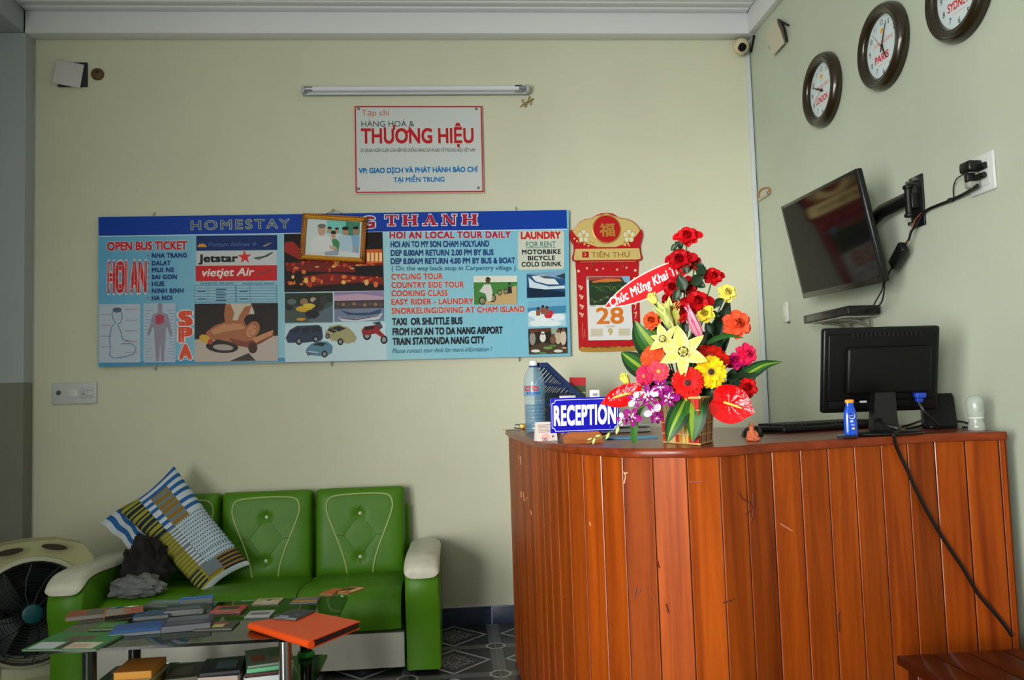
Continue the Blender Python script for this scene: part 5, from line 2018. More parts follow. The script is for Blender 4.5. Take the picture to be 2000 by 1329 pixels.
# tent card, papers, folders, padlock and keys
tcp = dz(1060, 862)
tcd = thing('tent_card', 'folded white card with small red and black print before the water bottle', 'card', frame((tcp.x + 0.012, tcp.y + .012, ZT), (1, 0.16, 0), (0, 1, 0)))
for s in (1, -1):
    pk = Print(lambda u, v: (u, v), 0.0012)
    pk.prism([(-0.036, 0), (0.036, 0), (0.036, 0.066), (-0.034, 0.066)], 0.0, 0.001, M((214, 204, 196), 0.5))
    if s > 0:
        for k in range(6):
            pk.R(-0.028, 0.03 + k * .005, -0.028 + (0.05 if k % 2 else 0.04), 0.032 + k * .005, M((150, 120, 116), 0.5))
        pk.P([(-0.02, 0.006), (0.012, 0.006), (0.008, 0.022), (-0.004, 0.026), (-0.018, 0.02)], M((220, 170, 160), 0.5))
        for cx in (-0.012, -0.004):
            pk.E(cx, 0.006, 0.0048, 0.0048, M((96, 20, 24), 0.5))
            pk.E(cx, 0.006, 0.0026, 0.0026, M((214, 204, 196), 0.5))
        pk.E(0.022, 0.014, 0.005, 0.004, M((120, 40, 40), 0.5))
        pk.E(0.024, 0.012, 0.003, 0.0025, M((214, 204, 196), 0.5))
    X = T(0, 0, 0) @ (frame((0, -0.018, 0), (1, 0, 0), (0, .26, 1)) if s > 0 else frame((0, 0.018, 0), (-1, 0, 0), (0, -.26, 1)))
    pk.build('flap', tcd, X)
rng = random.Random(5)
for k, (u, v, w_, d_, h_, c, rot, lab) in enumerate((
        (1222, 846, 0.20, 0.14, 0.020, (40, 34, 34), 6, 'black notebook under the papers behind the flower basket'),
        (1245, 858, 0.17, 0.12, 0.006, (70, 140, 184), -8, 'light blue folder lying left of the flower basket'))):
    p = dz(u, v)
    mb = MB()
    mb.box((0, 0, h_ / 2), (w_, d_, h_), M(c, 0.4), 0.002)
    if k == 0:
        mb.box((0.001, -0.001, h_ / 2), (w_ - .004, d_ - .002, h_ - .006), M((196, 196, 190), 0.6))
    o = mb.build('notebook' if k == 0 else 'folder', None, T(p.x - .01, p.y + .06, ZT) @ RZ(math.radians(rot)))
    tag(o, lab, 'notebook' if k == 0 else 'folder')
p = dz(1222, 846)
for k in range(3):
    mb = MB()
    n_ = 10
    vs = []
    for i in range(n_ + 1):
        x_ = -0.105 + 0.21 * i / n_
        z_ = 0.0015 + 0.018 * max(0, -x_ / .105) ** 2 
        for y_ in (-0.07, 0.07):
            vs += [(x_, y_, z_), (x_, y_, z_ + .0012)]
    fs = []
    for i in range(n_):
        a = i * 4
        fs += [(a + 1, a + 5, a + 7, a + 3), (a, a + 2, a + 6, a + 4), (a, a + 4, a + 5, a + 1), (a + 2, a + 3, a + 7, a + 6)]
    fs += [(0, 1, 3, 2), (n_ * 4, n_ * 4 + 2, n_ * 4 + 3, n_ * 4 + 1)]
    mb.add(vs, fs, M((216 - 6 * k, 218 - 6 * k, 218 - 4 * k), 0.6), True)
    o = mb.build('paper_sheet', None, T(p.x - .006 + .008 * k, p.y + .064 + .006 * (k % 2), ZT + 0.0208 + .0022 * (2 - k)) @ RZ(math.radians(7)))
    tag(o, 'loose white paper sheet curling on the black notebook', 'paper', 'loose papers on the notebook')
kk = dz(1014, 838)
pl = thing('padlock', 'small brass padlock with keys at the left end of the counter', 'padlock', T(kk.x, kk.y - .10, ZT))
BR = M((186, 140, 60), 0.3, metal=0.85)
mb = MB()
mb.box((0.022, 0, 0.014), (0.055, 0.018, 0.026), BR, 0.004)
mb.build('body', pl)
mb = MB()
mb.tube(spline([(-0.004, 0, .022), (-0.02, 0, .024), (-.030, 0, .018), (-.028, 0, .010), (-.016, 0, .006), (-.004, 0, .006)], 5), 0.0032, CHROME, 8)
mb.build('shackle', pl)
mb = MB()
mb.box((-0.05, -0.012, 0.002), (0.04, 0.010, 0.0025), BR, 0.0008, RZ(.2))
mb.lathe([(0.010, 0.0008), (0.010, 0.0035), (0.004, 0.0035)], BR, 14, T(-0.074, -0.016, 0))
mb.build('key', pl)

# ------------------------------------------------------------------ the flower basket
bkp = at_z(1350, 868, ZT)
BX = T(bkp.x + .0, bkp.y + 0.075, ZT)
BI = BX.inverted()
fl = thing('flower_arrangement', 'bright mixed flower arrangement in a striped basket with a red greeting banner', 'flower arrangement', BX)


def petal(mb, m, L, Wd, curl=0.0, cup=0.0, X=None, n=5, w=4, tip=0.55, m2=None, wave=0.0, blunt=False):
    """one petal growing along local +y from the origin; curl bends it back (-z) or up (+z), cup raises its edges"""
    vs, fs = [], []
    for i in range(n + 1):
        t = i / n
        wid = Wd * (math.sin(math.pi * min(1, t ** tip * .93 + 0.05))) ** 0.8
        if blunt:
            wid = Wd * (.3 + .7 * math.sin(math.pi / 2 * min(1, t / .65))) * (1 if t < .65 else math.sqrt(max(.04, 1 - ((t - .65) / .37) ** 2)))
        y, z = L * t, curl * L * t * t
        if abs(curl) > .9:
            y = L * math.sin(t * abs(curl)) / abs(curl)
            z = math.copysign(L * (1 - math.cos(t * abs(curl))) / abs(curl), curl)
        for j in range(w + 1):
            s = j / w * 2 - 1
            vs.append((s * wid / 2, y, z + cup * Wd * s * s + wave * Wd * math.sin(s * 5 + t * 7)))
    for i in range(n):
        for j in range(w):
            a = i * (w + 1) + j
            fs.append((a, a + 1, a + w + 2, a + w + 1))
    if m2 is None:
        mb.add(vs, fs, m, True, X)
    else:
        mid = [f for k, f in enumerate(fs) if (k % w) in (w // 2, w // 2 - 1)]
        edge = [f for k, f in enumerate(fs) if (k % w) not in (w // 2, w // 2 - 1)]
        mb.add(vs, edge, m, True, X)
        mb.add(vs, mid, m2, True, X)


STEM = M((58, 110, 44), 0.5)
LEAF_D, LEAF_M, LEAF_Y = M((18, 48, 22), 0.45, vary=0.15, vscale=40), M((34, 88, 24), 0.4), M((122, 150, 40), 0.4)
HUB = Vector((bkp.x, bkp.y + 0.085, ZT + 0.13))


def face(u, v, y, tx=0.0, tz=0.0):
    """a flower head's frame: centre under pixel (u, v) at depth y, looking at the room with a turn (tx right, tz up)"""
    p = at_y(u, v, y)
    d = (CAM - p).normalized() + Vector((tx, 0, tz))
    return p, BI @ aim(p, d)


def stem(parent, p, bend=0.02, r=0.0022):
    mb = MB()
    a = BI @ p
    b = BI @ HUB
    mid = (a + b) / 2 + Vector((0, 0, bend))
    mb.tube(spline([a, a * .72 + b * .28 + Vector((0, .008, 0)), mid, b], 4), r, STEM, 6)
    return mb.build('stem', parent)


def rose(u, v, y, rpx, rgb, tx=0.0, tz=0.25, open_=1.0, wide=False, label=None, dark=None):
    p, X = face(u, v, y, tx, tz)
    r = rpx * (p - CAM).dot(CF) / FPX
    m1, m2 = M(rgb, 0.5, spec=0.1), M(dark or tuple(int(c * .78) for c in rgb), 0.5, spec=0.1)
    mb = MB()
    rg = random.Random(int(u * 7 + v))
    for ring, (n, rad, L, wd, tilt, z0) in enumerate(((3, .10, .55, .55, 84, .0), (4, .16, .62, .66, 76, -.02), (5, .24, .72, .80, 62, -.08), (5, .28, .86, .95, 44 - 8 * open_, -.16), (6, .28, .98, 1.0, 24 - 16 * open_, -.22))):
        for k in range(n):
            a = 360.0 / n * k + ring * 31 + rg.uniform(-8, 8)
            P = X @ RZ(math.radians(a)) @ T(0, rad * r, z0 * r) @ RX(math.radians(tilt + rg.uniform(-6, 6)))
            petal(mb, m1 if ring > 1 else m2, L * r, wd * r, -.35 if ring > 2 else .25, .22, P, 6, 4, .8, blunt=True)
    if wide:
        for a in (80, -80):
            petal(mb, m1, 1.5 * r, 1.0 * r, -.25, .10, X @ RZ(math.radians(a)) @ T(0, .3 * r, -.25 * r) @ RX(math.radians(-4)), 6, 4, .8, blunt=True)
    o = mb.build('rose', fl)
    if label:
        o['label'] = label
    mb = MB()
    for k in range(5):
        petal(mb, M((70, 116, 50), 0.5), .8 * r, .28 * r, -.5, 0, X @ RZ(math.radians(72 * k)) @ T(0, .1 * r, -.36 * r) @ RX(math.radians(-28)), 3, 2)
    mb.lathe([(.06 * r, -.62 * r), (.2 * r, -.5 * r), (.24 * r, -.3 * r)], M((70, 116, 50), 0.5), 10, X)
    mb.build('sepals', o)
    stem(o, p - (CAM - p).normalized() * r * .3, 0.01)
    return o


def bud(u, v, y, rpx, rgb, label, lean=(0.2, 1.0)):
    p = at_y(u, v, y)
    r = rpx * (p - CAM).dot(CF) / FPX
    X = BI @ aim(p - Vector((lean[0], 0, lean[1])).normalized() * r, (lean[0], -.25, lean[1]))
    mb = MB()
    m1 = M(rgb, 0.5, spec=0.1)
    for ring, (n, L, wd, tilt) in enumerate(((3, 1.9, 1.0, 88), (4, 1.8, 1.2, 80), (4, 1.7, 1.3, 72))):
        for k in range(n):
            petal(mb, m1, L * r, wd * r, .5 if ring < 2 else .1, .3, X @ RZ(math.radians(360 / n * k + ring * 40)) @ T(0, .22 * r * (ring + .5), 0) @ RX(math.radians(tilt)), 5, 4, .75)
    o = mb.build('rosebud', fl)
    o['label'] = label
    mb = MB()
    for k in range(5):
        petal(mb, STEM, .8 * r, .35 * r, .4, 0, X @ RZ(math.radians(72 * k)) @ T(0, .3 * r, -.05 * r) @ RX(math.radians(50)), 3, 2)
    mb.lathe([(.08 * r, -.3 * r), (.35 * r, -.05 * r), (.5 * r, .15 * r)], STEM, 10, X)
    mb.build('sepals', o)
    stem(o, p - Vector((lean[0], 0, lean[1])).normalized() * r, 0.0)
    return o


def gerbera(u, v, y, rpx, rgb, eye, tx=0.0, tz=0.1, label=None, sq=1.0):
    p, X = face(u, v, y, tx, tz)
    r = rpx * (p - CAM).dot(CF) / FPX
    m1, m2 = M(rgb, 0.5, spec=0.1), M(tuple(int(c * .86) for c in rgb), 0.5, spec=0.1)
    mb = MB()
    rg = random.Random(int(u))
    for ring, (n, L, wd, tilt, z) in enumerate(((20, 1.0, .24, 2, 0), (18, .94, .24, 9, .012), (16, .62, .16, 22, .02))):
        for k in range(n):
            X2 = X @ RZ(math.radians(360 / n * k + ring * 9 + rg.uniform(-3, 3))) @ T(0, .14 * r, z * r) @ RX(math.radians(tilt + rg.uniform(-5, 5)))
            petal(mb, m1 if (k + ring) % 3 else m2, L * r * .86, wd * r * 1.35, -.12, .08, X2, 6, 2, .75, blunt=True)
    o = mb.build('gerbera', fl)
    if label:
        o['label'] = label
    mb = MB()
    mb.lathe([(.30 * r, .02 * r), (.28 * r, .10 * r), (.20 * r, .13 * r)], M(tuple(int(c * .75) for c in rgb), 0.7), 22, X)
    mb.lathe([(.20 * r, .12 * r), (.16 * r, .16 * r), (.0005, .15 * r)], M(eye, 0.7, vary=.3, vscale=200), 18, X)
    for k in range(24):
        a = math.radians(15 * k)
        mb.box((.25 * r * math.cos(a), .25 * r * math.sin(a), .12 * r), (.03 * r, .03 * r, .06 * r), M(tuple(int(c * .9) for c in rgb), 0.6), 0, X)
    mb.build('flower_centre', o)
    stem(o, p - (CAM - p).normalized() * .004, 0.0, 0.003)
    return o


def lily(u, v, y, rpx, angs, rgb, edge, tx=0, tz=0.15, label=None, name='lily', closed=0.0, lens=None):
    p, X = face(u, v, y, tx, tz)
    r = rpx * (p - CAM).dot(CF) / FPX
    mb = MB()
    m1, m2 = M(rgb, 0.42, spec=0.3), M(edge, 0.45, spec=0.3)
    for k, a in enumerate(angs):
        L = (lens[k] if lens else 1.0) * r
        petal(mb, m1, L, .56 * L if k % 2 else .44 * L, -1.0 + closed, .16, X @ RZ(math.radians(a)) @ T(0, .03 * r, 0) @ RX(math.radians(32 + 30 * closed)), 8, 4, .62, m2)
    o = mb.build(name, fl)
    if label:
        o['label'] = label
    mb = MB()
    for k in range(6):
        a = math.radians(60 * k + 20)
        e = Vector((.16 * r * math.cos(a), .16 * r * math.sin(a), .52 * r))
        mb.tube(spline([(0, 0, .05 * r), e * .55, e], 3), .013 * r, M((196, 196, 90), 0.5), 5, X)
        mb.tube([e + Vector((-.07 * r * math.sin(a), .07 * r * math.cos(a), 0)), e - Vector((-.07 * r * math.sin(a), .07 * r * math.cos(a), 0))], .026 * r, M((64, 26, 18), 0.7), 6, X)
    mb.tube([(0, 0, 0), (.02 * r, .03 * r, .62 * r)], .018 * r, M((170, 186, 90), 0.5), 6, X)
    mb.build('stamens', o)
    stem(o, p, 0.0, 0.0028)
    return o


def blade(mb, pts, wds, ms, up=None, fold=.18):
    """a strap leaf along points with widths; three colour bands across"""
    pts = [Vector(q) for q in pts]
    vs, fs, N = [], [], len(pts)
    for i, q in enumerate(pts):
        t = (pts[min(i + 1, N - 1)] - pts[max(i - 1, 0)]).normalized()
        look = (CAM - q).normalized() if up is None else Vector(up)
        s = t.cross(look)
        s = s.normalized() if s.length > 1e-4 else Vector((1, 0, 0))
        nn = s.cross(t)
        for k in (-1, -.62, -.16, .16, .62, 1):
            vs.append(BI @ (q + s * (k * wds[i] / 2) + nn * (abs(k) * fold * wds[i])))
    for b in range(5):
        fs = [(i * 6 + b, i * 6 + b + 1, (i + 1) * 6 + b + 1, (i + 1) * 6 + b) for i in range(N - 1)]
        mb.add(vs, fs, ms[b], True)


def strap(px, depth, wpx, ms, label=None, name='strap_leaf', up=None):
    """strap leaf through photo pixels at depths"""
    P = [at_y(u, v, yy) for (u, v), yy in zip(px, depth)]
    P = spline(P, 5)
    k = (P[len(P) // 2] - CAM).dot(CF) / FPX
    n = len(P)
    wd_ = []
    for i in range(n):
        t = i / (n - 1)
        wd_.append(max(.0006, wpx * k * (math.sin(math.pi * min(.992, (.18 + t * .82))) ** 1.1)))
    mb = MB()
    blade(mb, P, wd_, ms, up)
    o = mb.build(name, fl)
    if label:
        o['label'] = label
    return o


Y0 = bkp.y + .06
# basket: a square tapering basket turned so that one corner faces the room, woven from coloured strips
mb = MB()
A, Bp, Cp = at_z(1297, 866, ZT), at_z(1366, 871, ZT), at_z(1403, 861, ZT)
A, Bp, Cp = [BI @ q_ for q_ in (A, Bp, Cp)]
Cp = Bp + (Cp - Bp).normalized() * (A - Bp).length * .86
Dp = A + Cp - Bp
cen = (A + Cp) / 2
STR = [(206, 176, 112), (196, 46, 34), (222, 190, 84), (206, 58, 40), (222, 196, 130), (190, 40, 34), (214, 150, 56), (200, 172, 120), (178, 62, 50), (226, 200, 120)]
hgt = 0.135
rg = random.Random(8)
for (P0, P1, pal) in ((A, Bp, 0), (Bp, Cp, 1), (Cp, Dp, 0), (Dp, A, 0)):
    n = 11
    for k in range(n):
        a, b = P0.lerp(P1, k / n), P0.lerp(P1, (k + .93) / n)
        if pal:
            col = [(186, 150, 104), (150, 50, 40), (206, 176, 126), (170, 124, 84)][k % 4]
        else:
            col = STR[(k * 3 + 1) % 10]
        o_ = ((P0 + P1) / 2 - cen).normalized() * .0018
        rows = []
        for z_, g_ in ((0, 1.0), (.05, 1.05), (.09, 1.10), (hgt, 1.17)):
            for q_ in (a, b):
                w_ = cen + (q_ - cen) * g_
                rows.append((w_.x + o_.x, w_.y + o_.y, z_ + .001))
        mb.add(rows, [(0, 1, 3, 2), (2, 3, 5, 4), (4, 5, 7, 6)], M(col, 0.55))
    rows = []
    for z_, g_ in ((0, .985), (hgt, 1.155)):
        for q_ in (P0, P1):
            w_ = cen + (q_ - cen) * g_
            rows.append((w_.x, w_.y, z_ + .001))
    mb.add(rows, [(0, 1, 3, 2), (1, 0, 2, 3)], M((120, 84, 50), 0.7))
    for z_, g_ in ((.030, 1.045), (.062, 1.08), (.10, 1.13)):
        mb.tube([Vector((*(cen + (q_ - cen) * g_).xy, z_)) + o_ for q_ in (P0, P1)], .0011, M((226, 206, 160), 0.6), 5)
    for z_, g_, rr_ in ((hgt, 1.17, .004), (.004, 1.01, .003)):
        mb.tube([Vector((*(cen + (q_ - cen) * g_).xy, z_)) for q_ in (P0, P1)], rr_, M((206, 170, 104), 0.55), 7)
mb.add([(q_.x, q_.y, .002) for q_ in (A, Bp, Cp, Dp)], [(3, 2, 1, 0)], M((120, 84, 50), 0.7))
mb.add([(*(cen + (q_ - cen) * 1.12).xy, .118) for q_ in (A, Bp, Cp, Dp)], [(0, 1, 2, 3)], M((34, 66, 34), 0.9))
mb.build('basket', fl)

# greeting banner
pa, pz = at_y(1178, 602, Y0 - .01), at_y(1372, 503, Y0 + .015)
bx_ = (pz - pa).normalized()
BNX = BI @ frame((pa + pz) / 2, bx_, Vector((0, .06, 1)))
mb = MB()
Lb = (pz - pa).length / 2


def spindle(k, h):
    pts = []
    for s in (1, -1):
        for i in range(13):
            t = -1 + i / 6
            t = t * s
            pts.append((t * Lb * k, s * h * (1 - abs(t) ** 2.3) * (1 if abs(t) < 1 else 0)))
    out = []
    for q_ in pts:
        if not out or (abs(q_[0] - out[-1][0]) + abs(q_[1] - out[-1][1])) > 1e-5:
            out.append(q_)
    return out


mb.prism(spindle(1.0, .0385), -.0012, 0, M((226, 200, 196), 0.45))
mb.lift = 0.0001
mb.flat(spindle(.965, .0345), M((204, 18, 30), 0.4))
mb.text('Chúc Mừng Khai Truong', -Lb * .86, -.010, Lb * .86, -.010, .027, M((236, 226, 226), 0.4), 0.03, shear=0.3)
mb.prism([(Lb * .22 - .001, -.016), (Lb * .22 + .002, -.016), (Lb * .22 + .002, -.25), (Lb * .22 - .001, -.25)], -.004, -.0015, M((190, 160, 110), 0.6))
o = mb.build('banner', fl, BNX)
o['label'] = 'red spindle-shaped banner with white script'

R1, R2, YEL, ORG, PNK, MAG = (190, 12, 22), (166, 8, 20), (232, 214, 96), (236, 84, 48), (226, 40, 92), (214, 28, 110)
YB = Y0
rose(1342, 461, YB + .01, 17, R1, -.1, .5, wide=True, label='topmost red rose with spread petals')
rose(1327, 507, YB - .02, 19, R2, -.3, .3, wide=True)
rose(1357, 513, YB + .0, 12, (190, 40, 26), .3, .3)
rose(1393, 539, YB + .0, 15, R1, .25, .4, wide=True, label='red rose on the long stem at the right')
rose(1313, 560, YB - .02, 16, R2, -.3, .1)
rose(1345, 557, YB + .0, 15, R2, .2, .1)
rose(1307, 585, YB - .0, 13, R2, -.2, .2)
rose(1362, 589, YB - .03, 20, (178, 8, 18), .1, .45, wide=True)
rose(1331, 607, YB - .04, 18, R2, -.1, .2)
rose(1420, 572, YB + .01, 15, YEL, .2, .35, label='pale yellow rose high on the right')
rose(1377, 612, YB - .04, 15, (232, 212, 70), -.2, .2, .6, label='yellow rose beside the pink lily')
rose(1440, 633, YB - .02, 23, (240, 84, 48), .25, .2, label='large orange rose on the right')
rose(1273, 626, YB - .01, 15, (226, 78, 34), -.3, .3, label='orange rose on the left')
rose(1458, 692, YB - .01, 18, (230, 34, 84), .5, .1, .5, label='pink rose on the right')
rose(1437, 704, YB - .0, 15, MAG, .0, .5, label='magenta rose beside the pink one')
rose(1459, 757, YB - .03, 17, (206, 16, 22), .25, .2, .7, label='low red rose beside the anthurium')
bud(1274, 584, YB - .03, 12, (232, 222, 110), 'yellow rosebud below the banner', (-.5, .7))
bud(1220, 740, YB - .01, 11, (232, 216, 96), 'yellow rosebud far out on the left', (-.5, .8))
lily(1333, 690, YB - .11, 54, (-52, 8, 66, 112, 178, 248), (224, 218, 142), (206, 202, 92), .05, .10, 'large open yellow lily in front', lens=(1.0, 1.05, .8, .9, 1.0, .95))
lily(1300, 666, YB - .075, 40, (-40, 20, 70, 120, 190, 250), (224, 216, 140), (204, 198, 90), -.35, .25, 'yellow lily behind the front one', lens=(.9, .95, .8, .9, .8, .7))
lily(1308, 606, YB - .02, 24, (-60, 0, 60, 120, 180, 240), (226, 214, 130), (206, 196, 90), -.1, .5, 'pale yellow lily under the roses', closed=.5)


def trumpet(u0, v0, u1, v1, y, wpx, rgb, edge, label, flare=.35):
    a, b = at_y(u0, v0, y + .01), at_y(u1, v1, y - .02)
    L = (b - a).length
    wd_ = wpx * (a - CAM).dot(CF) / FPX
    X = BI @ aim(a, b - a)
    mb = MB()
    for k in range(6):
        petal(mb, M(rgb, .42, spec=.3), L * (1.05 if k % 2 else .97), wd_ * (.85 if k % 2 else .7), flare * .45, .2, X @ RZ(math.radians(60 * k)) @ T(0, wd_ * .10, 0) @ RX(math.radians(80 - 10 * flare)), 8, 4, .9, M(edge, .45, spec=.3))
    o = mb.build('lily_trumpet', fl)
    o['label'] = label
    stem(o, a, 0.0, .0026)
    return o


trumpet(1371, 664, 1345, 607, YB - .09, 26, (226, 150, 170), (196, 66, 104), 'half-open pink lily with white petal edges', .9)
trumpet(1316, 650, 1290, 594, YB - .05, 24, (206, 210, 132), (176, 196, 96), 'closed pale green-yellow lily bud leaning left', -.3)
trumpet(1322, 640, 1318, 600, YB - .03, 20, (212, 208, 120), (186, 190, 80), 'narrow upright yellow-green lily bud', -.2)
gerbera(1343, 748, YB - .12, 32, (226, 20, 14), (60, 14, 12), .05, .0, 'large scarlet gerbera in front')
gerbera(1388, 727, YB - .11, 33, (242, 196, 22), (58, 34, 18), .25, .05, 'large yellow gerbera with a dark eye')
gerbera(1286, 726, YB - .09, 22, (230, 66, 86), (226, 150, 70), .1, .1, 'coral pink gerbera on the left')
gerbera(1258, 735, YB - .07, 22, (214, 44, 84), (206, 110, 70), -1.1, .0, 'crimson pink gerbera turned to the left')
gerbera(1274, 697, YB - .05, 26, (236, 76, 36), (200, 70, 30), -.6, .5, 'orange gerbera behind the lilies')
gerbera(1388, 697, YB - .05, 38, (216, 30, 16), (190, 30, 16), .35, 1.1, 'scarlet gerbera seen from its edge')


def anthurium(u, v, y, wpx, hpx, tx, tz, rot, label):
    p, X = face(u, v, y, tx, tz)
    k = (p - CAM).dot(CF) / FPX
    X = X @ RZ(math.radians(rot))
    w, h = wpx * k, hpx * k
    mb = MB()
    AR = M((196, 4, 8), 0.16, spec=.35, coat=.12, bump=.35, bscale=90)
    n, rings = 36, 6
    vs = [(0, 0, -.006)]
    for r_ in range(1, rings + 1):
        for i in range(n):
            t = 2 * math.pi * i / n
            # heart outline: notch at +y, tip at -y
            rad = .5 * (1 + .16 * math.cos(2 * t) * 0 - .22 * math.exp(-((t - math.pi / 2) / .34) ** 2) + .24 * math.exp(-((t - 3 * math.pi / 2) / .22) ** 2))
            f = r_ / rings
            z = -.006 + .010 * f * f + .0012 * math.sin(9 * t) * f * (1 - f) * 3
            vs.append((math.cos(t) * rad * w * f, math.sin(t) * rad * h * f, z))
    fs = [(0, 1 + i, 1 + (i + 1) % n) for i in range(n)]
    for r_ in range(rings - 1):
        for i in range(n):
            l = (i + 1) % n
            a = 1 + r_ * n
            fs.append((a + i, a + n + i, a + n + l, a + l))
    mb.add(vs, fs, AR, True, X)
    o = mb.build('anthurium', fl)
    o['label'] = label
    mb = MB()
    mb.tube(spline([(0, h * .12, .0), (w * .0, h * .05, .010), (0, -h * .12, .014), (0, -h * .30, .016)], 4), [.0034] * 10 + [.0028, .0022, .0012], M((240, 204, 90), 0.5, bump=.4, bscale=900), 9, X)
    mb.build('spadix', o)
    stem(o, p - (CAM - p).normalized() * -.0 + Vector((0, .012, 0)), 0.0, .003)
    return o


anthurium(1424, 790, YB - .13, 76, 82, .12, .05, 68, 'glossy red anthurium at the front right')
anthurium(1222, 773, YB - .10, 44, 84, -.25, .30, -72, 'glossy red anthurium pointing left over the sign')


def orchid(u, v, y, rpx, rot, tx=0, tz=0, pale=False):
    p, X = face(u, v, y, tx, tz)
    r = rpx * (p - CAM).dot(CF) / FPX
    X = X @ RZ(math.radians(rot))
    mb = MB()
    PU, WH_ = M((140, 20, 112), .5, spec=.1), M((216, 190, 212), .5, spec=.1)
    for a, L, wd in ((0, 1.0, .55), (72, 1.0, .75), (144, .95, .5), (216, .95, .5), (288, 1.0, .75)):
        petal(mb, WH_ if pale and a in (72, 288) else PU, L * r, wd * r, -.25, .12, X @ RZ(math.radians(a)) @ T(0, .06 * r, 0) @ RX(math.radians(12)), 6, 4, .7, None, blunt=True)
    for a in (0, 72, 144, 216, 288):
        petal(mb, WH_, .5 * r, .2 * r, -.1, .1, X @ RZ(math.radians(a)) @ T(0, .02 * r, .03 * r) @ RX(math.radians(14)), 3, 2, .7)
    o = mb.build('orchid', fl)
    mb = MB()
    petal(mb, M((126, 10, 96), .5), .6 * r, .5 * r, .4, .3, X @ RZ(math.radians(180)) @ T(0, 0, .04 * r) @ RX(math.radians(40)), 4, 4, .7)
    mb.lathe([(.10 * r, .0), (.12 * r, .10 * r), (.04 * r, .22 * r)], M((236, 226, 226), .5), 10, X)
    mb.build('lip', o)
    return o


for k, a in enumerate(((1267, 774, 22, 10, 0, 0), (1305, 778, 22, -15, .2, 0), (1276, 805, 18, 30, .2, -.2), (1234, 815, 19, -30, -.2, -.2), (1241, 782, 16, 60, -.2, .2), (1290, 756, 17, 180, 0, .3), (1216, 820, 13, 80, -.5, -.2), (1282, 818, 13, -10, .3, -.6))):
    orchid(a[0], a[1], YB - .125 - .004 * (k % 3), a[2], a[3], a[4], a[5], k % 2 == 0)
# orchid spray with buds hanging to the left
mb = MB()
sp = [at_y(u, v, YB - .13) for u, v in ((1285, 780), (1245, 800), (1215, 826), (1188, 848), (1162, 860), (1146, 866))]
mb.tube([BI @ q_ for q_ in spline(sp, 5)], .0012, M((110, 130, 60), .5), 6)
mb.tube([BI @ at_y(1192, 832, YB - .13), BI @ at_y(1190, 846, YB - .13)], .0008, STEM, 5)
spray = mb.build('orchid_spray', fl)
for u, v, r_, ang in ((1206, 841, 9, 250), (1187, 852, 8, 240), (1160, 862, 7, 250), (1152, 858, 5, 200), (1168, 852, 6, 190)):
    p = at_y(u, v, YB - .13)
    k = r_ * (p - CAM).dot(CF) / FPX
    d = Vector((math.cos(math.radians(ang)), 0, math.sin(math.radians(ang))))
    mb = MB()
    mb.lathe([(.0004, -k), (.30 * k, -.6 * k), (.42 * k, .0), (.26 * k, .6 * k), (.0004, k)], M((186, 206, 120), .45), 10, BI @ aim(p, d))
    mb.build('bud', spray)

# leaves
DM = [LEAF_D, LEAF_M, LEAF_Y, LEAF_M, LEAF_D]
DL = [LEAF_D, LEAF_M, LEAF_M, LEAF_Y, LEAF_M]
strap([(1338, 782), (1326, 808), (1312, 838), (1303, 866)], (YB - .10, YB - .135, YB - .14, YB - .135), 40, DM, 'yellow-striped leaf hanging over the front of the basket')
strap([(1362, 776), (1360, 800), (1357, 835), (1352, 864)], (YB - .10, YB - .14, YB - .145, YB - .14), 42, DL, 'second striped leaf over the front of the basket')
strap([(1275, 735), (1252, 718), (1228, 700), (1213, 688)], (YB + .01, YB - .0, YB - .0, YB - .0), 44, DM, 'striped leaf reaching left')
strap([(1285, 705), (1268, 680), (1250, 652), (1240, 626)], (YB + .02, YB + .01, YB + .01, YB + .01), 46, DL, 'striped leaf reaching up to the left')
strap([(1318, 690), (1300, 668), (1278, 650), (1262, 646)], (YB + .03, YB + .01, YB + .01, YB + .0), 36, DM)
strap([(1425, 752), (1450, 738), (1475, 722), (1497, 712), (1528, 707)], (YB + .0, YB - .01, YB - .01, YB - .01, YB - .01), 28, DM, 'striped leaf reaching right')
strap([(1380, 672), (1398, 662), (1425, 656), (1453, 661)], (YB - .03, YB - .03, YB - .03, YB - .03), 10, [LEAF_M] * 5, 'thin green blade under the orange rose')
strap([(1400, 700), (1408, 660), (1416, 620), (1424, 580)], (YB + .05, YB + .05, YB + .05, YB + .05), 34, [LEAF_D] * 5)
strap([(1385, 720), (1392, 680), (1402, 640), (1408, 606)], (YB + .06, YB + .06, YB + .06, YB + .06), 40, [LEAF_D] * 5)
strap([(1350, 720), (1356, 690), (1362, 660), (1366, 640)], (YB + .04, YB + .05, YB + .05, YB + .05), 40, [LEAF_D] * 5)
strap([(1440, 770), (1452, 745), (1450, 715), (1430, 700)], (YB + .03, YB + .03, YB + .03, YB + .03), 40, [LEAF_D] * 5)
strap([(1420, 740), (1440, 745), (1462, 740), (1478, 728)], (YB - .02, YB - .02, YB - .02, YB - .02), 34, [LEAF_D] * 5)
strap([(1280, 770), (1290, 750), (1300, 735), (1315, 725)], (YB - .01, YB - .02, YB - .02, YB - .02), 44, [LEAF_D] * 5)
strap([(1375, 780), (1392, 765), (1406, 750), (1418, 745)], (YB - .05, YB - .07, YB - .07, YB - .07), 44, [LEAF_D] * 5)
strap([(1240, 866), (1238, 850), (1240, 826), (1250, 800), (1272, 782)], (YB - .06, YB - .07, YB - .08, YB - .08, YB - .05), 15, [STEM] * 5, 'thick bent green stalk standing beside the basket', 'stalk')


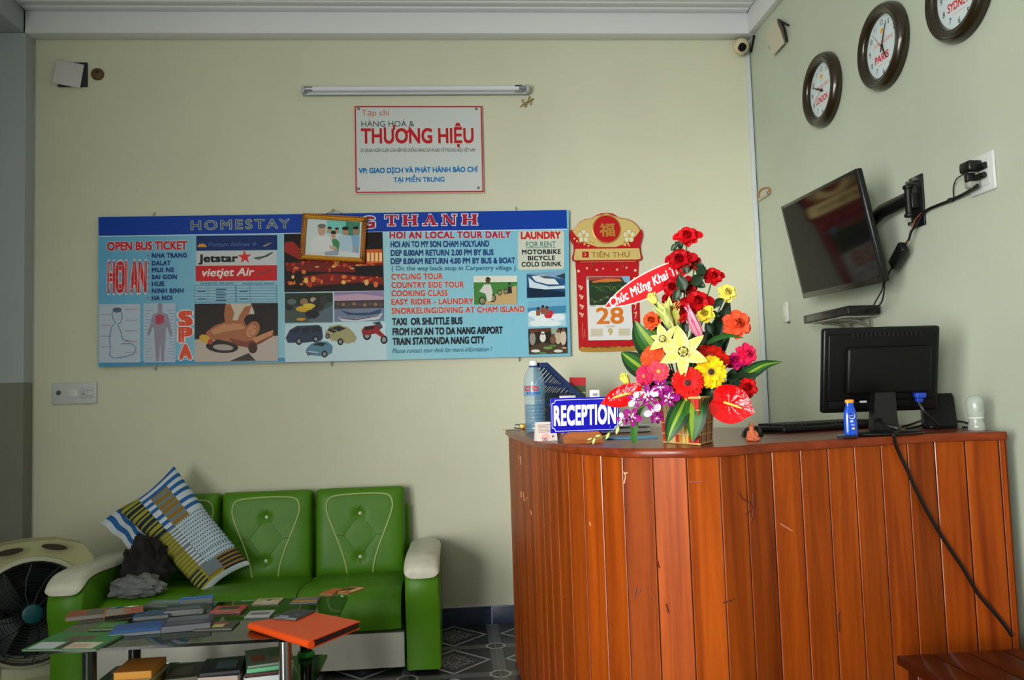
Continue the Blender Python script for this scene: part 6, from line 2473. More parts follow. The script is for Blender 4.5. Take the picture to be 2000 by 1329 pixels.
def rose_leaf(u, v, y, rpx, ang, tx=0, tz=0):
    p, X = face(u, v, y, tx, tz)
    r = rpx * (p - CAM).dot(CF) / FPX
    mb = MB()
    petal(mb, LEAF_D, 2 * r, 1.5 * r, -.15, .14, X @ RZ(math.radians(ang)) @ T(0, -r, 0), 6, 4, .8, None, .03)
    mb.tube([(0, -1.4 * r, 0), (0, -.9 * r, 0)], .0009, STEM, 5, X @ RZ(math.radians(ang)))
    mb.build('rose_leaf', fl)


for a in ((1331, 552, YB - .05, 16, 20), (1362, 546, YB - .03, 15, -60), (1370, 530, YB - .02, 13, -40), (1322, 577, YB - .05, 12, 160), (1356, 503, YB - .01, 8, -20), (1325, 477, YB - .02, 8, 60), (1316, 484, YB - .02, 8, 130), (1330, 480, YB - .01, 7, -30),
          (1404, 590, YB - .02, 11, -60), (1391, 596, YB - .01, 10, 60), (1396, 615, YB - .02, 10, -110), (1366, 518, YB - .01, 9, -100), (1340, 524, YB - .03, 10, 10), (1368, 556, YB - .02, 11, -120), (1385, 640, YB - .0, 13, 20), (1370, 660, YB - .0, 15, -40), (1400, 670, YB + .01, 16, 10), (1356, 700, YB + .01, 16, 40), (1300, 750, YB - .05, 13, 100), (1320, 780, YB - .07, 14, 150), (1408, 752, YB - .05, 15, 30), (1430, 735, YB - .02, 16, -20), (1300, 640, YB + .02, 14, 30), (1346, 575, YB + .0, 10, 170), (1335, 640, YB + .01, 14, 0)):
    rose_leaf(*a, tx=random.Random(a[0]).uniform(-.4, .4), tz=random.Random(a[1]).uniform(-.1, .5))

# ------------------------------------------------------------------ the green sofa


def leather(name, rgb):
    mt = bpy.data.materials.new(name)
    mt.use_nodes = True
    nt = mt.node_tree
    b = nt.nodes['Principled BSDF']
    b.inputs['Base Color'].default_value = lin(rgb)
    b.inputs['Roughness'].default_value = 0.42
    b.inputs['Specular IOR Level'].default_value = 0.3
    tc = nt.nodes.new('ShaderNodeTexCoord')
    n = nt.nodes.new('ShaderNodeTexNoise')
    n.inputs['Scale'].default_value = 9
    n.inputs['Detail'].default_value = 5
    v = nt.nodes.new('ShaderNodeTexVoronoi')
    v.inputs['Scale'].default_value = 260
    mx = nt.nodes.new('ShaderNodeMath')
    mx.operation = 'MULTIPLY_ADD'
    mx.inputs[1].default_value = 0.12
    bp_ = nt.nodes.new('ShaderNodeBump')
    bp_.inputs['Strength'].default_value = 0.25
    bp_.inputs['Distance'].default_value = 0.008
    nt.links.new(tc.outputs['Object'], n.inputs['Vector'])
    nt.links.new(tc.outputs['Object'], v.inputs['Vector'])
    nt.links.new(v.outputs['Distance'], mx.inputs[0])
    nt.links.new(n.outputs['Fac'], mx.inputs[2])
    nt.links.new(mx.outputs[0], bp_.inputs['Height'])
    nt.links.new(bp_.outputs['Normal'], b.inputs['Normal'])
    r = nt.nodes.new('ShaderNodeValToRGB')
    c = lin(rgb)
    r.color_ramp.elements[0].color = (c[0] * .85, c[1] * .85, c[2] * .85, 1)
    r.color_ramp.elements[1].color = (c[0] * 1.12, c[1] * 1.12, c[2] * 1.12, 1)
    nt.links.new(n.outputs['Fac'], r.inputs['Fac'])
    nt.links.new(r.outputs['Color'], b.inputs['Base Color'])
    return mt


GREEN = leather('green_vinyl', (76, 130, 18))
CREAM_V = M((206, 206, 188), 0.45, vary=.12, vscale=20)
PIPE = M((176, 196, 120), 0.45)
sofa = thing('sofa', 'three-seat green vinyl sofa with white piping and pale arm pads', 'sofa', T(-0.98, -0.38, 0))
SO = T(0.98, 0.38, 0)
SEAT_Z = 0.345


def cushion(mb, cx, cz, w, h, y0, thick, nx=14, nz=18, dimples=(), m=GREEN, X=None):
    """upholstered slab in the local x-z plane, front towards -y, puffed and dimpled"""
    def F(sx, sz):
        ex, ez = abs(sx), abs(sz)
        edge = (1 - ex ** 8) * (1 - ez ** 8)
        d = -thick * (.62 + .38 * max(0, edge) ** .4) + .0
        x, z = cx + sx * w / 2, cz + sz * h / 2
        for dx, dz_, dep, rad in dimples:
            q = ((x - dx) ** 2 + (z - dz_) ** 2) / rad ** 2
            d += dep * math.exp(-q)
        return x, d, z
    vs, fs = [], []
    for j in range(nz + 1):
        for i in range(nx + 1):
            sx, sz = i / nx * 2 - 1, j / nz * 2 - 1
            sx = math.copysign(abs(sx) ** .75, sx)
            sz = math.copysign(abs(sz) ** .75, sz)
            # rounded corners
            k = max(0, abs(sx) - .86) / .14, max(0, abs(sz) - .9) / .1
            q = math.hypot(*k)
            if q > 1:
                sx = math.copysign(.86 + .14 * k[0] / q, sx)
                sz = math.copysign(.9 + .1 * k[1] / q, sz)
            x, d, z = F(sx, sz)
            vs.append((x, y0 + d, z))
    row = nx + 1
    for j in range(nz):
        for i in range(nx):
            a = j * row + i
            fs.append((a, a + 1, a + row + 1, a + row))
    rim = [i for i in range(row)] + [j * row + nx for j in range(1, nz + 1)] + [nz * row + i for i in range(nx - 1, -1, -1)] + [j * row for j in range(nz - 1, 0, -1)]
    k0 = len(vs)
    for a in rim:
        x, y, z = vs[a]
        vs.append((x, y0, z))
    n = len(rim)
    for k in range(n):
        l = (k + 1) % n
        fs.append((rim[l], rim[k], k0 + k, k0 + l))
    fs.append(tuple(k0 + k for k in range(n)))
    mb.add(vs, fs, m, True, X)
    return F


PITCH_X = 0.4665
for i in range(3):
    xc = (-1.4235, -0.9955, -0.529)[i]
    ws = (.390, .462, .462)[i]
    # backrest, leaning back a little
    BKX = SO @ T(xc, -0.075, SEAT_Z - 0.045) @ RX(math.radians(-7))
    hb, wb_ = 0.445, ws - .014
    dm = [(0, .315, .016, .022), (0, .10, .016, .022)]
    for t in [k / 16 for k in range(17)]:
        for sx in (-1, 1):
            dm.append((sx * .082 * (1 - abs(t * 2 - 1)), .10 + .215 * t, .0016, .012))
    mb = MB()
    F = cushion(mb, 0, hb / 2, wb_, hb, 0.0, 0.115, 44, 44, dm, GREEN, BKX)
    SEAM = M((34, 66, 8), .7)
    for line in ([(0, .315), (-.082, .2075), (0, .10)], [(0, .315), (.082, .2075), (0, .10)], [(-.082, .2075), (-.118, .209)], [(.082, .2075), (.118, .209)], [(0, .315), (0, .352)], [(0, .10), (0, .065)]):
        pts = []
        for (xa_, za_), (xb_, zb2) in zip(line[:-1], line[1:]):
            for k in range(9):
                xx, zz_ = lerp(xa_, xb_, k / 8), lerp(za_, zb2, k / 8)
                pts.append((xx, F(xx / (wb_ / 2), (zz_ - hb / 2) / (hb / 2))[1] + .0004, zz_))
        pts = [p for k, p in enumerate(pts) if k == 0 or p != pts[k - 1]]
        mb.tube(pts, .0014, SEAM, 5, BKX)
    bk_ = mb.build('backrest', sofa)
    lines = [(-.062, .012), (-.074, .08), (-.100, .16), (-.130, .235), (-.155, .30), (-.166, .345), (-.160, .382), (-.138, .402), (-.09, .409), (0, .413), (.09, .411), (.138, .404), (.160, .384), (.166, .347), (.155, .302), (.130, .237), (.100, .162), (.074, .082), (.062, .012)]
    pts = []
    for p in spline([(x, 0, z) for x, z in lines], 4):
        x, d, z = F(p.x / (wb_ / 2), (p.z - hb / 2) / (hb / 2))
        pts.append((p.x, d - .002, p.z))
    mb = MB()
    mb.tube(pts, .0042, PIPE, 7, BKX)
    mb.build('piping', bk_)
    for z_ in (.315, .10):
        x, d, z = F(0, (z_ - hb / 2) / (hb / 2))
        mb = MB()
        mb.lathe([(.011, -.003), (.0115, .001), (.008, .005), (.0005, .0065)], M((222, 222, 206), .35), 14, BKX @ aim((0, d, z_), (0, -1, 0)))
        mb.build('button', bk_)
    # seat
    mb = MB()
    vs, fs = [], []
    prof = [(-.13, .30), (-.16, .335), (-.25, SEAT_Z - .012), (-.40, SEAT_Z + .010), (-.55, SEAT_Z + .016), (-.62, SEAT_Z + .008), (-.665, SEAT_Z - .022), (-.688, SEAT_Z - .065), (-.69, .24), (-.675, .182), (-.62, .175), (-.13, .175)]
    prof = [(p.y, p.z) for p in spline([(0, a, b) for a, b in prof[:10]], 3)] + prof[10:]
    nx = 10
    for a in range(nx + 1):
        s = a / nx * 2 - 1
        puff = (1 - abs(s) ** 6)
        for y, z in prof:
            zz = z - (.016 * (1 - puff) if z > .25 else 0)
            vs.append((xc + s * ws / 2, y + (.012 * (1 - puff) if y < -.6 else 0), zz))
    n = len(prof)
    for a in range(nx):
        for k in range(n):
            l = (k + 1) % n
            fs.append((a * n + k, a * n + l, (a + 1) * n + l, (a + 1) * n + k))
    fs.append(tuple(range(n)))
    fs.append(tuple(nx * n + k for k in range(n - 1, -1, -1)))
    mb.add(vs, fs, GREEN, True, SO)
    mb.build('seat', sofa)
# body behind and below
mb = MB()
mb.box((-0.952, -0.035, 0.34), (1.34, 0.07, 0.62), GREEN, .015, SO)
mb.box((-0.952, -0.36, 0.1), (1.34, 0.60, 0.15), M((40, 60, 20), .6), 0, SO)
mb.build('frame', sofa)
mb = MB()
mb.box((-0.952, -0.672, 0.094), (1.335, 0.018, 0.150), M((188, 188, 176), .35, vary=.08, vscale=6), .003, SO)
mb.build('front_panel', sofa)
for s, xa in ((1, -0.199), (-1, -1.695)):
    # arm profile in the y-z plane: rolled front that tucks in below the pad
    prof = [(-.04, .02), (-.04, .455), (-.30, .462), (-.50, .470), (-.66, .468), (-.735, .440), (-.762, .395), (-.765, .34), (-.752, .28), (-.735, .20), (-.732, .10), (-.735, .02)]
    prof = [(p.y, p.z) for p in spline([(0, a, b) for a, b in prof[4:]], 4)] + [(-.04, .02), (-.04, .455), (-.30, .462), (-.50, .470)]
    n = len(prof)
    vs, fs = [], []
    for x, k in ((-.074, .012), (-.066, 0.0), (.066, 0.0), (.074, .012)):
        cy, cz = -.4, .24
        for y, z in prof:
            vs.append((xa + x, cy + (y - cy) * (1 - k * 1.6), max(.02, cz + (z - cz) * (1 - k * 2))))
    for a in range(3):
        for k in range(n):
            l = (k + 1) % n
            fs.append((a * n + l, a * n + k, (a + 1) * n + k, (a + 1) * n + l))
    fs.append(tuple(range(n)))
    fs.append(tuple(3 * n + k for k in range(n - 1, -1, -1)))
    mb = MB()
    mb.add(vs, fs, GREEN, True, SO)
    arm = mb.build('armrest', sofa)
    mb = MB()
    rows = spline([(0, -.10, .452), (0, -.25, .462), (0, -.42, .468), (0, -.58, .478), (0, -.70, .474), (0, -.772, .444), (0, -.785, .428)], 4)
    vs, fs = [], []
    N = len(rows)
    for i, p in enumerate(rows):
        t = i / (N - 1)
        w = .078 * (1 - max(0, (t - .75) / .25) ** 2 * .30) * (1 - max(0, (.12 - t) / .12) ** 2 * .3)
        for k in range(12):
            a = 2 * math.pi * k / 12
            cx_, cz_ = math.cos(a), math.sin(a)
            vs.append((xa + math.copysign(abs(cx_) ** .6, cx_) * w, p.y, p.z + (.030 * math.copysign(abs(cz_) ** .8, cz_) if cz_ > 0 else .012 * cz_) * (1 - .35 * max(0, (t - .85) / .15))))
    for i in range(N - 1):
        for k in range(12):
            l = (k + 1) % 12
            fs.append((i * 12 + l, i * 12 + k, (i + 1) * 12 + k, (i + 1) * 12 + l))
    fs.append(tuple(range(12)))
    fs.append(tuple((N - 1) * 12 + k for k in range(11, -1, -1)))
    mb.add(vs, fs, CREAM_V, True, SO)
    mb.build('arm_pad', arm)

# ------------------------------------------------------------------ plaid cushion, jacket and grey cloth on the left seat
qa, qb, qc, qd = at_y(237, 997, -.30), at_y(338, 915, -.215), at_y(478, 1096, -.34), at_y(392, 1154, -.44)
PBL, PYE, POC, PNV, PWH, PGY = [M(c, .85) for c in ((36, 96, 160), (150, 150, 48), (140, 110, 36), (26, 38, 52), (196, 206, 214), (110, 126, 132))]


def plaid(s, t):
    """s across (0 left edge .. 1 right edge), t down the length (0 top .. 1 bottom)"""
    if t > .965:
        return PWH
    if t > .84:
        if .30 < s < .62 and t < .93:
            return PGY
        return (PNV if s < .25 else POC) if int(t * 130) % 4 else (PYE if s < .6 else PNV)
    if s < .30:
        if t < .42:
            return PYE if int(t * 46) % 2 else PNV
        return PYE if int(t * 66) % 2 else M((120, 116, 50), .85)
    if s < .44:
        if t < .42:
            return PWH if int(t * 30) % 2 else PBL
        return PWH if int(t * 66) % 2 else PGY
    if .10 < t < .42 and s < .74:
        return POC if int(t * 34) % 2 else PGY
    if t < .40:
        return PWH if int(t * 30) % 2 else PBL
    if int(t * 60) % 2:
        return M((56, 110, 136), .85) if int(s * 44) % 2 else PWH
    return PWH if int(s * 44) % 2 else M((170, 190, 200), .85)


mb = MB()
NS, NT = 44, 62
nrm = (qd - qa).cross(qb - qa).normalized()
if nrm.y > 0:
    nrm = -nrm


def cush(s, t, side):
    base = (qa * (1 - s) + qb * s) * (1 - t) + (qd * (1 - s) + qc * s) * t
    e = (1 - abs(2 * s - 1) ** 3.2) * (1 - abs(2 * t - 1) ** 3.2)
    pinch = .018 * (abs(2 * s - 1) ** 2 * abs(2 * t - 1) ** 2)
    wr = noise.noise(Vector((s * 4, t * 6, side))) * .008
    c = (qa + qb + qc + qd) / 4
    base = base + (base - c).normalized() * pinch * 1.2
    return base + nrm * (side * (.055 * max(0, e) ** .5 + wr * e) - .03)


for side in (1, -1):
    P = [[cush(i / NS, j / NT, side) for i in range(NS + 1)] for j in range(NT + 1)]
    by = {}
    for j in range(NT):
        for i in range(NS):
            by.setdefault(plaid((i + .5) / NS, (j + .5) / NT), []).append((i, j))
    flatv = [p for r_ in P for p in r_]
    W1 = NS + 1
    for mt, cells in by.items():
        fs = [((j * W1 + i), (j * W1 + i + 1), ((j + 1) * W1 + i + 1), ((j + 1) * W1 + i))[::1 if side < 0 else -1] for i, j in cells]
        used = sorted({a for f in fs for a in f})
        ix = {a: k for k, a in enumerate(used)}
        mb.add([flatv[a] for a in used], [[ix[a] for a in f] for f in fs], mt, True)
cuo = mb.build('plaid_cushion')
tag(cuo, 'blue yellow and white plaid cushion leaning at an angle on the sofa', 'cushion')
# folded plaid cloth showing behind the cushion at its upper left
mb = MB()
ta, tb, tc_, td = at_y(196, 1022, -.27), at_y(338, 930, -.19), at_y(352, 960, -.20), at_y(262, 1082, -.29)
vs, N1 = [], 16
for j in range(N1 + 1):
    for i in range(N1 + 1):
        s, t = i / N1, j / N1
        p = (ta * (1 - s) + tb * s) * (1 - t) + (td * (1 - s) + tc_ * s) * t
        p = p + Vector((0, .016 * math.sin(s * 9 + t * 3) + .01 * math.sin(t * 14), .010 * math.sin(s * 7)))
        vs.append(p)
for thick in (0, .006):
    for m_i, mt in enumerate((PBL, PWH, PYE)):
        fs = []
        for j in range(N1):
            for i in range(N1):
                c = 0 if (i // 1) % 2 else 1
                if j < 3 and 3 < i < 11:
                    c = 2
                if c == m_i:
                    a = j * (N1 + 1) + i
                    fs.append((a, a + 1, a + N1 + 2, a + N1 + 1))
        mb.add([p + Vector((0, thick, 0)) for p in vs], fs, mt, True)
o = mb.build('plaid_cloth')
tag(o, 'crumpled blue checked cloth bunched behind the plaid cushion', 'cloth')


def heap(name, c, size, mt, seed, amp, freq, label, cat, flatten=.0, n=40, m_=28):
    """crumpled heap of cloth"""
    vs, fs = [], []
    for j in range(m_ + 1):
        ph = math.pi * j / m_
        for i in range(n):
            th = 2 * math.pi * i / n
            d = Vector((math.sin(ph) * math.cos(th), math.sin(ph) * math.sin(th), math.cos(ph)))
            k = 1 + amp * noise.fractal(d * freq + Vector((seed, 0, 0)), 1.0, 2.0, 4) + amp * .7 * abs(noise.noise(d * freq * 2.3 + Vector((0, seed, 0)))) - amp * .2
            p = Vector((d.x * size[0] * k, d.y * size[1] * k, d.z * size[2] * k))
            p.z = max(p.z, -size[2] * flatten)
            vs.append(p)
    for j in range(m_):
        for i in range(n):
            l = (i + 1) % n
            fs.append((j * n + l, j * n + i, (j + 1) * n + i, (j + 1) * n + l))
    mb = MB()
    mb.add(vs, fs, mt, True)
    o = mb.build(name, None, T(*c))
    tag(o, label, cat)
    return o


jc = at_y(268, 1118, -.42)
heap('jacket', (jc.x + .035, -.42, SEAT_Z + .093), (.098, .105, .135), M((34, 31, 33), .85, vary=.25, vscale=14), 3.1, .42, 2.4, 'dark crumpled jacket heaped under the plaid cushion', 'jacket', .55)
gc = at_y(264, 1160, -.56)
heap('cloth_bundle', (gc.x + .02, -.575, SEAT_Z + .051), (.112, .075, .055), M((112, 114, 112), .85, vary=.2, vscale=14), 7.7, .30, 2.6, 'grey cloth bundle on the left seat before the dark jacket', 'cloth', .6)

# ------------------------------------------------------------------ glass coffee table
ZG = 0.43
tbl = thing('coffee_table', 'dark glass coffee table with chrome legs and a lower shelf before the sofa', 'table', T(-0.93, -1.33, 0))
TO = T(0.93, 1.33, 0)
tx0, tx1, ty0, ty1 = -1.415, -0.475, -1.625, -1.065
GLS = glass('smoked_table_glass', (96, 116, 104), 0.03, 1.5)
cxm, cym = (tx0 + tx1) / 2, (ty0 + ty1) / 2
mb = MB()


def rrect(x0, y0, x1, y1, r, n=6):
    pts = []
    for cx_, cy_, a0 in ((x1 - r, y0 + r, 270), (x1 - r, y1 - r, 0), (x0 + r, y1 - r, 90), (x0 + r, y0 + r, 180)):
        for k in range(n + 1):
            a = math.radians(a0 + 90 * k / n)
            pts.append((cx_ + r * math.cos(a), cy_ + r * math.sin(a)))
    return pts


mb.prism(rrect(tx0, ty0, tx1, ty1, .03), ZG - .010, ZG, GLS, TO)
mb.build('glass_top', tbl)
mb = MB()
ZS = .225
mb.prism(rrect(tx0 + .075, ty0 + .06, tx1 - .075, ty1 - .06, .02), ZS - .008, ZS, glass('smoked_shelf_glass', (84, 104, 92), .04, 1.5), TO)
mb.build('shelf', tbl)
for x in (tx0 + .150, tx1 - .155):
    for y in (ty0 + .085, ty1 - .085):
        front_ = y < cym
        mb = MB()
        mb.tube([(x, y, 0.004), (x, y, ZG - .022)], .022, CHROME if front_ and x > cxm else M((70, 76, 70), .25, metal=.8), 18, TO)  # legs behind and at the left: darker metal, their shade put into the colour
        mb.lathe([(.030, 0), (.030, .006), (.023, .012)], BLACK, 18, TO @ T(x, y, 0))
        lg = mb.build('leg', tbl)
        mb = MB()
        mb.lathe([(.023, ZS + .001), (.031, ZS + .004), (.033, ZS + .012), (.031, ZS + .020), (.023, ZS + .023)], M((50, 170, 60), .35), 20, TO @ T(x, y, 0), caps=False)
        mb.build('shelf_ring', lg)
        mb = MB()
        mb.lathe([(.023, ZG - .030), (.034, ZG - .018), (.036, ZG - .0105)], M((46, 52, 50), .3, metal=.6), 20, TO @ T(x, y, 0))
        mb.build('top_mount', lg)

# ------------------------------------------------------------------ brochures, books and folder on the table
stack_top = {}


def cover(name, u, v, w, d, h, rot, cover_rgb, blocks, label, cat, z=ZG, pages=(206, 204, 194), group=None, spine=None, hard=False):
    """a bound booklet lying flat, centred under photo pixel (u, v); blocks are printed patches (x0, y0, x1, y1, colour) in 0..1"""
    h = max(.005, h * .5)
    p = at_z(u, v, z + h)
    mb = MB()
    cv = M(cover_rgb, .4)
    pages = tuple(int(c * .62) for c in pages)  # page colours darkened, the dimness of this corner is painted in
    e = .003 if hard else .0012
    mb.box((0, 0, h / 2), (w - 2 * e, d - 2 * e, max(.001, h - .002)), M(pages, .7))
    ct = .0025 if hard else .0008
    mb.box((0, 0, h - ct / 2), (w, d, ct), cv)
    mb.box((0, 0, ct / 2 + .0002), (w, d, ct), cv)
    mb.box((-w / 2 + .001, 0, h / 2), (.002, d, h - .0004), M(spine, .35) if spine else cv)
    mb.lift = h + .00004
    for x0, y0, x1, y1, c in blocks:
        mb.rect(-w / 2 + x0 * w, -d / 2 + y0 * d, -w / 2 + x1 * w, -d / 2 + y1 * d, M(c, .32))
    o = mb.build(name, None, T(p.x, p.y, z + .0004) @ RZ(math.radians(rot)))
    tag(o, label, cat, group)
    return o


D_ = (22, 26, 32)
cover('magazine', 150, 1252, .25, .19, .012, -9, (44, 132, 62), ((.05, .04, .40, .42, (196, 206, 216)), (.52, .04, .92, .40, (206, 206, 186)), (.42, .04, .52, .75, (60, 44, 44)), (.56, .10, .80, .30, (206, 170, 150)), (.3, .5, .7, .8, (84, 70, 52))), 'green magazine with two white panels at the left front table corner', 'magazine')
cover('booklet', 170, 1197, .13, .10, .030, 14, (150, 78, 44), ((.5, .1, .95, .9, (64, 84, 70)),), 'brown-orange booklet at the far left of the table', 'booklet')
cover('booklet', 242, 1194, .13, .11, .034, 20, (176, 118, 84), ((.05, .1, .5, .9, (150, 150, 134)), (.7, .1, .95, .9, (190, 96, 66))), 'thick dark booklet with a peach cover left of the blue ones', 'booklet', pages=(30, 40, 28))
cover('booklet', 212, 1222, .10, .09, .014, -4, (52, 118, 40), ((.2, .2, .8, .8, (66, 134, 50)),), 'bright green leaflet behind the two-panel magazine', 'leaflet')
cover('booklet', 272, 1226, .17, .13, .022, 8, (34, 96, 176), ((.05, .55, .95, .95, (28, 78, 150)), (.1, .1, .9, .25, (50, 118, 196))), 'bright blue booklet at the front of the table', 'booklet')
cover('booklet', 298, 1199, .12, .08, .026, 10, (36, 90, 160), ((.1, .1, .9, .6, (52, 80, 74)),), 'small blue booklet lying behind the bright blue one', 'booklet')
cover('brochure', 322, 1178, .14, .10, .012, -6, (84, 120, 112), ((.1, .4, .9, .9, (120, 150, 146)), (.1, .08, .6, .3, (140, 116, 80))), 'teal-grey brochure at the back of the table near the cushion', 'brochure')
bs_ = cover('book', 368, 1212, .16, .125, .045, 9, (44, 52, 84), ((.05, .5, .9, .95, (92, 100, 112)), (.08, .1, .85, .4, (76, 72, 90))), 'thick navy book with grey pages in the middle of the table', 'book', pages=(178, 184, 190))
cover('book', 362, 1186, .14, .09, .042, 7, (30, 58, 66), ((.05, .1, .9, .5, (80, 94, 92)),), 'teal-dark book with white page edges behind the navy book', 'book', pages=(206, 210, 206))
cover('brochure', 385, 1168, .12, .05, .044, 8, (34, 116, 206), ((.05, .05, .95, .4, (26, 94, 180)),), 'vivid blue brochure standing highest at the back of the table', 'brochure')
cover('brochure', 447, 1190, .115, .105, .014, -2, (196, 44, 46), ((.16, .38, .80, .84, (20, 20, 22)), (.10, .30, .86, .36, (206, 180, 160)), (.04, .06, .96, .12, (206, 190, 170))), 'red brochure with a black oval picture right of the navy book', 'brochure')
cover('brochure', 424, 1222, .13, .10, .010, -2, (52, 54, 44), ((.30, .55, .75, .85, (170, 60, 50)), (.40, .25, .70, .60, (206, 196, 116)), (.1, .05, .9, .16, (90, 92, 80))), 'dark brochure with red and yellow spots before the red brochure', 'brochure')
cover('brochure', 524, 1174, .10, .085, .008, -3, (196, 180, 136), ((.30, .15, .75, .55, (206, 206, 200)), (.1, .6, .9, .9, (170, 150, 100)), (.45, .4, .6, .8, (110, 80, 60))), 'cream picture brochure right of the red brochure', 'brochure')
cover('brochure', 508, 1199, .090, .085, .008, -2, (176, 178, 178), ((.12, .3, .88, .7, (110, 108, 116)), (.1, .05, .9, .2, (206, 206, 200))), 'pale grey brochure before the cream picture brochure', 'brochure')
cover('brochure', 597, 1172, .105, .09, .010, -2, (70, 74, 80), ((.05, .1, .95, .42, (196, 136, 60)), (.1, .5, .9, .85, (112, 116, 122)), (.2, .9, .9, .98, (206, 120, 60))), 'grey brochure with an orange band behind the orange folder', 'brochure')
cover('brochure', 650, 1156, .060, .10, .006, -26, (206, 94, 36), ((.1, .06, .9, .16, (226, 130, 60)),), 'plain orange leaflet at the back right table corner', 'leaflet')
cover('brochure', 684, 1153, .070, .11, .006, -32, (196, 106, 30), ((.1, .4, .7, .8, (60, 40, 26)), (.6, .3, .95, .95, (226, 196, 130)), (.1, .05, .5, .3, (226, 160, 60))), 'orange and gold picture leaflet at the back right table corner', 'leaflet')
# orange folder with a dark brochure on it
fa, fb_, fc_, fd = at_z(490, 1216, ZG + .026), at_z(608, 1252, ZG + .026), at_z(703, 1214, ZG + .026), at_z(612, 1196, ZG + .026)
mb = MB()
ORF = M((232, 80, 20), .4)
ctr_ = (fa + fb_ + fc_ + fd) / 4
quad = [Vector((q_.x, q_.y)) for q_ in (fa, fb_, fc_, fd)]
c2 = sum(quad, Vector((0, 0))) / 4
lo_ = [c2 + (q_ - c2) * .97 for q_ in quad]
mb.prism([tuple(q_) for q_ in quad], ZG + .0225, ZG + .026, ORF)
mb.prism([tuple(q_) for q_ in quad], ZG + .0006, ZG + .0035, ORF)
mb.prism([tuple(q_) for q_ in lo_], ZG + .0035, ZG + .0225, M((46, 40, 40), .7))
e0, e1 = quad[0], quad[1]
mb.tube([(e0.x, e0.y, ZG + .0133), (e1.x, e1.y, ZG + .0133)], .0127, ORF, 12)
o = mb.build('ring_binder')
tag(o, 'bright orange ring binder jutting over the right table corner', 'binder')
cover('brochure', 575, 1200, .095, .12, .005, -24, (36, 42, 62), ((.05, .04, .95, .10, (206, 212, 222)), (.1, .16, .5, .28, (150, 160, 180)), (.6, .4, .75, .46, (120, 130, 150))), 'dark blue brochure lying on the orange binder', 'brochure', z=ZG + .0264)

# lower shelf: stacks of books and magazines
z = ZS + .0004
p0 = Vector((-1.185, -1.44, 0))


def shelf_book(x, y, w, d, h, rot, rgb, label, cat, z, pages=(206, 204, 190), blocks=(), name='book'):
    mb = MB()
    cv = M(rgb, .4)
    mb.box((0, 0, h / 2), (w - .004, d - .004, h - .003), M(pages, .7), .001)
    mb.box((0, 0, h - .0008), (w, d, .0016), cv)
    mb.box((0, 0, .0010), (w, d, .0016), cv)
    mb.box((0, d / 2 - .001, h / 2), (w, .002, h - .001), cv)
    mb.lift = h + .00004
    for x0, y0, x1, y1, c in blocks:
        mb.rect(-w / 2 + x0 * w, -d / 2 + y0 * d, -w / 2 + x1 * w, -d / 2 + y1 * d, M(c, .35))
    o = mb.build(name, None, T(x, y, z) @ RZ(math.radians(rot)))
    return tag(o, label, cat)


zz = z
for h, c, pg_, rot, lab in ((.050, (196, 140, 52), (226, 176, 84), 2, 'thick yellow-paged book at the bottom of the left shelf stack'), (.018, (150, 150, 96), (196, 190, 140), -3, 'thin pale book in the middle of the left shelf stack'), (.026, (206, 130, 50), (232, 164, 70), 1, 'orange-yellow book on top of the left shelf stack')):
    shelf_book(-1.135, -1.45, .125, .15, h, rot, c, lab, 'book', zz, pg_)
    zz += h + .0006
zz = z
for h, c, pg_, rot, lab, bl in ((.022, (44, 46, 40), (150, 152, 146), 6, 'grey-paged magazine at the bottom of the second shelf stack', ()), (.020, (30, 32, 30), (96, 96, 86), 14, 'dark magazine second in the second shelf stack', ()), (.016, (56, 56, 46), (120, 116, 100), 10, 'olive magazine on top of the second shelf stack', ((.1, .2, .6, .8, (90, 80, 56)),))):
    shelf_book(-.985, -1.42, .13, .16, h, rot, c, lab, 'magazine', zz, pg_, bl, 'magazine')
    zz += h + .0006
zz = z
for h, c, pg_, rot, lab, bl in ((.030, (206, 204, 196), (206, 202, 186), -2, 'white-edged book at the bottom of the third shelf stack', ()), (.028, (28, 30, 34), (206, 186, 176), 2, 'black book with pale page edges on the third shelf stack', ((.3, .15, .8, .8, (84, 96, 104)),)), (.014, (24, 26, 28), (70, 74, 76), 7, 'black leaflet on top of the third shelf stack', ((.35, .2, .85, .75, (76, 88, 96)),))):
    shelf_book(-.865, -1.425, .135, .16, h, rot, c, lab, 'book', zz, pg_, bl)
    zz += h + .0006
zz = z
for h, c, pg_, rot, lab, bl in ((.045, (214, 222, 222), (220, 228, 228), 8, 'thick white-paged book at the bottom of the right shelf stack', ()), (.014, (60, 30, 28), (90, 60, 56), 11, 'dark red booklet in the right shelf stack', ()), (.016, (44, 150, 92), (120, 196, 150), 14, 'green-edged magazine in the right shelf stack', ()), (.010, (104, 120, 106), (150, 160, 150), 16, 'floral picture magazine on top of the right shelf stack', ((.1, .2, .4, .6, (150, 66, 60)), (.5, .4, .85, .85, (84, 96, 70)), (.55, .1, .8, .3, (170, 110, 96))))):
    shelf_book(-.715, -1.395, .155, .19, h, rot, c, lab, 'book' if h > .04 else 'magazine', zz, pg_, bl, 'book' if h > .04 else 'magazine')
    zz += h + .0006

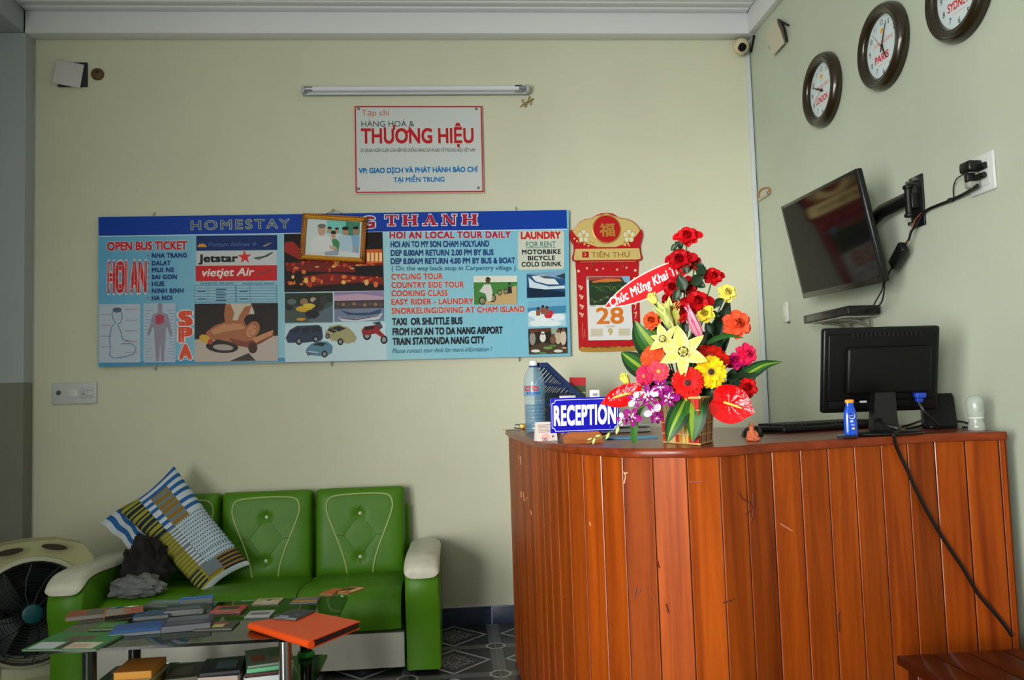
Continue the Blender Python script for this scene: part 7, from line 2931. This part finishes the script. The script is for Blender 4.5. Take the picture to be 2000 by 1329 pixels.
# ------------------------------------------------------------------ floor fan beside the sofa
fcen = at_y(62, 1197, -.62)
FNX = T(fcen.x, -.62, 0) @ RZ(math.radians(30))
fan = thing('floor_fan', 'cream floor fan with round dark grille and carry handle beside the sofa', 'fan', FNX)
FC = M((164, 164, 122), .5)
cz = fcen.z
mb = MB()
R = .215
mb.lathe([(R * 1.0, -.0), (R * 1.10, .006), (R * 1.13, .03), (R * 1.13, .13), (R * 1.05, .16), (R * .96, .16), (R * .96, .02), (R * 1.0, .0)], M((176, 178, 150), .45), 44, frame((0, 0, cz), (-1, 0, 0), (0, 0, 1)) , caps=False)
# shoulders and carry handle
top = cz + R * 1.08
pts = [(-.235, cz + .10), (-.245, top - .03), (-.20, top + .035), (-.10, top + .066), (0, top + .072), (.10, top + .066), (.20, top + .035), (.245, top - .03), (.235, cz + .10), (.17, cz + .168), (.09, cz + .222), (0, cz + .24), (-.09, cz + .222), (-.17, cz + .168)]
mb.prism(pts, -.135, -.02, FC, frame((0, 0, 0), (1, 0, 0), (0, 0, 1)) @ T(0, 0, -.0))
mb.build('housing', fan)
for cx_, rot in ((-.085, .10), (.085, -.22)):
    mb = MB()
    h_ = []
    for k in range(14):
        a = 2 * math.pi * k / 14
        x_, z_ = .052 * math.cos(a), .0125 * math.sin(a)
        h_.append((cx_ + x_ * math.cos(rot) - z_ * math.sin(rot), top + .040 + x_ * math.sin(rot) + z_ * math.cos(rot)))
    mb.prism(h_, -.03, -.0185, M((52, 40, 26), .7), frame((0, 0, 0), (1, 0, 0), (0, 0, 1)) @ T(0, 0, .0395))
    mb.build('handle_slot', fan)
GX = frame((0, 0, cz), (1, 0, 0), (0, 0, 1))
mb = MB()
GM = M((16, 20, 22), .4)
for k in range(1, 15):
    rr_ = R * (.16 + .84 * k / 14)
    mb.tube([(rr_ * math.cos(2 * math.pi * i / 36), rr_ * math.sin(2 * math.pi * i / 36), .012 + .02 * (1 - (rr_ / R) ** 2)) for i in range(36)], .0016 if k < 14 else .006, GM, 5, GX, closed=True)
for k in range(12):
    a = math.radians(30 * k)
    mb.tube([(R * f * math.cos(a + .5 * (1 - f)), R * f * math.sin(a + .5 * (1 - f)), .0135 + .02 * (1 - f * f)) for f in (.15, .4, .7, 1.0)], .0022, GM, 5, GX)
gr_ = mb.build('grille', fan)
mb = MB()
mb.lathe([(.040, .030), (.040, .038), (.030, .043), (.0005, .044)], M((18, 80, 86), .4), 24, GX)
mb.build('grille_badge', gr_)
mb = MB()
for k in range(5):
    vs, fs = [], []
    for i in range(6):
        f = .18 + .78 * i / 5
        for s in (-1, 1):
            a = math.radians(72 * k) + s * (.34 + .1 * f)
            vs.append((R * f * math.cos(a), R * f * math.sin(a), -.045 + s * .020))
    fs = [(2 * i, 2 * i + 1, 2 * i + 3, 2 * i + 2) for i in range(5)]
    mb.add(vs, fs, M((18, 30, 32), .35), True, GX)
mb.lathe([(.042, -.08), (.046, -.02), (.03, .0), (.0005, .004)], M((18, 30, 32), .35), 20, GX)
mb.build('blades', fan)
mb = MB()
mb.lathe([(.0005, -.134), (.11, -.134), (.10, -.10), (R * .95, -.09)], M((20, 22, 24), .6), 30, GX, caps=False)
mb.build('motor_cover', fan)
mb = MB()
mb.box((0, .06, .018), (.40, .26, .036), M((176, 178, 150), .45), .012)
mb.box((0, .075, .06), (.22, .10, .07), M((176, 178, 150), .45), .010)
mb.build('base', fan)

# ------------------------------------------------------------------ low wooden bench before the counter
ZBn = .45
bt = thing('wooden_bench', 'dark red-brown low wooden bench standing against the counter front', 'bench', T(1.40, -2.55, 0))
BO_ = T(-1.40, 2.55, 0)
bwd = wood('bench_wood', (40, 12, 6), (66, 20, 9), .35, (4, 26, 26), .3)
bxa, bxb = 1.150, 1.655
bya, byb = -3.0, -2.185
mb = MB()
for k in range(5):
    xa = bxa + (bxb - bxa) * k / 5
    xb = bxa + (bxb - bxa) * (k + 1) / 5
    mb.box(((xa + xb) / 2, (bya + byb) / 2, ZBn - .0125), (xb - xa - .002, byb - bya, .025), bwd, .004, BO_)
mb.build('seat_top', bt)
mb = MB()
mb.box((bxa + .035, (bya + byb) / 2, ZBn - .07), (.02, byb - bya - .06, .085), wood('bench_apron', (110, 34, 22), (140, 50, 32), .35, (30, 4, 30), .2), .003, BO_)
mb.box((bxb - .035, (bya + byb) / 2, ZBn - .07), (.02, byb - bya - .06, .085), bwd, .003, BO_)
mb.box(((bxa + bxb) / 2, byb - .04, ZBn - .07), (bxb - bxa - .07, .02, .085), bwd, .003, BO_)
mb.box(((bxa + bxb) / 2, bya + .04, ZBn - .07), (bxb - bxa - .07, .02, .085), bwd, .003, BO_)
mb.build('apron', bt)
for x in (bxa + .045, bxb - .045):
    for y in (bya + .045, byb - .045):
        mb = MB()
        mb.box((x, y, (ZBn - .026) / 2), (.05, .05, ZBn - .026), bwd, .004, BO_)
        mb.build('leg', bt)
